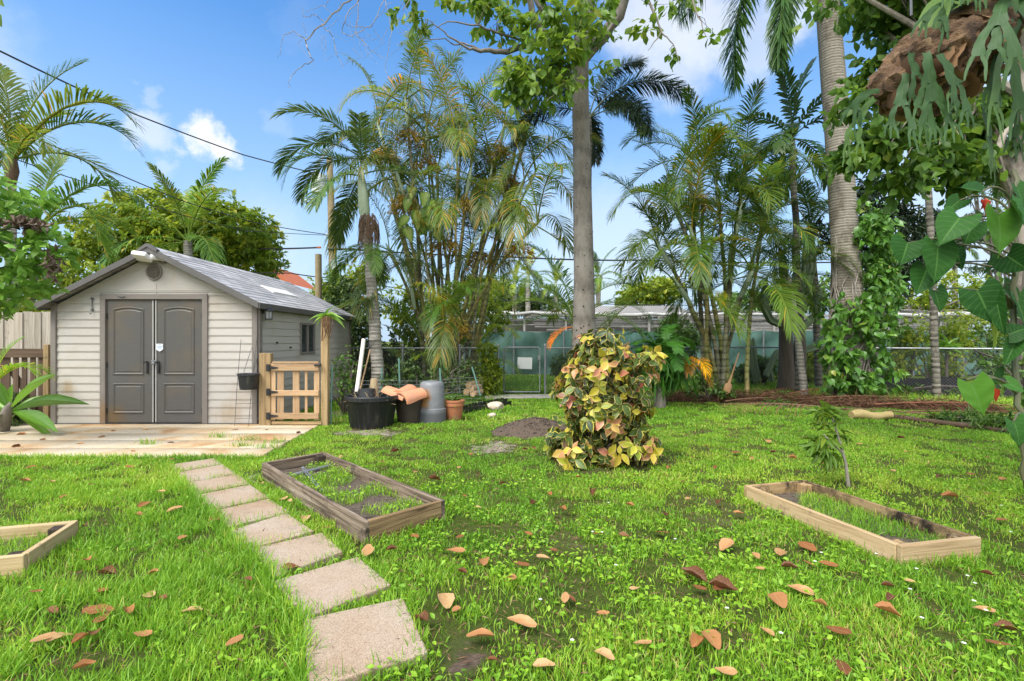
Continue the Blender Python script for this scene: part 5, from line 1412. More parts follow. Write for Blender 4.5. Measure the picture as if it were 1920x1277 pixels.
def single_palm(name, label, base, top, fs, n, scale, r0, r1, trunk, shaft=True, rs=None, tint=None, yel=0, bow=(0, 0, 0), lo=0, shaft_l=.8, az0=None, cat='palm', group=None):
    t = thing(name, label, cat, (base[0], base[1], 0), group); base = Vector(base); top = Vector(top)
    pts = stem_pts(base, top, 13, bow, rs, .01)
    m = MB(); ringed(m, pts, r0, r1, 16, .16, 1.03); m.obj('trunk', V_[trunk], t, True)
    ax = (pts[-1] - pts[-2]).normalized(); ct = top
    if shaft:
        m = MB(); m.tube([top, top + ax * shaft_l * .12, top + ax * shaft_l * .5, top + ax * shaft_l], [r1, r1 * 1.25, r1 * 1.1, r1 * .5], 14); m.obj('crownshaft', V_['crownshaft'], t, True); ct = top + ax * shaft_l * .9
    crown(t, fs, ct, n, rs, scale, tint, yel, az0, None, lo)
    return t, ct
rs = np.random.RandomState(5)
d = 12.0
t, ct = single_palm('palm_tree', 'single grey-trunked palm behind the shed gate, stiff fronds over the transformer', (Gd(708, d), d, 0), P(684, 405, d), FS['palm'], 6, .95, .155, .105, 'trunk_pale', True, rs, (.95, 1, .95), .0, (.06, 0, 0), 1, 1.15, 2.8)
ct = P(682, 300, d)
PM = dict((p, [m for q, m in FS['palm'] if q == p]) for p, _ in FS['palm'])
put_frond(t, PM[38][0], ct, math.pi, 1.05, 0, 0); put_frond(t, PM[15][0], ct, math.pi - .3, .95); put_frond(t, PM[60][1], ct, math.pi + .5, 1.0)
put_frond(t, PM[80][0], ct, .4, .95); put_frond(t, PM[60][0], ct, 2.4, 1.1)
# collar of dry fibre on the trunk
c = P(692, 420, d); m = MB()
for k in range(150):
    a = rs.uniform(0, 6.28); z0 = rs.uniform(-.1, .25); q = c + Vector((.12 * math.cos(a), .12 * math.sin(a), z0)); e = rs.uniform(.3, .75)
    m.tube([q, q + Vector((.10 * math.cos(a), .10 * math.sin(a), -e * .4)), q + Vector((rs.uniform(.06, .16) * math.cos(a), rs.uniform(.06, .16) * math.sin(a), -e))], [.012, .009, .003], 4, False)
m.obj('fibre_collar', V_['fiber'], t, True)
for k in range(5): put_frond(t, PM[-15][k % 2], P(692, 455, d), 1.2 * k + .3, .62, 0, 0, (1, 1.1, .8))

# foxtail palm behind the grey tree
rs = np.random.RandomState(8); d = 13.6
t = thing('foxtail_palm', 'dark plume-fronded foxtail palm hidden behind the smooth grey tree', 'palm', (Gd(1098, d), d, 0))
m = MB(); m.tube(stem_pts((Gd(1098, d), d, 0), P(1102, 290, d), 8), [.14] * 4 + [.11] * 4, 12); m.obj('trunk', V_['trunk_thin'], t, True)
m = MB(); m.tube([P(1102, 290, d), P(1103, 250, d), P(1104, 215, d)], [.11, .11, .06], 12); m.obj('crownshaft', V_['trunk_thin'], t, True)
FX = dict((p, [m for q, m in FS['foxtail'] if q == p]) for p, _ in FS['foxtail'])
ct = P(1104, 222, d)
for (ph, k, az, s) in ((55, 0, -.12, 1.12), (35, 0, -.5, .75), (10, 0, -.75, .85), (55, 1, 3.3, .9), (35, 1, 3.0, .95), (10, 1, -1.9, .7), (75, 0, .35, 1.0), (75, 1, 2.6, .95), (35, 0, 1.3, .9), (55, 0, -2.5, .95), (55, 1, .6, 1.0)):
    put_frond(t, FX[ph][k], ct, az, s, 0, 0, (.9, .95, .95))

# royal palm at the right, its crown above the frame
rs = np.random.RandomState(12); d = 12.0
base = Vector((Gd(1590, d), d, 0)); top = P(1547, -60, d)
pts = [base, P(1594, 640, d), P(1590, 540, d), P(1581, 400, d), P(1571, 250, d), P(1561, 130, d), P(1551, 0, d), top]
t = thing('royal_palm', 'massive grey royal palm trunk wrapped in vines, crown above the frame', 'palm', base)
m = MB(); ringed(m, pts, .325, .235, 28, .09, 1.006); m.obj('trunk', V_['trunk_royal'], t, True)
m = MB(); m.tube([top, top + Vector((-.03, 0, .8)), top + Vector((-.05, 0, 1.6))], [.25, .26, .1], 18); m.obj('crownshaft', V_['crownshaft'], t, True)
ct = top + Vector((-.05, 0, 1.3)); RY = dict((p, [m for q, m in FS['royal'] if q == p]) for p, _ in FS['royal'])
for (ph, k, az, s) in ((10, 1, .2, 1.0), (35, 0, 2.4, 1), (35, 1, .9, 1), (60, 0, 1.7, 1), (60, 1, 5.6, 1), (-20, 1, -.4, 1.0)):
    put_frond(t, RY[ph][k], ct, az, s, 0, 0, (1, 1.05, .9))
def hang(L, bend, bp, seed):
    return frond_mesh('frond', V_['palm'], L=L, n=110, ll=.60, w=.05, phi0=28, bend=bend, bend_p=bp, droop=.5, plum=True, a0=58, a1=30, seed=seed, pet=.12, rach=.035)
for (L, bend, bp, az, sd_) in ((5.3, 122, .34, 3.3, 1), (5.2, 122, .33, 3.85, 2), (4.4, 100, .5, 3.1, 4), (4.6, 110, .6, 5.4, 5)):
    put_frond(t, hang(L, bend, bp, sd_), ct, az, 1.0, 0, 0, (1.1, 1.2, 1.0))

# slender fishtail-like palm
rs = np.random.RandomState(17); d = 13.2
single_palm('slender_palm', 'slender dark-trunked palm with broad ragged leaflets left of the royal palm', (Gd(1497, d), d, 0), P(1486, 300, d), FS['fishtail'], 13, 1.0, .085, .075, 'trunk_thin', True, rs, (.85, 1, .85), 0, (.05, 0, 0), 0, .7)
t, _ = single_palm('slender_palm', 'thin ringed palm stem between slender palm and royal palm, green fronds at head height', (Gd(1508, 12.3), 12.3, 0), P(1478, 520, 12.6), FS['areca'], 12, .72, .09, .06, 'trunk_pale', False, np.random.RandomState(3), (.8, .95, .8), 0, (.04, 0, 0), 1)
# thin bare-trunked palm at the far right
single_palm('slender_palm', 'thin bare palm trunk rising past the black edging into the canopy', (Gd(1757, 12.3), 12.3, 0), P(1720, 20, 12.3), FS['fishtail'], 9, .9, .082, .065, 'trunk_thin', True, np.random.RandomState(4), (1, 1.1, .8), 0, (.04, 0, 0), 0, .6)
# small palm behind the grey tree
rs = np.random.RandomState(6); d = 11.2
t = thing('young_palm', 'young low palm behind the grey tree with one orange dead frond', 'palm', (Gd(1080, d), d, 0))
m = MB(); m.tube([(Gd(1080, d), d, 0), P(1078, 610, d)], [.1, .07], 10); m.obj('trunk', V_['cane'], t, True)
ct = P(1077, 608, d)
for (p, k, az, s, c) in ((66, 0, 2.95, .66, (.9, 1.1, .8)), (48, 0, 3.3, .62, (.9, 1.1, .8)), (25, 1, 3.05, .55, (1, 1.2, .9)), (66, 1, .2, .68, (.8, 1, .8)), (48, 1, -.2, .62, (.8, 1, .8)), (82, 0, 2.6, .72, (.9, 1.1, .8)), (25, 0, -.5, .55, (.8, 1, .8)), (48, 0, 1.8, .6, (.9, 1, .9)), (66, 0, 3.9, .5, (1, 1.2, .9))):
    put_frond(t, A[p][k], ct, az, s * 1.35, 0, 0, c)
put_frond(t, A[-5][0], ct - Vector((0, 0, .05)), 3.75, .36, 0, 0, (6.5, 1.5, .35)).__setitem__('label', 'orange dead frond')

# left palm beside the leafy bush
rs = np.random.RandomState(9); d = 10.2; LSC = 10.2 / 7.6
LB = (Gd(12, d), d + .1, 0); ct = P(24, 300, d)
t = thing('feather_palm', 'feather palm at the left edge with long arching yellow-tipped fronds', 'palm', LB)
m = MB(); ringed(m, stem_pts(LB, P(20, 345, d), 8), .11, .085, 12, .15, 1.04); m.obj('trunk', V_['trunk_pale'], t, True)
m = MB(); m.tube([P(20, 345, d), P(22, 320, d), P(24, 285, d)], [.085, .12, .05], 12); m.obj('crownshaft', V_['fiber'], t, True)
FL = dict((p, [m for q, m in FS['left'] if q == p]) for p, _ in FS['left'])
for (p, k, az, s, c) in ((55, 0, -.05, 1.28, (1.25, 1.1, .75)), (55, 1, .35, 1.12, (.9, 1, .9)), (35, 0, -.5, .8, (1.2, 1.15, .8)), (80, 0, .8, 1.12, (1.1, 1.1, .8)), (80, 1, 2.6, 1.1, (1, 1, .9)), (55, 0, 2.2, 1.05, (1, 1, .9)), (15, 0, -.9, .75, (1.2, 1.2, .8)), (55, 1, -1.6, .7, (1, 1, .9)), (35, 1, 3.5, 1, (1, 1, .9)), (80, 0, 4.0, 1.0, (1.5, 1.2, .6)), (35, 0, 1.3, 1, (1, 1, 1))):
    put_frond(t, FL[p][k], ct, az, s * LSC, 0, 0, c)
d = 10.8
t = thing('feather_palm', 'second feather palm rising behind the left bush, broad fronds arching over the shed', 'palm', (Gd(40, d), d, 0))
m = MB(); ringed(m, stem_pts((Gd(40, d), d, 0), P(70, 440, d), 6), .09, .07, 10, .16, 1.04); m.obj('trunk', V_['trunk_thin'], t, True)
ct = P(72, 430, d)
for (p, k, az, s, c) in ((55, 0, .0, 1.12, (.75, .95, .8)), (35, 1, -.25, 1.05, (1.1, 1.15, .75)), (55, 1, 2.5, 1, (.8, 1, .8)), (35, 0, .8, .95, (.8, 1, .8)), (80, 1, 1.8, 1.0, (.8, 1, .8)), (15, 1, -.15, .95, (1.5, 1.4, .7)), (35, 0, 3.4, .9, (.9, 1, .8))):
    put_frond(t, FL[p][k], ct, az, s * 1.26, 0, 0, tuple(1.3 * q for q in c))

# coconut palm in front of the tree behind the shed
rs = np.random.RandomState(19); d = 19.0
single_palm('coconut_palm', 'green coconut palm rising behind the shed ridge', (Gd(352, d), d, 0), P(352, 452, d), FS['coco'], 13, .92, .2, .14, 'trunk_pale', False, rs, (1.1, 1.25, .9), .04)
# far palms beyond the lath house
rs = np.random.RandomState(23)
for i, (px, py, d, s, lab) in enumerate(((990, 540, 34, 1.0, 'far pale-trunked palm left of the grey tree, tallest of the far palms'), (965, 552, 38, .85, 'far palm with thin trunk just left of the tallest far palm'), (1042, 552, 40, .9, 'far palm just left of the smooth grey trunk'), (1122, 545, 33, 1.0, 'far drooping palm showing just right of the smooth grey trunk'), (1185, 566, 45, .9, 'small far yellowish palm above the corrugated roof'), (1790, 480, 36, 1.0, 'far palm seen between the philodendron leaves'))):
    single_palm('far_palm', lab, (Gd(px, d), d, 0), P(px, py, d), FS['coco'], 12, .62 * s, .2, .15, 'trunk_pale', True, rs, (2.0, 1.8, .9) if i != 3 else (1.5, 1.6, .9), 0, (0, 0, 0), 0, .9, group='far palms beyond the lath house')

# big-leaved variegated creeper high in the tall palm clump
rs = np.random.RandomState(61); d = 12.9
t = thing('golden_creeper', 'creeper with huge pale yellow-green split leaves high on the tall palm clump', 'vine', (Gd(800, d), d, 0))
m = MB(); m.tube([(Gd(815, d), d, 0), P(812, 600, d), P(800, 500, d), P(796, 400, d), P(790, 350, d)], .025, 6); m.obj('stem', V_['twig_early'], t)
n = 13; px = np.array([770, 780, 800, 812, 822, 790, 806, 765, 775, 830, 798, 760, 815]); py = np.array([370, 395, 385, 375, 392, 420, 408, 405, 350, 410, 360, 425, 430])
loc = np.array([list(P(a, b, d - .1)) for a, b in zip(px, py)])
D = np.stack([rs.normal(0, .5, n), rs.normal(-.2, .2, n), rs.uniform(-1.2, -.5, n)], 1); s_ = rs.uniform(.35, .62, n)
np_obj('leaves', [scatter(leaf_tpl([.4, .95, 1.0, .8, .5, .04], .25, .5), loc, frames(D, np.array([[0, -1, .4]] * n) + rs.normal(0, .3, (n, 3))), np.stack([s_, s_ * .62, s_], 1), rs.rand(n))], V_['creeper'], t)

rs = np.random.RandomState(62)
single_palm('dark_palm', 'dark palm behind the tree cactus, left of the royal palm', (Gd(1535, 14.8), 14.8, 0), P(1520, 430, 14.8), FS['areca'], 14, 1.0, .1, .08, 'trunk_thin', False, rs, (.6, .75, .6), .05, (.05, 0, 0))  # fronds tinted darker all over
# ======================= broadleaf trees, shrubs, climbers =======================
T_OV = leaf_tpl([.05, .75, 1.0, .62, .04], .22, .35)
T_OB = leaf_tpl([.05, .45, .85, 1.0, .55, .06], .18, .4)
T_LANCE = leaf_tpl([.08, .9, 1.0, .55, .03], .25, .5)
T_SMALL = leaf_tpl([.1, 1.0, .1], .15, .3)
T_HEART = leaf_tpl([.55, 1.0, .92, .6, .25, .02], .16, .45)
T_ROUND = leaf_tpl([.12, .8, 1.0, .95, .25], .12, .25)

def ell_points(rs, ells, n, shell=.55):
    """ells: (centre, (rx, ry, rz)); more points in bigger ones; biased to the outside"""
    w = np.array([e[1][0] * e[1][1] + e[1][1] * e[1][2] + e[1][0] * e[1][2] for e in ells]); k = rs.choice(len(ells), n, p=w / w.sum())
    u = rand_dirs(rs, n); r = (shell + (1 - shell) * rs.rand(n)) * (1 + .14 * rs.normal(size=n))
    C = np.array([list(e[0]) for e in ells])[k]; Rr = np.array([e[1] for e in ells])[k]
    return C + u * Rr * r[:, None], u

def leaf_mass(rs, ells, n_cl, per, tpl, L, W, spread=.8, hang=.3, shell=.55, up=.7):
    """leaves in small sprays: each spray is a short twig tip with 'per' leaves round it"""
    c, u = ell_points(rs, ells, n_cl, shell)
    cd = u + rs.normal(0, .45, (n_cl, 3)); cd[:, 2] += .15
    cd /= np.linalg.norm(cd, axis=1, keepdims=True)
    crnd = rs.rand(n_cl)
    N = n_cl * per; ci = np.repeat(np.arange(n_cl), per)
    a = rs.normal(0, 1, (N, 3)); D = cd[ci] * .55 + a * .6; D[:, 2] -= hang
    off = (rs.rand(N)[:, None] - .5) * cd[ci] * spread * L + rs.normal(0, .22 * spread * L, (N, 3))
    Nn = rs.normal(0, .5, (N, 3)); Nn[:, 2] += up * 1.3
    s = L * rs.uniform(.65, 1.15, N)
    rnd = np.clip(crnd[ci] * .6 + rs.rand(N) * .4 + rs.normal(0, .05, N), 0, 1)
    return scatter(tpl, c[ci] + off, frames(D, Nn), np.stack([s, s * W, s], 1), rnd), c

def branchy(mb, root, tips, rs, r0, r1, bow=.12, n=7, seg=6):
    root = Vector(root)
    for tp in tips:
        tp = Vector(tp); L = (tp - root).length; pts = []
        w1 = Vector((rs.normal(0, bow * L * .5), rs.normal(0, bow * L * .5), abs(rs.normal(0, bow * L))))
        for i in range(n):
            t = i / (n - 1); pts.append(root.lerp(tp, t) + w1 * 4 * t * (1 - t) * .6 + Vector((rs.normal(0, .012 * L), rs.normal(0, .012 * L), rs.normal(0, .012 * L))) * (1 if 0 < i < n - 1 else 0))
        mb.tube(pts, [r0 + (r1 - r0) * i / (n - 1) for i in range(n)], seg, False)

def broad_tree(name, label, base, fork, ells, rs, n_cl, per, tpl, L, W, leaf, r0=.2, bark='branch', hang=.3, shell=.5, nb=14, cat='tree', group=None, up=.7):
    t = thing(name, label, cat, (base[0], base[1], 0), group)
    m = MB(); m.tube(stem_pts(base, fork, 7, (.05, 0, 0), rs, .03), [r0 * (1.25 - .5 * i / 6) for i in range(7)], 10)
    tips, _ = ell_points(rs, ells, nb, .75); branchy(m, fork, tips, rs, r0 * .5, .012)
    m.obj('trunk', V_[bark], t, True)
    p, c = leaf_mass(rs, ells, n_cl, per, tpl, L, W, hang=hang, shell=shell, up=up); np_obj('crown', [p], V_[leaf], t)
    return t
def E(px, py, d, rx, ry, rz):
    """ellipsoid given by a photo position and pixel radii; depth radius in metres"""
    return (P(px, py, d), (rx / F * d, ry, rz / F * d))

# --- tree behind the shed
rs = np.random.RandomState(1); d = 22
broad_tree('shade_tree', 'dense round yellow-green tree behind the shed roof', (Gd(320, d), d, 0), P(325, 500, d),
           [E(230, 440, d, 75, 1.8, 45), E(300, 405, d, 70, 2, 45), E(400, 420, d, 80, 2, 45), E(455, 445, d, 60, 1.8, 50), E(340, 460, d, 120, 2, 55), E(470, 490, d, 50, 1.5, 35), E(200, 475, d, 50, 1.5, 35)],
           rs, 2300, 10, T_OV, .25, .5, 'lime', .3, shell=.8, up=1.0)
d = 15.5
broad_tree('pale_shrub_tree', 'airy yellow-leaved tree low behind the left shed eave', (Gd(130, d), d, 0), P(130, 560, d), [E(100, 530, d, 70, 1.4, 45), E(150, 520, d, 45, 1.2, 35), E(50, 540, d, 60, 1.2, 40)], np.random.RandomState(2), 420, 7, T_OV, .17, .5, 'lime', .08)
# hedge above the board fence
d = 10.6
broad_tree('vine_hedge', 'pale green leafy hedge spilling over the board fence', (Gd(40, d), d, 0), P(40, 640, d), [E(60, 583, d, 45, .5, 17), E(5, 590, d, 50, .5, 22), E(90, 588, d, 22, .4, 14)], np.random.RandomState(3), 420, 8, T_LANCE, .13, .3, 'lime', .05)

# --- big glossy bush at the left edge
rs = np.random.RandomState(4); d = 6.3
base = (Gd(-150, d), d + .4, 0)
t = thing('leafy_bush', 'tall bush with rounded glossy light green leaves at the left edge', 'bush', base)
ells = [E(10, 345, d, 55, .5, 42), E(15, 430, d, 62, .55, 60), E(0, 520, d, 62, .55, 60), E(70, 470, d, 38, .4, 32), E(-80, 430, d, 90, .8, 120), E(35, 545, d, 36, .4, 30), E(88, 450, d, 22, .3, 22), E(-50, 590, d, 50, .5, 40)]
m = MB(); tips, _ = ell_points(rs, ells, 26, .8); branchy(m, P(-150, 560, d + .3), tips, rs, .03, .006, .12, 8); m.tube([base, P(-150, 560, d + .3)], .06, 8); m.obj('trunk', V_['twig'], t, True)
p, c = leaf_mass(rs, ells, 330, 6, T_OB, .15, .62, hang=.05, shell=.6, up=.8); np_obj('crown', [p], V_['clusia'], t)
dead = []
tpl = leaf_tpl([.1, .9, 1, .6, .1], .5, 1.2)
cc, _ = ell_points(rs, [E(98, 490, d - .1, 9, .15, 34), E(50, 415, d - .2, 40, .2, 14)], 130, .2)
np_obj('dead_leaves', [scatter(tpl, cc, frames(rs.normal(0, .5, (130, 3)) + np.array([0, 0, -1]), rand_dirs(rs, 130)), np.stack([np.full(130, .11), np.full(130, .04), np.full(130, .11)], 1), rs.rand(130) * .9)], V_['deadfrond'], t).color = (.75, 1.0, 1.3, 1)
# overhead leaf tip at the top left corner
t = thing('overhanging_branch', 'overhanging twig with two dark green leaves in the top left corner', 'branch', P(-40, -30, 3.4))
m = MB(); m.tube([P(-260, -160, 3.6), P(-80, -40, 3.4), P(-8, 12, 3.4)], [.02, .012, .004], 6); m.obj('twig', V_['twig'], t)
q = np.array([P(-20, -12, 3.4), P(-12, 18, 3.4), P(-50, -40, 3.4), P(-90, -20, 3.4)])
np_obj('leaves', [scatter(T_OV, q, frames(np.array([[.6, 0, -.5], [.35, 0, -.9], [.5, .2, .4], [-.2, 0, -1]]), np.array([[0, -1, .4]] * 4)), np.array([[.12, .07, .1]] * 4), np.array([.5, .4, .6, .3]))], V_['tree_bright'], t)

# --- hedge masses behind the left fence
def hedge(label, ells, rs, n, per, tpl, L, W, leaf, base, hang=.25, name='shrub', shell=.4, group=None):
    t = thing(name, label, 'shrub', (base[0], base[1], 0), group)
    m = MB(); tips, _ = ell_points(rs, ells, 16, .7); branchy(m, (base[0], base[1], 0), tips, rs, .03, .006); m.obj('stems', V_['twig'], t, True)
    p, c = leaf_mass(rs, ells, n, per, tpl, L, W, hang=hang, shell=shell); np_obj('foliage', [p], V_[leaf], t); return t
hedge('dark leafy hedge between the shed back and the single palm', [E(675, 600, 14.5, 42, .7, 55), E(690, 680, 14.3, 45, .6, 50), E(640, 560, 15.5, 35, .6, 45)], np.random.RandomState(5), 800, 7, T_OV, .13, .5, 'hedge_dark', (Gd(675, 14.5), 14.5))
hedge('yellow-green bushes climbing round the foot of the utility pole', [E(640, 535, 19, 50, .9, 30), E(610, 560, 19, 40, .8, 25), E(690, 520, 19, 40, .8, 30), E(625, 590, 18.5, 50, .8, 40)], np.random.RandomState(6), 650, 7, T_OV, .17, .5, 'lime', (Gd(640, 19), 19))
hedge('dark undergrowth bush behind the garden wire fence', [E(720, 690, 14.6, 40, .5, 42), E(760, 660, 14.9, 50, .6, 62), E(800, 690, 14.8, 50, .5, 40)], np.random.RandomState(7), 800, 7, T_OV, .11, .5, 'hedge_dark', (Gd(750, 14.8), 14.8))
hedge('bright green hedge seen through the canes of the tall palm clump', [E(770, 580, 17, 60, .8, 50), E(850, 600, 17, 70, .8, 55), E(915, 590, 18, 45, .8, 45), E(900, 540, 24, 60, 1, 30)], np.random.RandomState(8), 900, 7, T_OV, .16, .5, 'lime', (Gd(840, 17), 17))
hedge('low leafy plant at the foot of the tall palm clump by the gate', [E(920, 700, 13.0, 22, .4, 32), E(905, 725, 12.8, 30, .4, 15), E(915, 660, 13.1, 16, .3, 20)], np.random.RandomState(9), 260, 7, T_LANCE, .16, .25, 'lime', (Gd(915, 13), 13))
hedge('scruffy green vine on the garden wire fence behind the black tub', [E(645, 690, 9.6, 22, .25, 35), E(640, 725, 9.4, 25, .25, 22), E(665, 705, 9.8, 15, .2, 30)], np.random.RandomState(10), 120, 6, T_OV, .07, .55, 'bush_green', (Gd(645, 9.6), 9.6))
hedge('leafy weeds behind the clay tiles and grey can', [E(760, 700, 10.4, 30, .25, 25), E(810, 712, 10.6, 60, .3, 22), E(735, 720, 10.2, 22, .2, 22), E(870, 700, 11.4, 30, .3, 30)], np.random.RandomState(11), 260, 6, T_OV, .085, .5, 'hedge_dark', (Gd(780, 10.4), 10.4))
hedge('small pale-leaved bush at the foot of the bright palm clump', [E(1330, 720, 11.6, 22, .25, 20), E(1318, 700, 11.6, 12, .2, 22), E(1355, 735, 11.6, 25, .25, 12), E(1305, 735, 11.6, 18, .2, 12)], np.random.RandomState(12), 130, 7, T_OV, .10, .5, 'bush_green', (Gd(1330, 11.6), 11.6))
hedge('feathery low weed tuft on the lawn edge in front of the thin palm', [E(1460, 758, 10.9, 28, .25, 10), E(1440, 765, 10.8, 22, .2, 8)], np.random.RandomState(13), 120, 7, T_LANCE, .08, .18, 'bush_green', (Gd(1460, 10.9), 10.9))
# plants that break up the green screen
for i, (ells, lab, leaf) in enumerate((([E(1290, 640, 17, 30, .5, 40), E(1255, 620, 17.5, 26, .5, 34)], 'loose green bush in front of the screen behind the hanging fern', 'bush_green'),
    ([E(1430, 690, 16, 30, .4, 26), E(1395, 700, 16, 26, .4, 20)], 'low bush in front of the screen beside the slim cactus columns', 'bush_green'),
    ([E(1530, 680, 16.5, 36, .5, 40), E(1500, 700, 16, 30, .4, 28)], 'green bush in front of the screen between cactus and vine-covered trunk', 'lime'),
    ([E(1060, 690, 16.5, 26, .4, 24)], 'small bush in front of the screen just left of the grey trunk', 'bush_green'),
    ([E(1745, 620, 17.5, 60, .6, 50), E(1830, 610, 17.5, 60, .6, 50), E(1900, 620, 17.5, 50, .6, 50)], 'tall light green bushes hiding the screen at the right', 'lime'))):
    hedge(lab, ells, np.random.RandomState(80 + i), 420, 6, T_OV, .13, .5, leaf, (ells[0][0].x, ells[0][0].y), shell=.2)
# far trees
for i, (ells, lab, leaf) in enumerate((([E(965, 560, 42, 60, 2.5, 30), E(1020, 575, 42, 45, 2, 20), E(915, 560, 42, 40, 2, 35)], 'far dark bushy tree beyond the lath house left of the grey tree', 'hedge_dark'),
     ([E(1200, 560, 40, 45, 2, 28), E(1235, 545, 40, 40, 2, 25)], 'far yellow-green tree right of the grey tree', 'lime'),
     ([E(1700, 565, 34, 80, 2, 40), E(1790, 555, 34, 80, 2, 45), E(1880, 560, 34, 70, 2, 40), E(1620, 575, 34, 50, 2, 30)], 'wide bright green hedge far beyond the lath house at the right', 'lime'),
     ([E(1480, 560, 38, 80, 2, 35), E(1400, 570, 38, 60, 2, 25), E(1550, 550, 38, 40, 2, 35)], 'far mixed green tree behind the bright palm clump', 'bush_green'))):
    broad_tree('far_tree', lab, (ells[0][0].x, ells[0][0].y, 0), ells[0][0] - Vector((0, 0, 1)), ells, np.random.RandomState(40 + i), 700, 7, T_OV, .36, .5, leaf, .2)
# green shrubs behind the right-hand fence
for i, (ells, lab, leaf, tpl, L, W) in enumerate((
   ([E(1700, 650, 15, 38, .5, 50), E(1680, 690, 14.8, 28, .4, 30)], 'airy light green shrub behind the fence just right of the vine-covered trunk', 'lime', T_OV, .11, .5),
   ([E(1790, 640, 15.2, 40, .5, 40), E(1770, 690, 15, 40, .5, 25)], 'light green shrub behind the fence between thin trunk and philodendron', 'lime', T_OV, .11, .5),
   ([E(1860, 660, 15.4, 45, .5, 55), E(1900, 700, 14.6, 35, .5, 30)], 'light green shrub behind the fence at the right frame edge', 'bush_green', T_OV, .12, .5),
   ([E(1690, 735, 13.2, 60, .4, 12), E(1800, 745, 12.9, 60, .4, 12), E(1880, 760, 12.3, 50, .4, 14)], 'low straggly ground plants along the foot of the right fence', 'bush_green', T_LANCE, .13, .3))):
    hedge(lab, ells, np.random.RandomState(60 + i), 330, 7, tpl, L, W, leaf, (ells[0][0].x, ells[0][0].y), shell=.3)
t = thing('dracaena_plant', 'rosette plant with broad yellow-green strap leaves behind the right fence', 'plant', (Gd(1775, 14.4), 14.4, 0))
rs = np.random.RandomState(14); n = 46; az = rs.uniform(0, 6.28, n); el = rs.uniform(.1, 1.2, n)
m = MB(); m.tube([(Gd(1775, 14.4), 14.4, 0), P(1775, 655, 14.4)], .04, 8); m.obj('stem', V_['twig'], t)
np_obj('leaves', [scatter(leaf_tpl([.5, 1, .9, .5, .05], .2, .8), np.array([list(P(1775, 655, 14.4))] * n) + rs.normal(0, .06, (n, 3)), frames(np.stack([np.cos(az) * np.cos(el), np.sin(az) * np.cos(el), np.sin(el)], 1), np.array([[0, 0, 1.0]] * n)), np.stack([rs.uniform(.35, .6, n), np.full(n, .075), np.full(n, .5)], 1), rs.uniform(.3, 1, n))], V_['strap'], t)

# --- smooth grey tree (ceiba-like) in the middle
rs = np.random.RandomState(31); d = 9.0
B = Vector((Gd(1094, d), d, 0))
t = thing('smooth_grey_tree', 'tall smooth grey tree with thorn bumps on its trunk behind the croton bush', 'tree', B)
tr = [B, P(1094, 700, d), P(1095, 620, d), P(1095, 520, d), P(1093, 420, d), P(1091, 300, d), P(1088, 180, d), P(1088, 90, d), P(1104, 0, d), P(1108, -120, d)]
rr = [.245, .22, .20, .178, .168, .155, .146, .15, .11, .08]
m = MB(); m.tube(tr, rr, 26)
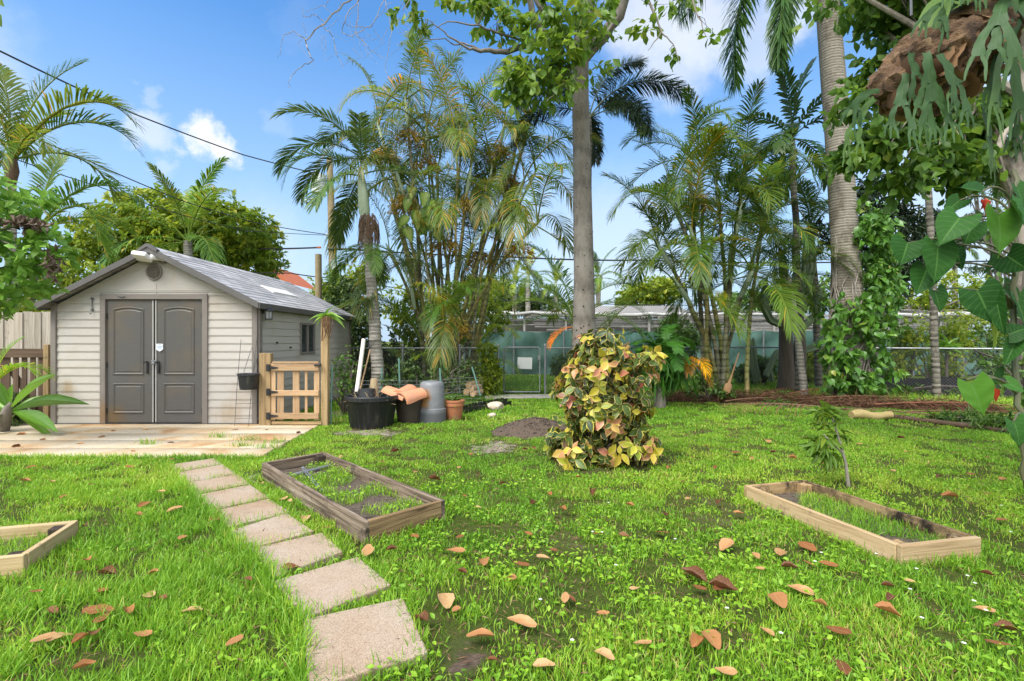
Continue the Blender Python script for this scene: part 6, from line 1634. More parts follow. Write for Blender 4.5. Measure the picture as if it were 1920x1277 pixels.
# thorny bumps, denser lower down
for k in range(420):
    s = rs.rand() ** 1.5 * 6.2; i = min(int(s), 5); f = s - i
    c = tr[i].lerp(tr[i + 1], f); r = rr[i] + (rr[i + 1] - rr[i]) * f; a = rs.uniform(0, 6.28); h = rs.uniform(.010, .020) * (1.2 if s < 3 else .75)
    o = Vector((math.cos(a), math.sin(a), 0)); u = Vector((-math.sin(a), math.cos(a), 0)); p = c + o * (r - .002); w_ = h * 1.05
    m.add([p + u * w_, p + Vector((0, 0, w_)), p - u * w_, p - Vector((0, 0, w_)), p + o * h + Vector((0, 0, h * .4))], [(0, 1, 4), (1, 2, 4), (2, 3, 4), (3, 0, 4)], 1)
m.obj('trunk', [V_['ceiba'], V_['thorn']], t, True)
m = MB(); limbs = [
 ([P(1092, 110, d), P(1130, 70, d - .1), P(1160, 30, d - .2), P(1190, -60, d - .4)], [.12, .10, .09, .07]),
 ([P(1088, 130, d), P(1060, 72, d - .3), P(1035, 66, d - .4), P(1015, 62, d - .5), P(1000, 30, d - .6), P(985, -40, d - .8)], [.09, .075, .065, .06, .055, .045]),
 ([P(1060, 72, d - .3), P(1040, 40, d - .3), P(1010, 10, d - .4), P(990, -40, d - .5)], [.05, .045, .035, .03]),
 ([P(1030, 64, d - .4), P(992, 83, d - .6), P(950, 98, d - .8), P(905, 96, d - 1.0), P(880, 92, d - 1.1), P(840, 68, d - 1.2), P(808, 40, d - 1.3)], [.045, .05, .042, .032, .02, .012, .006]),
 ([P(905, 96, d - 1), P(870, 80, d - 1.1), P(852, 85, d - 1.1), P(835, 72, d - 1.2), P(790, 74, d - 1.3)], [.016, .012, .01, .008, .004]),
 ([P(985, 80, d - .6), P(930, 62, d - .9), P(895, 48, d - 1.1), P(840, 40, d - 1.2), P(815, 55, d - 1.3)], [.02, .018, .014, .009, .004]),
 ([P(1160, 30, d - .2), P(1120, 80, d - .5), P(1080, 115, d - .8), P(1060, 150, d - 1), P(1040, 175, d - 1.1), P(1025, 190, d - 1.2)], [.03, .024, .018, .012, .008, .004]),
 ([P(1080, 115, d - .8), P(1060, 138, d - .9), P(1020, 140, d - 1), P(990, 136, d - 1.1)], [.014, .012, .008, .004]),
 ([P(1190, -60, d - .4), P(1220, 10, d - .8), P(1240, 60, d - 1), P(1215, 95, d - 1.1)], [.05, .02, .012, .004]),
 ([P(1240, 60, d - 1), P(1262, 85, d - 1.1), P(1275, 120, d - 1.2)], [.012, .008, .003]),
 ([P(1185, -20, d - .4), P(1290, -30, d - 1), P(1310, 30, d - 1.2), P(1325, 70, d - 1.3)], [.04, .02, .01, .004]),
 ([P(985, -40, d - .8), P(900, -70, d - 1.2), P(800, -40, d - 1.4), P(755, 20, d - 1.5)], [.045, .03, .018, .005]),
 ([P(1190, -60, d - .4), P(1400, -120, d - .8)], [.07, .05]),
]
for pts, r in limbs:
    q = []; r2 = []
    for i in range(len(pts) - 1):
        for k in range(4):
            f = k / 4; q.append(pts[i].lerp(pts[i + 1], f) + Vector((rs.normal(0, .008), rs.normal(0, .008), rs.normal(0, .008)))); r2.append(r[i] + (r[i + 1] - r[i]) * f)
    q.append(pts[-1]); r2.append(r[-1]); m.tube(q, r2, 10, False)
m.obj('branches', V_['branch'], t, True)
dd = d - .9
ells = [E(1060, 25, dd, 75, .6, 45), E(1000, 60, dd, 50, .4, 45), E(1120, 30, dd, 55, .5, 40), E(985, 130, dd, 45, .35, 40), E(1020, 165, dd, 55, .4, 28), E(1050, 110, dd, 45, .4, 35), E(960, 165, dd, 30, .3, 30), E(1125, 130, dd, 22, .25, 25),
        E(940, 30, dd, 50, .4, 35), E(785, 40, dd, 22, .25, 35), E(762, 10, dd, 35, .25, 18), E(1240, 85, dd, 20, .25, 18), E(1268, 100, dd, 20, .25, 20), E(1210, 40, dd, 22, .25, 22), E(1328, 70, dd, 14, .2, 14), E(1255, -10, dd, 60, .4, 20), E(880, -5, dd, 60, .4, 16), E(1060, -60, d, 160, 1.2, 50), E(1120, -160, d + 1, 260, 2, 80), E(915, 60, dd, 22, .25, 22), E(1040, 70, dd - .3, 60, .3, 45), E(1090, 70, dd - .3, 45, .3, 45), E(1000, 150, dd - .2, 60, .3, 45), E(1060, 150, dd - .3, 35, .2, 30), E(890, 10, dd, 60, .3, 20)]
p, c = leaf_mass(rs, ells, 620, 7, T_OB, .19, .5, hang=.7, shell=.25, up=.35, spread=1.0)
m = MB()
for q in c[::2]:
    q = Vector(q); b0 = min((Vector(x) for l in limbs for x in l[0]), key=lambda x: (x - q).length)
    if (b0 - q).length < 1.6: m.tube([b0, (b0 + q) / 2 + Vector((rs.normal(0, .05), rs.normal(0, .05), .05)), q], [.006, .004, .002], 4, False)
m.obj('twigs', V_['twig'], t)['kind'] = 'stuff'
np_obj('crown', [p], V_['tree_bright'], t)
# bare vine twigs hanging from the upper left of the canopy
m = MB(); dd = 7.6
def curvy(pts, r0, r1, wob=.02, n=5):
    pts = [P(a, b, dd) for a, b in pts]; q = []
    for i in range(len(pts) - 1):
        for k in range(n): q.append(pts[i].lerp(pts[i + 1], k / n) + Vector((rs.normal(0, wob * .4), rs.normal(0, wob), rs.normal(0, wob * .4))))
    q.append(pts[-1]); m.tube(q, [r0 + (r1 - r0) * i / (len(q) - 1) for i in range(len(q))], 5, False)
curvy([(1000, -170), (800, -110), (690, -30), (655, 0), (605, 45), (573, 72), (577, 92), (586, 112), (570, 124), (548, 140), (540, 165)], .016, .003)
curvy([(573, 72), (552, 60), (535, 65), (528, 85), (520, 108)], .006, .002); curvy([(603, 46), (625, 70), (632, 105), (645, 128)], .006, .002)
curvy([(610, 40), (590, 28), (568, 30), (566, 12)], .006, .002); curvy([(690, -30), (650, 35), (640, 60), (660, 70), (700, 40), (735, 5)], .007, .003)
curvy([(672, -15), (672, 30), (668, 60), (690, 90), (720, 110)], .007, .003); curvy([(640, -20), (610, 10), (572, 25)], .005, .002)
curvy([(735, -30), (700, 45), (660, 52), (640, 40)], .006, .002); curvy([(720, -20), (735, 60), (720, 130), (745, 170)], .005, .002)
for k in range(26):
    a = rs.uniform(540, 760); b = rs.uniform(0, 90); curvy([(a, b), (a + rs.uniform(-22, 22), b + rs.uniform(5, 28)), (a + rs.uniform(-34, 34), b + rs.uniform(18, 52))], .003, .0012, .012, 3)
m.obj('bare_twigs', V_['twig_pale'], t)

# --- croton bush
rs = np.random.RandomState(77); C = Vector((.98, 5.95, 0))
t = thing('croton_bush', 'croton bush with mottled yellow, pink and dark green leaves in the middle of the lawn', 'bush', C)
d = 5.85
ells = [E(1122, 700, d, 68, .46, 52), E(1126, 652, d, 38, .34, 36), E(1178, 700, d, 44, .36, 46), E(1080, 730, d, 38, .32, 46), E(1138, 765, d, 74, .44, 52), E(1080, 843, d, 54, .36, 26), E(1150, 838, d, 70, .42, 30), E(1115, 785, d, 50, .4, 46), E(1214, 668, d, 24, .22, 14), E(1195, 780, d, 28, .25, 36), E(1054, 815, d, 24, .2, 26), E(1198, 840, d, 32, .25, 28)]
m = MB(); tips, _ = ell_points(rs, ells, 70, .7); branchy(m, C, tips, rs, .022, .006, .08, 7); m.obj('stems', V_['twig'], t, True)
NC = 400; c, u = ell_points(rs, ells, NC, .72)
keep = c[:, 2] > .06; c = c[keep]; u = u[keep]; NC = len(c)
per = 6; N = NC * per; ci = np.repeat(np.arange(NC), per)
cd = u * np.array([1, 1, .5]) + np.array([0, 0, .35]) + rs.normal(0, .25, (NC, 3)); cd /= np.linalg.norm(cd, axis=1, keepdims=True)
ph = np.tile(np.arange(per) * 2.4, NC) + np.repeat(rs.uniform(0, 6.28, NC), per)
e1 = np.cross(cd, np.array([0.2, .3, 1])); e1 /= np.linalg.norm(e1, axis=1, keepdims=True); e2 = np.cross(cd, e1)
rad = e1[ci] * np.cos(ph)[:, None] + e2[ci] * np.sin(ph)[:, None]
D = rad * .9 + cd[ci] * rs.uniform(.05, .7, N)[:, None]; D[:, 2] -= .55
s = rs.uniform(.08, .165, N); rank = np.tile(np.arange(per), NC)
crnd = np.where(rs.rand(NC) < .54, np.where(rs.rand(NC) < .64, rs.uniform(.25, .58, NC), rs.uniform(.58, .79, NC)), np.where(rs.rand(NC) < .6, rs.uniform(.0, .24, NC), rs.uniform(.82, 1, NC)))
rnd = np.clip(crnd[ci] + rs.normal(0, .09, N) - (rank == 5) * rs.rand(N) * .2, 0, 1)
loc = c[ci] + cd[ci] * ((2 - rank) * .018)[:, None]
par = scatter(T_OV, loc, frames(D, cd[ci] + rs.normal(0, .25, (N, 3))), np.stack([s, s * .58, s], 1), rnd)
# darker inner leaves fill the bush
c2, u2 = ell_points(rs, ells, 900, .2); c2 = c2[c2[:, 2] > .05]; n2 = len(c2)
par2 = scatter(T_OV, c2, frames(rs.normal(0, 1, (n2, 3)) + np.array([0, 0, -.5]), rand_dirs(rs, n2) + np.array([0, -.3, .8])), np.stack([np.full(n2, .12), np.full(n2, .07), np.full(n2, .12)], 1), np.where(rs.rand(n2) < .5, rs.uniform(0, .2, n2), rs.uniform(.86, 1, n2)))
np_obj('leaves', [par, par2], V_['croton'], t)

# --- bright fern on a stump right of the croton
rs = np.random.RandomState(15); d = 10.6; c = P(1240, 668, d)
t = thing('hanging_fern', 'lush bright green fern on a grey stump right of the croton bush', 'fern', (c.x, d, 0))
m = MB(); m.tube([(Gd(1237, d), d, 0), P(1236, 700, d)], [.13, .10], 12); m.obj('stump', V_['branch'], t, True)
FE = [frond_mesh('frond', V_['fern'], L=.85, n=40, ll=.20, w=.03, phi0=p, bend=b, vee=5, droop=.35, a0=75, a1=50, pet=.1, seed=300 + i, rach=.006) for i, (p, b) in enumerate(((70, 110), (45, 115), (20, 100), (-10, 75)))]
for k in range(44):
    o = put_frond(t, FE[k % 4], c + Vector((rs.normal(0, .10), rs.normal(0, .08), rs.uniform(-.18, .28))), rs.uniform(0, 6.28), rs.uniform(.7, 1.1), 0, 0, tuple([rs.uniform(.8, 1.2)] * 3))
n = 150; loc = np.array([list(c)] * n) + np.stack([rs.normal(.08, .22, n), rs.normal(0, .15, n), rs.uniform(-.45, .0, n)], 1)
np_obj('strap_leaves', [scatter(leaf_tpl([.4, 1, .8, .05], .15, .6), loc, frames(np.stack([rs.normal(0, .35, n), rs.normal(-.1, .3, n), np.full(n, -1.0)], 1), np.stack([rs.normal(0, .4, n), np.full(n, -1.0), np.full(n, .2)], 1)), np.stack([rs.uniform(.3, .6, n), np.full(n, .05), np.full(n, .4)], 1), rs.rand(n))], V_['fern'], t)
for (ph, az, s, col) in ((25, -.5, .42, (5, 2.0, .35)), (25, -.9, .40, (2.6, .9, .4)), (-5, -.2, .36, (2.2, .8, .4))):
    put_frond(t, A[ph][0], P(1285, 680, 10.9), az - .9, s, 0, 0, col, 'dead_frond')
t = thing('dead_hanging_frond', 'golden yellow dead frond hanging among the canes of the bright palm clump', 'palm frond', P(1345, 560, 11.7))
put_frond(t, A[-5][1], P(1345, 545, 11.7), -1.8, .34, 0, 0, (4.5, 2.6, .5), 'frond')

# --- cactus group by the right fence
rs = np.random.RandomState(16); d = 14.0
def rib_col(m, pts, r, ribs=5):
    sub = []; 
    for i in range(len(pts) - 1):
        for k in range(4): sub.append(pts[i].lerp(pts[i + 1], k / 4))
    sub.append(pts[-1]); n0 = len(m.v); seg = ribs * 4
    m.tube(sub, [r] * (len(sub) - 2) + [r * .8, r * .3], seg)
    for i, p in enumerate(sub):
        for k in range(seg):
            v = Vector(m.v[n0 + i * seg + k]); f = 1.0 if k % 4 == 0 else (.82 if k % 2 else .66); m.v[n0 + i * seg + k] = tuple(p + (v - p) * f)
t = thing('tree_cactus', 'big branching columnar cactus with a dark trunk by the fence post', 'cactus', (Gd(1475, d), d, 0))
m = MB(); b0 = Vector((Gd(1475, d), d, 0)); fk = P(1473, 610, d)
m.tube([b0, P(1474, 680, d), fk, P(1478, 560, d)], [.26, .2, .17, .14], 10); m.tube([b0 + Vector((.35, .1, 0)), P(1500, 660, d), P(1498, 590, d)], [.2, .16, .12], 10); m.obj('trunk', V_['cactus_old'], t, True)
m = MB()
for (a, b_, c_) in (((1468, 610), (1445, 600), (1425, 560)), ((1478, 560), (1470, 520), (1466, 470)), ((1490, 600), (1510, 540), (1512, 440)), ((1480, 570), (1495, 510), (1490, 430)), ((1500, 620), (1530, 590), (1540, 540)), ((1500, 660), (1530, 650), (1555, 620)), ((1440, 590), (1432, 560), (1438, 530)), ((1500, 590), (1524, 500), (1520, 455))):
    rib_col(m, [P(*a, d), P(*b_, d - .05), P(*c_, d - .1)], .11)
m.obj('arms', V_['cactus'], t, True)
t = thing('small_cactus', 'slim upright cactus columns behind the fence left of the post', 'cactus', (Gd(1418, 15.6), 15.6, 0))
for (px, y1) in ((1407, 636), (1412, 634), (1437, 690)):
    m = MB(); rib_col(m, [P(px + 10, 715, 15.6), P(px + 3, 680, 15.6), P(px, y1, 15.6)], .09, 6); m.obj('column', V_['cactus'], t, True)
m = MB(); rib_col(m, [P(1436, 705, 15.4), P(1448, 680, 15.4), P(1457, 655, 15.4)], .10, 6); m.obj('column', V_['cactus'], t, True)

# --- dark mango-like tree behind the royal palm
rs = np.random.RandomState(18); d = 14.2
t = thing('drooping_leaf_tree', 'dark tree with long drooping leaves right of the royal palm trunk', 'tree', (Gd(1650, d), d + .6, 0))
m = MB(); m.tube(stem_pts((Gd(1650, d), d + .6, 0), P(1655, 520, d), 7, (.1, 0, 0), rs, .03), [.14, .13, .12, .12, .11, .10, .09], 10)
ells = [E(1680, 420, d, 70, 1.0, 55), E(1700, 490, d, 55, .9, 50), E(1640, 370, d, 45, .9, 50), E(1740, 440, d, 45, .8, 45), E(1660, 520, d, 40, .8, 45), E(1625, 460, d, 30, .8, 60), E(1540, 440, d + .6, 30, .6, 50), E(1760, 460, d + .5, 40, .8, 35)]
tips, _ = ell_points(rs, ells, 26, .8); branchy(m, P(1655, 520, d), tips, rs, .05, .01); m.obj('trunk', V_['twig'], t, True)
p, c = leaf_mass(rs, ells, 640, 9, T_LANCE, .26, .2, hang=.9, shell=.35, up=.3, spread=.7); np_obj('crown', [p], V_['mango'], t)
# distant layered conifer-like tree between the leaves at the right
rs = np.random.RandomState(20); d = 24
broad_tree('layered_tree', 'dark tree with flat layered branches far right behind the philodendron', (Gd(1880, d), d, 0), P(1870, 500, d), [E(1850 + dx, yy, d, 60, 1.6, 7) for yy, dx in ((255, 10), (290, -10), (330, 15), (365, -5), (440, 10), (500, 20), (400, 30))], rs, 420, 8, T_LANCE, .28, .12, 'hedge_dark', .16)

# --- vines round the royal palm
rs = np.random.RandomState(26); d = 11.9
t = thing('climbing_vine', 'heart-leaved vine climbing the royal palm trunk from ground to frond height', 'vine', (Gd(1600, d), d - .1, 0))
ells = [E(1625, 690, 11.6, 62, .4, 55), E(1640, 610, 11.6, 48, .4, 50), E(1570, 600, 11.5, 28, .25, 45), E(1560, 650, 11.5, 25, .25, 40), E(1650, 540, 11.7, 35, .35, 40), E(1600, 730, 11.5, 60, .35, 22), E(1625, 590, 11.5, 40, .2, 60), E(1585, 690, 11.35, 30, .15, 50), E(1675, 560, 11.7, 22, .3, 25), E(1650, 450, 11.7, 24, .3, 60), E(1615, 430, 11.7, 14, .2, 60)]
p, c = leaf_mass(rs, ells, 430, 4, T_HEART, .21, .62, hang=.9, shell=.5, up=.2); p2, c2 = leaf_mass(rs, [E(1650, 440, 11.8, 25, .3, 80), E(1640, 520, 11.7, 28, .3, 50), E(1665, 500, 11.8, 22, .3, 60)], 260, 5, T_OV, .13, .42, hang=.6, shell=.3)
np_obj('leaves', [p, p2], V_['pothos'], t)
m = MB()
for k in range(34):
    a = rs.uniform(0, 6.28); pts = []
    for i in range(14):
        y = 745 - i * 26; cx = 1594 - max(0, (745 - y)) * .04; a += rs.normal(0, .35); r = .40 + rs.uniform(0, .05) - .0006 * (745 - y)
        q = P(cx, y, 12.0); pts.append(q + Vector((r * math.cos(a), r * math.sin(a), 0)))
        if k > 14 and i > 6 + k % 5: break
    m.tube(pts, [.014] * len(pts), 5, False)
m.obj('vine_stems', V_['twig_pale'], t)
# --- sapling on the lawn
rs = np.random.RandomState(27); b0 = G(1591, 912); d = b0.y
t = thing('sapling', 'small sapling with drooping narrow leaves behind the pine planter', 'sapling', b0)
m = MB(); m.tube([b0, P(1586, 870, d), P(1575, 830, d), P(1566, 800, d), P(1558, 775, d)], [.016, .014, .012, .010, .007], 8); m.tube([P(1580, 850, d), P(1560, 830, d - .05), P(1545, 815, d - .05)], [.009, .008, .006], 6); m.obj('stem', V_['twig_pale'], t, True)
L = []; nn = 0
for (px, py, n, hg, s) in ((1553, 775, 30, .15, .15), (1540, 770, 18, .1, .14), (1575, 785, 16, .2, .13), (1542, 825, 26, .9, .19), (1552, 850, 24, 1.2, .19), (1530, 835, 16, 1.0, .17), (1575, 815, 12, .5, .13), (1545, 800, 10, .3, .13)):
    c = np.array(P(px, py, d)); D = rs.normal(0, 1, (n, 3)); D[:, 2] = D[:, 2] * .5 - hg + .2
    L.append(scatter(T_LANCE, c + rs.normal(0, .02, (n, 3)), frames(D, rs.normal(0, .5, (n, 3)) + np.array([0, -.3, 1])), np.stack([np.full(n, s), np.full(n, s * .22), np.full(n, s)], 1), rs.rand(n) * .7 + .2))
np_obj('leaves', L, V_['tree_bright'], t)
# --- frangipani-like plant in front of the dark gate
rs = np.random.RandomState(28); d = 7.6
t = thing('broad_leaf_plant', 'young plant with long glossy strap leaves beside the patio at the left edge', 'plant', G(4, 812))
m = MB(); m.tube([G(4, 812), P(8, 785, d), P(16, 765, d), P(22, 755, d)], [.085, .08, .06, .03], 12); m.obj('stem', V_['branch'], t, True)
Ls = []
def strapl(px0, py0, px1, py1, w, dep, nrm, curl=.6):
    a = P(px0, py0, d); b = P(px1, py1, d + dep); v = b - a
    Ls.append(scatter(leaf_tpl([.16, .45, .8, 1.0, .95, .62, .04], .22, curl), np.array([list(a)]), frames(np.array([list(v)]), np.array([nrm])), np.array([[v.length * 1.05, w, v.length]]), [rs.rand()]))
for q in ((22, 765, 96, 700, .17, -.2, (-.5, -.6, .8), .1), (24, 768, 96, 738, .13, .2, (0, -.5, 1), .3), (24, 770, 152, 742, .14, -.3, (0, -.6, 1), .25), (24, 772, 102, 800, .2, -.35, (.2, -.6, 1), .2), (26, 774, 98, 812, .11, -.2, (0, -.7, 1), .6), (20, 765, 24, 722, .10, 0, (0, -1, .2), .0), (16, 765, -12, 712, .15, -.1, (.6, -.7, .4), .0), (14, 768, -60, 740, .15, 0, (0, -.5, 1), .4), (12, 770, -70, 772, .15, .1, (0, -.5, 1), .5), (14, 766, 20, 735, .09, .3, (0, -1, .3), .1), (10, 772, -40, 800, .16, -.3, (0, -.5, 1), .3)): strapl(*q)
np_obj('leaves', Ls, V_['strap'], t)
t = thing('frond_plant', 'bright green low frond arching over the dark gate at the left edge', 'plant', (Gd(-20, 7.9), 7.9, 0))
m = MB(); m.tube([(Gd(-20, 7.9), 7.9, 0), P(-16, 730, 7.9)], .04, 8); m.obj('stem', V_['cane'], t)
for (ph, az, s, k) in ((55, -.1, .52, 0), (55, .25, .55, 1), (35, 2.8, .5, 0), (80, 1.0, .5, 0)): put_frond(t, FL[ph][k], P(-16, 728, 7.9), az, s, 0, 0, (2.4, 2.5, 1.2))
hedge('dark clump of weeds at the foot of the strap-leaved plant', [E(15, 800, 8.2, 25, .2, 25), E(20, 760, 8.3, 25, .2, 22)], np.random.RandomState(29), 130, 6, T_LANCE, .14, .2, 'hedge_dark', (Gd(10, 8.2), 8.2))
# strappy plant in the terracotta pot
tp, c = POT_PLANT; n = 34; az = rs.uniform(0, 6.28, n); el = rs.uniform(.2, 1.3, n)
np_obj('plant', [scatter(leaf_tpl([.5, 1, .7, .05], .2, 1.0), np.array([list(c)] * n), frames(np.stack([np.cos(az) * np.cos(el), np.sin(az) * np.cos(el), np.sin(el)], 1), np.array([[0, 0, 1.0]] * n)), np.stack([rs.uniform(.14, .3, n), np.full(n, .03), np.full(n, .25)], 1), rs.rand(n))], V_['bush_green'], tp)
# orchid mounted on the tall post
c = P(612, 594, gy - .02); t = thing('mounted_orchid', 'orchid with curved strap leaves and pale roots on top of the tall post', 'orchid', c); n = 9
D = np.array([[-1, -.3, .25], [-.9, .1, -.15], [.2, -.3, .9], [.9, -.3, .2], [1, -.2, -.2], [-.4, -.6, .5], [.5, -.4, .5], [-.7, -.4, .05], [.8, 0, .05]])
np_obj('leaves', [scatter(leaf_tpl([.5, 1, .9, .5, .05], .25, .9), np.array([list(c)] * n), frames(D, np.array([[0, -.3, 1.0]] * n)), np.stack([np.array([.3, .24, .26, .36, .4, .2, .24, .22, .3]), np.full(n, .055), np.full(n, .3)], 1), rs.rand(n))], V_['clusia'], t)
m = MB()
for k in range(12):
    p = c + Vector((rs.uniform(-.03, .12), -.07, 0)); m.tube([p, p + Vector((rs.uniform(-.03, .05), -.03, -.12)), p + Vector((rs.uniform(-.05, .08), -.02, -rs.uniform(.2, .42)))], .006, 5, False)
m.obj('roots', V_['shield'], t)
# ======================= upper right: near tree, staghorn fern, philodendron =======================
rs = np.random.RandomState(51); d = 5.6
base = Vector((Gd(1990, d) , d + .2, 0))
t = thing('near_tree', 'leafy tree with a pale mottled trunk at the right edge, its canopy over the corner', 'tree', base)
m = MB(); tr = [base, P(1925, 640, d), P(1914, 480, d), P(1908, 330, d), P(1912, 180, d), P(1925, 20, d), P(1940, -160, d)]
m.tube(tr, [.10, .08, .068, .06, .055, .05, .04], 14)
m.tube([P(1908, 400, d), P(1880, 330, d - .2), P(1868, 290, d - .3), P(1882, 250, d - .3), P(1900, 235, d - .3)], [.05, .04, .035, .03, .02], 8)
m.tube([P(1908, 330, d), P(1830, 200, d + .2), P(1740, 130, d + .3), P(1660, 60, d + .4), P(1640, -60, d + .5)], [.06, .05, .04, .03, .02], 8)
m.tube([P(1740, 130, d + .3), P(1660, 220, d + .3), P(1600, 250, d + .3)], [.025, .016, .006], 6)
m.tube([P(1830, 200, d + .2), P(1780, 280, d + .1), P(1700, 320, d), P(1640, 330, d)], [.025, .016, .01, .004], 6)
m.tube([P(1912, 180, d), P(1700, 40, d), P(1560, -40, d + .2)], [.05, .03, .015], 8)
ells = [E(1610, 190, d, 26, .4, 45), E(1650, 265, d, 60, .5, 36), E(1760, 290, d, 80, .5, 45), E(1720, 230, d + .3, 90, .6, 40), E(1830, 250, d + .3, 60, .5, 60), E(1690, 340, d, 55, .4, 30), E(1800, 330, d, 40, .35, 25), E(1595, 300, d, 30, .4, 18), E(1670, 20, d + .3, 55, .6, 45), E(1730, 60, d + .4, 60, .5, 40), E(1880, 60, d + .4, 70, .6, 80), E(1890, 200, d + .2, 45, .5, 60), E(1640, 120, d + .4, 22, .4, 40), E(1900, 320, d + .5, 30, .4, 40), E(1750, -70, d, 240, 1.2, 50)]
tips, _ = ell_points(rs, ells, 46, .6); branchy(m, P(1800, 160, d + .3), tips, rs, .016, .004, .08)
m.obj('trunk', trunkmat('mottled_bark', (.22, .185, .15), (.40, .35, .285), 3, .5, blotch=(.13, .11, .09), ringc=.15), t, True)
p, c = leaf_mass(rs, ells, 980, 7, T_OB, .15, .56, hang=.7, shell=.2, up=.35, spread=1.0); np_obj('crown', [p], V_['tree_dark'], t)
rs2 = np.random.RandomState(52)
hedge('ragged yellow-green twig growth around the trunk at the right edge', [E(1890, 700, 4.4, 60, .3, 50), E(1900, 560, 4.6, 40, .3, 60), E(1905, 400, 5.0, 30, .3, 50)], rs2, 90, 6, T_OV, .075, .5, 'bush_green', (Gd(2020, 4.6), 4.6), name='twiggy_shrub')
hedge('grassy plants at the foot of the right edge above the edging log', [E(1800, 790, 8.6, 60, .3, 14), E(1880, 800, 7.9, 50, .3, 18)], np.random.RandomState(53), 200, 7, T_LANCE, .16, .14, 'bush_green', (Gd(1860, 8.2), 8.2), name='grassy_plant')

from mathutils import noise as mnoise
# --- staghorn fern ball hanging from the near tree
rs = np.random.RandomState(54); d = 3.35; C = P(1766, 116, d)
t = thing('staghorn_fern', 'huge hanging staghorn fern with grey-green antler fronds and a brown papery ball', 'staghorn fern', C)
b = bmesh.new(); bmesh.ops.create_icosphere(b, subdivisions=5, radius=1)
dirs = rand_dirs(rs, 90); am = rs.uniform(.06, .30, 90)
for v in b.verts:
    n = v.co.normalized(); k = 1.0
    for q, a in zip(dirs, am):
        x = n.dot(Vector(q)) - .90
        if x > 0: k = max(k, 1 + a * min(1, x * 20) * .8)
    k *= .86
    k += .20 * (mnoise.ridged_multi_fractal(n * 2.6, .9, 2.1, 5, 1.0, 2.0) - 1.0) * .5 + .05 * mnoise.fractal(n * 7, .8, 2.0, 4)
    tp = 1 - .35 * max(0, -n.z)
    v.co = Vector((n.x * .40 * tp, n.y * .33 * tp, n.z * .275 - .05 * max(0, -n.z) + .14 * n.x)) * k + C
m = MB(); m.bm(b); b.free(); m.obj('root_ball', pmat('papery_fern_ball', (.035, .02, .012), (.17, .095, .045), 7, .9, 1.0, (1, 1, 1.6), .06, c3=(.36, .22, .11)), t, True)
n = 420; u = rand_dirs(rs, n); u = u[u[:, 1] < .45]; n = len(u)
loc = np.array(C) + u * np.array([.40, .33, .275]) * rs.uniform(.84, 1.0, n)[:, None] + np.stack([0 * u[:, 0], 0 * u[:, 0], .14 * u[:, 0]], 1)
D = np.cross(u, rand_dirs(rs, n)); D[:, 2] -= .25
np_obj('shield_fronds', [scatter(leaf_tpl([.5, .95, 1, .85, 1.0, .5], -.3, .55, .25), loc - D * .06, frames(D, u + rs.normal(0, .38, (n, 3))), np.stack([rs.uniform(.08, .24, n), rs.uniform(.06, .18, n), rs.uniform(.10, .3, n)], 1), rs.rand(n) ** 1.2)], V_['shield'], t)
n = 11; u = np.array([[-.45, -.6, .85], [.1, -.7, 1.0], [.35, -.6, .9], [-.2, -.8, .8], [.5, -.5, 1.1], [.0, -.6, 1.1], [.25, -.9, .75], [-.6, -.6, .6], [.7, -.6, .9], [.15, -.85, .95], [.45, -.8, .8]])
loc = np.array(C) + u * np.array([.40, .33, .29]) + np.stack([0 * u[:, 0], 0 * u[:, 0], .14 * u[:, 0]], 1); D = np.cross(u, rand_dirs(rs, n)); D[:, 2] += .3
np_obj('green_shields', [scatter(leaf_tpl([.6, .95, 1, .95, .8, .4], .2, -.3), loc, frames(D, u), np.stack([rs.uniform(.13, .22, n), rs.uniform(.13, .2, n), np.full(n, .2)], 1), rs.rand(n))], V_['shield_green'], t)
def antler(rs, root, d0, L, w0, depth, gravity, out, face, t0=0.0, rnd=.5):
    """a forked strap: root blade widens, then splits into two, twice; hangs more and more"""
    n = 6; p = Vector(root); v = Vector(d0).normalized(); V = []; Q = []; Aa = []
    f = Vector(face)
    for i in range(n + 1):
        s = i / n; side = v.cross(f); side = side.normalized() if side.length > 1e-3 else Vector((1, 0, 0))
        fl = (1 + (.75 if depth > 0 else -.62) * s ** 1.6) * (1 + .12 * math.sin(i * 2.1 + rnd * 9))
        w = w0 * fl; cup = side.cross(v) * (w * .14 * math.sin(i * 1.7 + rnd * 20))
        for k in (-1, 0, 1):
            q = p + side * (w * .5 * k) + cup * (1 if k else -1); V.append(tuple(q)); Aa.append((rnd, t0 + s * .33, k))
        if i < n:
            for k in range(2): a = i * 3 + k; Q.append((a, a + 3, a + 4, a + 1))
            v = (v + Vector((rs.normal(0, .10), rs.normal(0, .08), -gravity))).normalized(); p = p + v * (L / n)
    out.append((np.array(V), np.array(Q), np.array(Aa)))
    if depth > 0:
        side = v.cross(f).normalized(); kids = 2 if rs.rand() < .75 else 3
        for k in range(kids):
            sp = (k - (kids - 1) / 2) * (1.0 if kids == 2 else .75) + rs.normal(0, .12)
            dv = (v + side * sp * .75).normalized()
            antler(rs, p + side * sp * w0 * .75 - v * .01, dv, L * rs.uniform(.55, .95), w0 * rs.uniform(.58, .78), depth - 1, gravity * 1.1, out, face, t0 + .33, min(1, rnd + .1))
fr = []
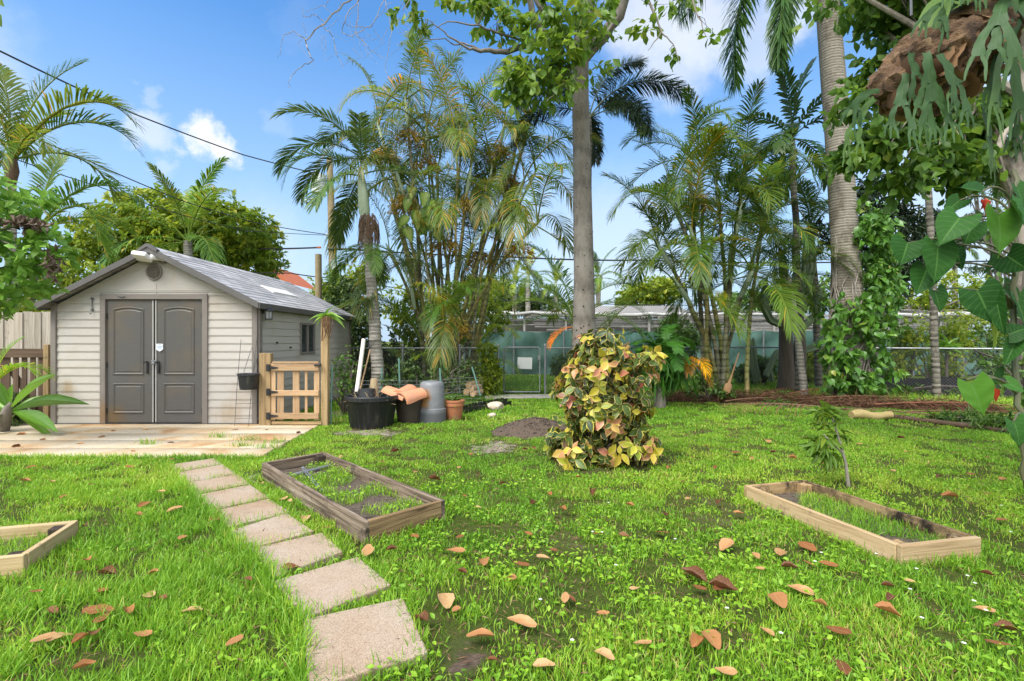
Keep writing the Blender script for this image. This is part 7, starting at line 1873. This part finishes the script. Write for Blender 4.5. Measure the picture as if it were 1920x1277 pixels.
ROOTS = [ # px, py, dir, length, width
 (1835, 40, (.05, -.6, -.25), .30, .075, 2), (1842, 45, (-.3, -.6, -.4), .30, .07, 2), (1828, 50, (-.5, -.5, -.6), .28, .065, 2), (1850, 48, (.5, -.5, -.25), .30, .075, 2), (1860, 40, (.75, -.4, -.2), .30, .06, 2),
 (1800, 60, (-.6, -.5, -.3), .24, .055, 2), (1700, 60, (-.2, -.6, .2), .16, .05, 2), (1715, 75, (-.4, -.5, -.5), .16, .045, 2), (1745, 55, (-.5, -.5, .3), .16, .045, 2),
 (1665, 130, (-.3, -.6, -.8), .17, .04, 2), (1675, 140, (.1, -.6, -.8), .19, .05, 2), (1690, 150, (.2, -.5, -.8), .20, .05, 2), (1655, 145, (-.7, -.5, -.4), .18, .045, 2), (1640, 160, (-.8, -.4, -.3), .16, .04, 1),
 (1680, 165, (0, -.6, -1), .21, .045, 2), (1700, 170, (.2, -.5, -1), .18, .04, 1), (1735, 120, (.2, -.8, .1), .13, .055, 2), (1728, 160, (-.1, -.7, -.7), .14, .04, 2), (1660, 165, (-.4, -.5, -.9), .22, .045, 2),
 (1830, 200, (.1, -.5, -1), .22, .05, 2), (1860, 180, (.4, -.4, -1), .24, .055, 2), (1880, 130, (.6, -.4, -.8), .26, .05, 2), (1885, 150, (.5, -.3, -1), .28, .05, 2), (1900, 200, (.3, -.3, -1), .28, .05, 2),
 (1870, 20, (.8, -.4, .3), .26, .05, 1), (1890, 60, (.9, -.4, .1), .26, .045, 1), (1640, 175, (-1, -.3, .1), .22, .04, 1), (1632, 190, (-.9, -.3, -.5), .2, .04, 2), (1780, 30, (-.2, -.6, .4), .2, .05, 2), (1845, 20, (.1, -.7, .5), .22, .06, 2),
 (1850, 150, (.2, -.6, -.9), .24, .05, 2), (1905, 110, (.5, -.5, -.6), .24, .05, 2)]
for (px, py, dv, L, w_, dep) in [q for i, q in enumerate(ROOTS) if i not in (6, 7, 12, 13, 16, 17, 20, 22, 23, 25, 30, 31)]:
    u = (P(px, py, d) - C); k = (u.x / .41) ** 2 + ((u.z - .14 * u.x / .40) / .30) ** 2; yy = -.35 * math.sqrt(max(.0, 1 - k)) - .04
    root = Vector((C.x + u.x, C.y + yy, C.z + u.z)); dv = (dv[0], dv[1] * .4, dv[2]); L = L * (1.35 if L >= .28 else 1.1)
    antler(rs, root, dv, L * .95, w_ * .95, dep, .22, fr, Vector((rs.normal(0, .25), -1, .25)), 0, rs.rand() * .8)
np_obj('antler_fronds', fr, V_['antler'], t)
m = MB(); 
for dx in (-.2, .18): m.tube([C + Vector((dx, .0, .3)), C + Vector((dx * .5, .15, 1.2)), C + Vector((0, .5, 2.2))], .008, 6)
m.obj('hanging_chain', M['steel_dark'], t)

# --- philodendron: individual large heart leaves on climbing stems
rs = np.random.RandomState(55); d = 2.95
t = thing('philodendron', 'climbing philodendron with big glossy heart leaves down the right edge', 'philodendron', (Gd(1935, d), d, 0))
def heart(L, W, seed, curl=.35, fold=.25):
    """heart-shaped blade: grid between a lobed outline and the midrib"""
    r = np.random.RandomState(seed); n = 14; k = 5; V = []; Aa = []
    for i in range(n + 1):
        s = i / n; x = s
        wd = (1.0 * math.sin(math.pi * min(1, (s * .96 + .16)) ** .85) ** .8) if s < .999 else 0.01
        wd = max(.01, wd * (1 - .25 * s))
        for j in range(-k, k + 1):
            v = j / k; y = v * wd * .5
            xx = x - .22 * (abs(v) ** 1.3) * (1 - s) ** 2.2 - .02 * abs(v)
            z = fold * abs(y) * .9 - curl * (s ** 2) * .5 + .018 * math.sin(i * 1.5 + abs(j) * .5 + seed) * abs(v)
            V.append((xx * L, y * W, z * L)); Aa.append((0, s, v))
    Q = []; kk = 2 * k + 1
    for i in range(n):
        for j in range(kk - 1): Q.append((i * kk + j, (i + 1) * kk + j, (i + 1) * kk + j + 1, i * kk + j + 1))
    return np.array(V), np.array(Q), np.array(Aa)
LEAF = [ # top(px,py), tip(px,py), width px, facing normal, depth, rnd
 ((1702, 455), (1690, 500), 62, (-.25, -1, .3), .10, .25), ((1758, 462), (1757, 538), 66, (0, -1, .35), 0, .40), ((1738, 505), (1718, 556), 52, (-.5, -1, .2), .08, .30), ((1752, 545), (1770, 590), 42, (.2, -1, .1), .05, .30),
 ((1800, 408), (1760, 458), 62, (-.35, -.8, .6), -.05, .45), ((1822, 420), (1812, 464), 50, (.1, -1, .4), .05, .35), ((1872, 402), (1884, 482), 72, (.1, -1, .5), -.15, .66), ((1895, 380), (1935, 430), 60, (.5, -.8, .5), -.2, .5),
 ((1888, 480), (1935, 510), 56, (.2, -.7, -.6), -.1, .10), ((1832, 545), (1868, 612), 70, (-.3, -1, .1), -.05, .18), ((1868, 560), (1882, 640), 30, (-.9, -.5, .1), -.08, .2), ((1858, 612), (1872, 668), 32, (.7, -.7, .1), 0, .93),
 ((1820, 718), (1852, 785), 56, (-.25, -1, .4), -.15, .72), ((1812, 712), (1812, 760), 38, (.6, -.9, .2), -.08, .9), ((1888, 718), (1930, 735), 34, (.1, -.8, .6), -.1, .55), ((1900, 790), (1925, 845), 55, (.2, -1, .4), -.3, .5),
 ((1890, 628), (1935, 610), 40, (0, -.8, .5), 0, .12), ((1905, 640), (1882, 690), 30, (-.6, -.8, .2), 0, .35), ((1795, 470), (1803, 510), 26, (-.8, -.6, 0), .1, .15), ((1842, 360), (1800, 345), 44, (0, -.8, .7), .1, .2), ((1800, 375), (1770, 400), 36, (-.4, -.9, .4), .2, .22),
 ((1905, 350), (1930, 395), 50, (.3, -1, .4), .1, .4), ((1880, 540), (1925, 590), 48, (.4, -1, .1), .15, .25), ((1775, 440), (1740, 470), 34, (-.3, -1, .1), .2, .2), ((1870, 690), (1860, 730), 22, (.4, -1, .2), .1, .3), ((1905, 560), (1940, 640), 60, (.3, -1, .2), .1, .3), ((1865, 470), (1850, 520), 30, (.5, -1, .2), .15, .25)]
ST = [P(1925, 900, d), P(1915, 800, d), P(1905, 700, d + .05), P(1900, 600, d + .1), P(1905, 500, d + .1), P(1898, 400, d + .1), P(1905, 300, d + .2)]
m = MB(); q = []
for i in range(len(ST) - 1):
    for k in range(5): q.append(ST[i].lerp(ST[i + 1], k / 5) + Vector((rs.normal(0, .008), rs.normal(0, .008), 0)))
m.tube(q, .016, 8); m.tube([G(1935, 985), ST[0]], .018, 8)
leaves = []
for i, (a, b_, wpx, nrm, dz, rnd) in enumerate(LEAF):
    A_ = P(*a, d + dz); B_ = P(*b_, d + dz - .04); v = B_ - A_; L_ = v.length * 1.0; W_ = wpx / F * d * 1.08
    leaves.append((A_, v, L_, W_, nrm, rnd, i))
    s = min(q, key=lambda x: (x - A_).length + abs(x.z - A_.z + .08)); mid = (s + A_) / 2 + Vector((0, 0, .06))
    m.tube([s, s.lerp(mid, .5) + Vector((0, 0, .02)), mid, mid.lerp(A_, .5) + Vector((0, 0, .015)), A_ + v * .02], [.008, .007, .006, .006, .005], 6, False)
m.obj('stems', pmat('philo_stem', (.06, .085, .03), (.10, .085, .04), 8, .6, .1), t, True)
for (A_, v, L_, W_, nrm, rnd, i) in leaves:
    np_obj('leaf', [scatter(heart(1, 1, i, .22 + .25 * rs.rand(), .18 + .2 * rs.rand()), np.array([list(A_)]), frames(np.array([list(v)]), np.array([nrm])), np.array([[L_, W_, L_]]), [rnd])], V_['philo'], t)
for (a, b_) in (((1838, 375), (1850, 405)), ((1855, 725), (1868, 755)), ((1846, 372), (1838, 395))):
    A_ = P(*a, d - .05); v = P(*b_, d - .05) - A_; np_obj('red_spathe', [scatter(leaf_tpl([.2, 1, .8, .4, .05], .8, .1), np.array([list(A_)]), frames(np.array([list(v)]), np.array([(0, -1, 0)])), np.array([[v.length, .035, v.length]]), [.3])], V_['spath'], t)

# ======================= right-hand dead frond strip =======================
rs = np.random.RandomState(57)
DF = [frond_mesh('frond', V_['deadfrond'], L=2.2, n=34, ll=.5, w=.018, phi0=6, bend=10, vee=14, droop=.9, seed=400 + i, gap=.1) for i in range(3)]
labs = ['dead brown palm frond at the left end of the pile by the bright palm clump', 'dead palm frond with upcurved stem lying by the fence post', 'matted brown frond below the vine-covered trunk, left one', 'matted brown frond lying against the pale split log', 'brown dead frond right of the pale split log', 'dead frond along the edging log under the thin bare trunk', 'dead frond at the right end of the brown strip by the edging log', 'reddish dead frond behind the others near the fence']
for i, (px, py, az, s, z) in enumerate(((1360, 752, .2, .6, .1), (1420, 745, .75, .95, .12), (1500, 748, -.1, .9, .12), (1590, 768, 3.0, 1.0, .12), (1640, 758, -.35, 1.0, .1), (1700, 772, -.5, .9, .1), (1800, 785, 2.6, .8, .08), (1480, 738, .35, .9, .2))):
    g = G(px, py, z); o = link('dead_palm_frond', DF[i % 3], None, g, (0, 0, az), s); o.color = [(1, 1, 1, 1), (1.1, .75, .7, 1), (.8, .7, .6, 1)][i % 3]
    tag(o, labs[i], 'palm frond', 'dead palm fronds along the right bed')
m = MB(); a, b_ = G(1665, 780, .05), G(1905, 810, .05); m.tube([a, a.lerp(b_, .35), a.lerp(b_, .7), b_], [.045, .042, .04, .036], 10)
tag(m.obj('edging_log', V_['fiber'], smooth=True, origin=a), 'long thin brown log edging the right bed', 'log')
a, b_ = G(1596, 778, .08), G(1670, 780, .08)
m = MB(); n = 12; vs = []
for i in range(9):
    s = i / 8; p = a.lerp(b_, s); r = .10 * (.55 + .45 * math.sin(math.pi * min(1, s * 1.2 + .15))) * (1.15 if s > .5 else .9)
    for k in range(n):
        an = 2 * math.pi * k / n; vs.append(p + Vector((0, r * 1.2 * math.cos(an), r * math.sin(an) + .02 * math.sin(i))))
m.add(vs, [(i * n + k, i * n + (k + 1) % n, (i + 1) * n + (k + 1) % n, (i + 1) * n + k) for i in range(8) for k in range(n)] + [tuple(range(n)), tuple(range(8 * n, 9 * n))])
tag(m.obj('split_log', pmat('pale_palm_base', (.42, .30, .12), (.30, .24, .09), 5, .8, .4, (1, 4, 4)), smooth=True, origin=a), 'pale yellow split palm base lying on the lawn edge', 'log')
m = MB(); a, b_ = P(1362, 739, 11.4), P(1372, 700, 11.5); v = (b_ - a)
m.tube([a, a.lerp(b_, .1), a.lerp(b_, .45), a.lerp(b_, .55), b_, b_ + v * 1.0], [.03, .085, .08, .03, .018, .012], 10)
for i, p in enumerate(m.v): m.v[i] = (p[0], 11.45 + (p[1] - 11.45) * .35, p[2])
tag(m.obj('palm_spathe', pmat('tan_spathe', (.40, .22, .10), (.30, .16, .07), 5, .7, .2), smooth=True, origin=a), 'tan paddle-shaped palm spathe leaning on the bright palm clump', 'palm spathe')

# ======================= lawn =======================
rs = np.random.RandomState(99)
def inpoly(x, y, poly):
    ins = np.zeros(len(x), bool); n = len(poly)
    for i in range(n):
        x1, y1 = poly[i]; x2, y2 = poly[(i + 1) % n]
        c = ((y1 > y) != (y2 > y)) & (x < (x2 - x1) * (y - y1) / (y2 - y1 + 1e-12) + x1); ins ^= c
    return ins
def vnoise(x, y, s, seed):
    """cheap smooth value noise"""
    r = np.random.RandomState(seed).rand(64, 64); u = x * s; v = y * s; i = np.floor(u).astype(int); j = np.floor(v).astype(int); f = u - i; g_ = v - j
    f = f * f * (3 - 2 * f); g_ = g_ * g_ * (3 - 2 * g_)
    q = lambda a, b: r[a % 64, b % 64]
    return (q(i, j) * (1 - f) + q(i + 1, j) * f) * (1 - g_) + (q(i, j + 1) * (1 - f) + q(i + 1, j + 1) * f) * g_
PATIO = [(-13, fl), (right_edge(fl), fl), (right_edge(bk), bk), (-13, bk)]
def lawn_mask(x, y, rs, edge=0.0):
    ok = ~inpoly(x, y, PATIO)
    for q in SLAB_W:
        c = np.mean(q, 0); ok &= ~inpoly(x, y, [(c[0] + (p[0] - c[0]) * (1 - edge), c[1] + (p[1] - c[1]) * (1 - edge)) for p in q])
    for L_, z in PLANTERS: ok &= ~inpoly(x, y, [(p.x, p.y) for p in L_])
    mx, my, a, b = MOUND; ok &= ((x - mx) / a) ** 2 + ((y - my) / b) ** 2 > 1 + .5 * (vnoise(x, y, 4, 4) - .5)
    for (cx, cy, a, b) in DIRT:
        r = ((x - cx) / a) ** 2 + ((y - cy) / b) ** 2; keepp = np.clip((r - .25) / 1.1, .10, 1) + (vnoise(x, y, 5, 7) - .5) * .7
        ok &= rs.rand(len(x)) < keepp
    ok &= ~((x < -4.1) & (y > 8.3) & (x > -7.6)); ok &= ~((x < -7.5) & (y > 8.4))
    ok &= y < 12.0 + .9 * (vnoise(x, y, 1.3, 9) - .5) - np.clip(x - 5, 0, 9) * .45 + (x < 2) * 1.2
    return ok
def sow(n, y0, y1, xl=None):
    y = np.sqrt(rs.uniform(y0 ** 2, y1 ** 2, n)); x = rs.uniform(-1.06, 1.06, n) * y
    return x, y
G_TPL = []
for bend in (.25, .6, 1.0):
    V = []; Aa = []
    for i, (t_, wd) in enumerate(((0, .7), (.4, 1.0), (.75, .75), (1, .06))):
        xx = bend * .55 * t_ ** 2; zz = t_ * (1 - .22 * bend * t_)
        for k in (-.5, .5): V.append((xx, k * wd, zz)); Aa.append((0, t_, k * 2))
    G_TPL.append((np.array(V), np.array([(0, 1, 3, 2), (2, 3, 5, 4), (4, 5, 7, 6)]), np.array(Aa)))
def blades(x, y, z, H, W):
    out = []; n = len(x); k = rs.randint(0, 3, n)
    for j in range(3):
        s = k == j; m_ = s.sum()
        if not m_: continue
        a = rs.uniform(0, 6.28, m_); ti = rs.normal(0, .32, m_); tj = rs.normal(0, .32, m_)
        Z = np.stack([ti, tj, np.ones(m_)], 1); Z /= np.linalg.norm(Z, axis=1, keepdims=True)
        X = np.stack([np.cos(a), np.sin(a), 0 * a], 1); X -= Z * (X * Z).sum(1, keepdims=True); X /= np.linalg.norm(X, axis=1, keepdims=True)
        Rm = np.stack([X, np.cross(Z, X), Z], axis=2)
        pat = vnoise(x[s], y[s], .8, 21) * .5 + vnoise(x[s], y[s], 3.1, 22) * .36
        rnd = np.clip(pat + rs.normal(.02, .17, m_), 0, .95) ; dry = rs.rand(m_) < np.clip(.03 + (vnoise(x[s], y[s], 1.7, 23) - .62) * .9, .02, .3); rnd[dry] = rs.uniform(.94, 1, dry.sum())
        h = H[s]; out.append(scatter(G_TPL[j], np.stack([x[s], y[s], z[s]], 1), Rm, np.stack([h, W[s], h], 1), rnd))
    return out
parts = []
for (y0, y1, dens, h0, h1, w0) in ((1.9, 3.2, 9500, .032, .092, .0046), (3.2, 5.0, 6800, .03, .075, .0056), (5.0, 8.0, 5000, .03, .065, .0078), (8.0, 13.2, 2500, .035, .075, .012)):
    n = int(dens * 1.06 * (y1 ** 2 - y0 ** 2)); x, y = sow(n, y0, y1); ok = lawn_mask(x, y, rs, .03)
    cl = vnoise(x, y, 2.1, 31) * .6 + vnoise(x, y, 7.5, 32) * .4
    ok &= rs.rand(n) < np.clip((cl - .08) * 2.8 + np.clip(y - 4.0, 0, 3) * .6, .38, 1)
    x = x[ok]; y = y[ok]; cl = cl[ok]; m_ = len(x)
    left = np.clip((-x - .35 * y) * 1.2, 0, 1)      # longer grass on the left of the path
    H = rs.uniform(h0, h1, m_) * (.55 + .75 * cl) * (.78 + .36 * left); W = np.full(m_, w0) * rs.uniform(.7, 1.3, m_)
    parts += blades(x, y, np.zeros(m_), H, W)
# tufts along slab edges, planter sides and inside the planters
def along(a, b, n, sp):
    t_ = rs.rand(n); return a[0] + (b[0] - a[0]) * t_ + rs.normal(0, sp, n), a[1] + (b[1] - a[1]) * t_ + rs.normal(0, sp, n)
for q in SLAB_W:
    for i in range(4):
        x, y = along(q[i], q[(i + 1) % 4], 170 if i in (1, 3) else 60, .025); m_ = len(x); parts += blades(x, y, np.zeros(m_), rs.uniform(.05, .12, m_), np.full(m_, .0045))
for i in range(9):
    q = SLAB_W[i]; x, y = along(q[0], q[3], 420, .05); ok = ~inpoly(x, y, q); x = x[ok]; y = y[ok]; m_ = len(x); parts += blades(x, y, np.zeros(m_), rs.uniform(.06, .15, m_), np.full(m_, .005))
for L_, z in PLANTERS:
    for i in range(4):
        a, b = L_[i], L_[(i + 1) % 4]; c = sum(L_, Vector()) / 4; x, y = along((a.x, a.y), (b.x, b.y), 380, .035); ok = ~inpoly(x, y, [(p.x, p.y) for p in L_]); x = x[ok]; y = y[ok]; m_ = len(x)
        parts += blades(x, y, np.zeros(m_), rs.uniform(.04, .11, m_), np.full(m_, .005))
    n = 3600; u = rs.rand(n); v = rs.rand(n); Lp = [np.array(p) for p in L_]
    pp = (Lp[0] * (1 - u)[:, None] + Lp[1] * u[:, None]) * (1 - v)[:, None] + (Lp[3] * (1 - u)[:, None] + Lp[2] * u[:, None]) * v[:, None]
    c = np.mean(Lp, 0); pp = c + (pp - c) * .86; ok = vnoise(pp[:, 0], pp[:, 1], 3.5, 41) > .36; pp = pp[ok]; m_ = len(pp)
    parts += blades(pp[:, 0], pp[:, 1], np.full(m_, z - .01), rs.uniform(.04, .10, m_), np.full(m_, .004))
# weeds in the patio's front edge and joints
x, y = along((-6.6, fl - .02), (right_edge(fl), fl - .02), 2600, .03); parts += blades(x, y, np.zeros(len(x)), rs.uniform(.04, .11, len(x)), np.full(len(x), .006))
for (px, py) in ((470, 830), (455, 842), (410, 825), (520, 835), (275, 838), (500, 845)):
    g = G(px, py); n = 60; parts += blades(g.x + rs.normal(0, .09, n), g.y + rs.normal(0, .03, n), np.full(n, .03), rs.uniform(.04, .13, n), np.full(n, .006))
# rough grass beyond the gate, before the screen
n = 26000; x = rs.uniform(-2, 12, n); y = rs.uniform(13.5, 19.8, n); parts += blades(x, y, np.zeros(n), rs.uniform(.06, .16, n), np.full(n, .022))
n = 9000; x = rs.uniform(3.2, 12.5, n); y = 12.3 - np.clip(x - 5, 0, 9) * .32 + rs.uniform(-.2, 1.9, n); parts += blades(x, y, np.zeros(n), rs.uniform(.05, .18, n), np.full(n, .011))
n = 5000; x = rs.uniform(-4.0, -.2, n); y = rs.uniform(8.7, 13.2, n); ok = rs.rand(n) < .45; x = x[ok]; y = y[ok]; parts += blades(x, y, np.zeros(len(x)), rs.uniform(.05, .16, len(x)), np.full(len(x), .011))
tag(np_obj('grass', parts, V_['grass'], smooth=False), 'bright green lawn grass', 'grass', None, 'stuff')
# broad-leaved lawn weeds, thickest in the foreground right of the path
n = 62000; x, y = sow(n, 1.95, 6.6); cl = vnoise(x, y, 1.6, 51) * .6 + vnoise(x, y, 5, 52) * .4
ok = lawn_mask(x, y, rs, 0) & (rs.rand(n) < np.clip((cl - .30) * 2.2, .03, 1)) & ((x > -.9 - .05 * y) | (rs.rand(n) < .2)) & (rs.rand(n) < np.clip((6.0 - y) / 2.6, .06, 1)); x = x[ok]; y = y[ok]; n = len(x)
D = np.stack([rs.normal(0, 1, n), rs.normal(0, 1, n), rs.uniform(-.1, .7, n)], 1)
s = rs.uniform(.018, .042, n)
wp = [scatter(T_OV, np.stack([x, y, rs.uniform(.015, .055, n)], 1), frames(D, rs.normal(0, .35, (n, 3)) + np.array([0, 0, 1.0])), np.stack([s, s * .55, s], 1), np.clip(cl[ok] + rs.normal(0, .2, n), 0, 1))]
Lp = [np.array(p) for p in LP]; n = 1500; u = rs.rand(n); v = rs.rand(n)
pp = (Lp[0] * (1 - u)[:, None] + Lp[1] * u[:, None]) * (1 - v)[:, None] + (Lp[3] * (1 - u)[:, None] + Lp[2] * u[:, None]) * v[:, None]; c = np.mean(Lp, 0); pp = c + (pp - c) * .85
ok = vnoise(pp[:, 0], pp[:, 1], 3.5, 41) > .42; pp = pp[ok]; n = len(pp); pp[:, 2] = .07 + rs.uniform(0, .07, n)
wp.append(scatter(T_OV, pp, frames(rs.normal(0, 1, (n, 3)), rs.normal(0, .4, (n, 3)) + np.array([0, 0, 1.0])), np.stack([rs.uniform(.015, .035, n)] * 3, 1) * np.array([1, .55, 1]), rs.rand(n) * .8 + .2))
tag(np_obj('lawn_weeds', wp, V_['weed']), 'small-leaved weeds among the lawn grass', 'weeds', None, 'stuff')
# short twigs, straw and crumbs on the ground
n = 26000; x, y = sow(n, 1.95, 8.5); ok = ~inpoly(x, y, PATIO); x = x[ok]; y = y[ok]; n = len(x)
D = np.stack([rs.normal(0, 1, n), rs.normal(0, 1, n), rs.normal(0, .2, n)], 1); s = rs.uniform(.015, .075, n)
tag(np_obj('ground_litter', [scatter(T_SMALL, np.stack([x, y, rs.uniform(.01, .03, n)], 1), frames(D, rs.normal(0, .4, (n, 3)) + np.array([0, 0, 1.0])), np.stack([s, np.full(n, .006), s * .3], 1), rs.rand(n) * .8)], V_['deadfrond']), 'dry straw and twig bits in the lawn', 'litter', None, 'stuff')
n = 9000; x = rs.uniform(3.5, 9.6, n); y = 12.0 - np.clip(x - 5, 0, 9) * .45 + rs.uniform(-.6, .8, n); D = np.stack([rs.normal(0, 1, n), rs.normal(0, .6, n), rs.normal(0, .25, n)], 1); s = rs.uniform(.1, .38, n)
tag(np_obj('dry_thatch', [scatter(T_SMALL, np.stack([x, y, rs.uniform(.01, .24, n) * rs.rand(n)], 1), frames(D, rs.normal(0, .4, (n, 3)) + np.array([0, 0, 1.0])), np.stack([s, np.full(n, .012), s * .3], 1), rs.rand(n) * .75)], V_['deadfrond']), 'brown thatch of dead frond leaflets along the right bed', 'thatch', None, 'stuff')
# little white lawn flowers
n = 26; fp = []
x, y = sow(60, 2.2, 4.5); ok = lawn_mask(x, y, rs) & (x > 0); x = x[ok][:n]; y = y[ok][:n]
for xx, yy in zip(x, y):
    k = 5; a = np.arange(k) * 1.2566; fp.append(scatter(T_ROUND, np.array([[xx, yy, .075]] * k), frames(np.stack([np.cos(a), np.sin(a), .3 + 0 * a], 1), np.array([[0, 0, 1.0]] * k)), np.array([[.011, .008, .01]] * k), rs.rand(k)))
tag(np_obj('lawn_flowers', fp, leafmat('white_petal', [(0, (.7, .7, .62)), (1, (.75, .75, .68))], .6, .2)), 'tiny white flowers dotted in the lawn', 'flowers', None, 'stuff')

# ======================= fallen leaves, each its own object =======================
FLP = [(30, 893), (46, 904), (97, 906), (118, 933), (301, 927), (270, 949), (261, 968), (327, 960), (243, 877), (175, 910), (57, 877), (90, 854), (159, 990), (342, 1013), (163, 1056), (200, 1080), (68, 1117), (190, 1112), (279, 1121), (304, 1128), (286, 1080), (97, 1148), (184, 1153), (242, 1153), (190, 1165), (80, 1207), (111, 1200), (150, 1203), (177, 1194), (268, 1199), (361, 1148), (440, 1212), (465, 1092), (157, 1253), (447, 995), (404, 977), (573, 974), (547, 1070), (318, 866), (490, 911), (544, 942), (530, 938), (614, 992),
 (778, 1007), (735, 1035), (690, 1039), (862, 1013), (855, 1037), (909, 1056), (978, 1061), (1020, 1050), (1038, 1035), (991, 1002), (898, 953), (942, 910), (1000, 946), (815, 903), (898, 891), (883, 854), (836, 1129), (855, 1145), (978, 1173), (901, 1203), (922, 1244), (1067, 1125), (961, 1088), (866, 1080), (1030, 931), (1056, 960),
 (1348, 945), (1386, 967), (1362, 1027), (1389, 986), (1464, 1040), (1418, 1049), (1514, 1028), (1518, 1060), (1480, 1067), (1554, 1063), (1502, 1110), (1459, 1135), (1538, 1137), (1355, 1108), (1312, 1106), (1301, 1085), (1423, 1072), (1573, 1189), (1580, 1257), (1437, 1189), (1334, 1207), (1309, 1210), (1362, 1267), (1845, 1149), (1885, 1181), (1870, 1217), (1849, 1081), (1878, 977), (1760, 897), (1781, 934), (1709, 1097), (1665, 1105), (1670, 1131), (1665, 1156), (1795, 852), (1674, 886), (1516, 841), (1486, 863), (1409, 863), (1326, 838),
 (1205, 1215), (1133, 1238), (1130, 1155), (1060, 1128), (1120, 1003), (1240, 1000), (1170, 1008), (1190, 1110), (1290, 1080), (1350, 1112), (1240, 857), (1210, 865), (1255, 880), (1000, 843), (985, 846), (1280, 905), (790, 806), (600, 852), (640, 860), (680, 826), (1020, 1250), (790, 1170)]
# a few more of the small ones farther off, and those on the patio
FLP += [(80, 824), (150, 832), (212, 808), (272, 806), (40, 815), (30, 838), (440, 806), (188, 820), (320, 830), (500, 806), (250, 846), (560, 812), (700, 830), (740, 850), (860, 880), (1300, 860), (1340, 880), (1380, 850), (1450, 850), (1550, 870), (1620, 860), (1700, 850), (1740, 870), (1820, 890), (1850, 860), (1290, 940), (1180, 950), (1110, 930), (1085, 900), (940, 870), (1850, 930), (1880, 900), (1250, 970), (720, 870), (780, 890), (760, 930), (870, 935), (1610, 835), (1690, 825), (1440, 830)]
rs = np.random.RandomState(123)
def dead_leaf(seed):
    r = np.random.RandomState(seed); n = 8; k = 3; V = []; Aa = []; curl = r.uniform(-.25, .6); roll = r.uniform(.05, .5) if seed % 4 else r.uniform(.6, 1.1) * r.choice([1, 1, -.5]); tw = r.uniform(-.5, .5); rnd = [.12, .22, .38, .5, .62, .75, .88, .97][seed % 8]
    for i in range(n + 1):
        s = i / n; wd = max(.03, math.sin(math.pi * (.06 + .90 * s)) ** .75 * (.75 + .4 * s)); wd = wd if i < n else .05; wd *= 1 + .05 * math.sin(i * 2.3 + seed)
        for j in range(-k, k + 1):
            v = j / k; y = v * wd * .33; z = roll * .9 * y * y * 4 + curl * (s - .5) ** 2 * .5 + tw * y * (s - .5) * 1.4 + r.normal(0, .006)
            V.append((s - .5, y * (1 - .25 * abs(roll) * abs(v)), z)); Aa.append((np.clip(rnd + r.normal(0, .03) + .06 * abs(v), 0, 1), s, v))
    kk = 2 * k + 1; Q = [(i * kk + j, (i + 1) * kk + j, (i + 1) * kk + j + 1, i * kk + j + 1) for i in range(n) for j in range(kk - 1)]
    V = np.array(V); V[:, 2] -= V[:, 2].min(); m_ = mesh_np('fallen_leaf', V, np.array(Q), np.array(Aa), V_['dryleaf']); return m_
DL = [dead_leaf(i) for i in range(16)]
CN = ['dark brown', 'brown', 'rust brown', 'reddish brown', 'orange brown', 'tan', 'pale tan', 'bleached beige']
LM = [('the raised weathered planter', 690, 960), ('the pine planter', 1620, 990), ('the corner planter at the left', 60, 1020), ('the croton bush', 1120, 840), ('the soil mound', 1000, 810), ('the sapling', 1590, 880), ('the clay pots', 800, 790), ('the shed doors', 290, 800), ('the wooden gate', 555, 800), ('the bottom paving slab', 690, 1200), ('the middle paving slab', 450, 940), ('the top paving slab', 360, 868), ('the right edging log', 1790, 800), ('the lower right corner', 1900, 1250), ('the lower left corner', 20, 1250)]
used = {}
for i, (px, py) in enumerate(FLP):
    z = .035
    g = G(px, py, z); var = (i * 5 + rs.randint(16)) % 16; on = 'lawn'
    if inpoly(np.array([g.x]), np.array([g.y]), PATIO)[0]: z = .045; on = 'patio'
    elif any(inpoly(np.array([g.x]), np.array([g.y]), q)[0] for q in SLAB_W): z = .05; on = 'paving slab'
    elif any(inpoly(np.array([g.x]), np.array([g.y]), [(p.x, p.y) for p in L_])[0] for L_, _ in PLANTERS): z = .11; on = 'planter soil'
    s = min(.135, .05 + rs.gamma(2.0, .02)) * (1.0 if g.y < 4 else .95)
    o = link('fallen_leaf', DL[var], None, (g.x, g.y, z - .008 + (rs.uniform(.014, .036) if on == 'lawn' else 0)), (rs.normal(0, .11), rs.normal(0, .11), rs.uniform(0, 6.28)), (s * 1.15, s * rs.uniform(.9, 1.3), s))
    lm = min(LM, key=lambda q: (q[1] - px) ** 2 + 3 * (q[2] - py) ** 2); dx, dy = px - lm[1], py - lm[2]
    side = ('left of' if dx < 0 else 'right of') if abs(dx) > abs(dy) * 1.2 else ('in front of' if dy > 0 else 'behind'); r = math.hypot(dx, dy)
    far = 'close' if r < 75 else ('a step' if r < 150 else ('well' if r < 260 else 'far'))
    sh_ = 'curled' if var in (1, 3, 6, 9, 12, 14) else ('flat' if var in (0, 5, 8, 11) else 'cupped')
    lab = f"{sh_} {CN[var % 8]} leaf on the {on} {far} {side} {lm[0]}".replace('the raised weathered', 'the weathered').replace('corner planter at the left', 'left planter').replace('lower right corner', 'lower right corner').replace('lower left corner', 'lower left corner')
    used[lab] = used.get(lab, 0) + 1
    if used[lab] > 1: lab = lab.replace(' leaf', [' small leaf', ' crumpled leaf', ' torn leaf', ' tilted leaf'][min(used[lab] - 2, 3)], 1)
    lab = lab.replace('a step in', 'in').replace(' the raised', ' the') if len(lab.split()) > 15 else lab
    tag(o, lab, 'leaf', 'fallen leaves on the lawn and paving')
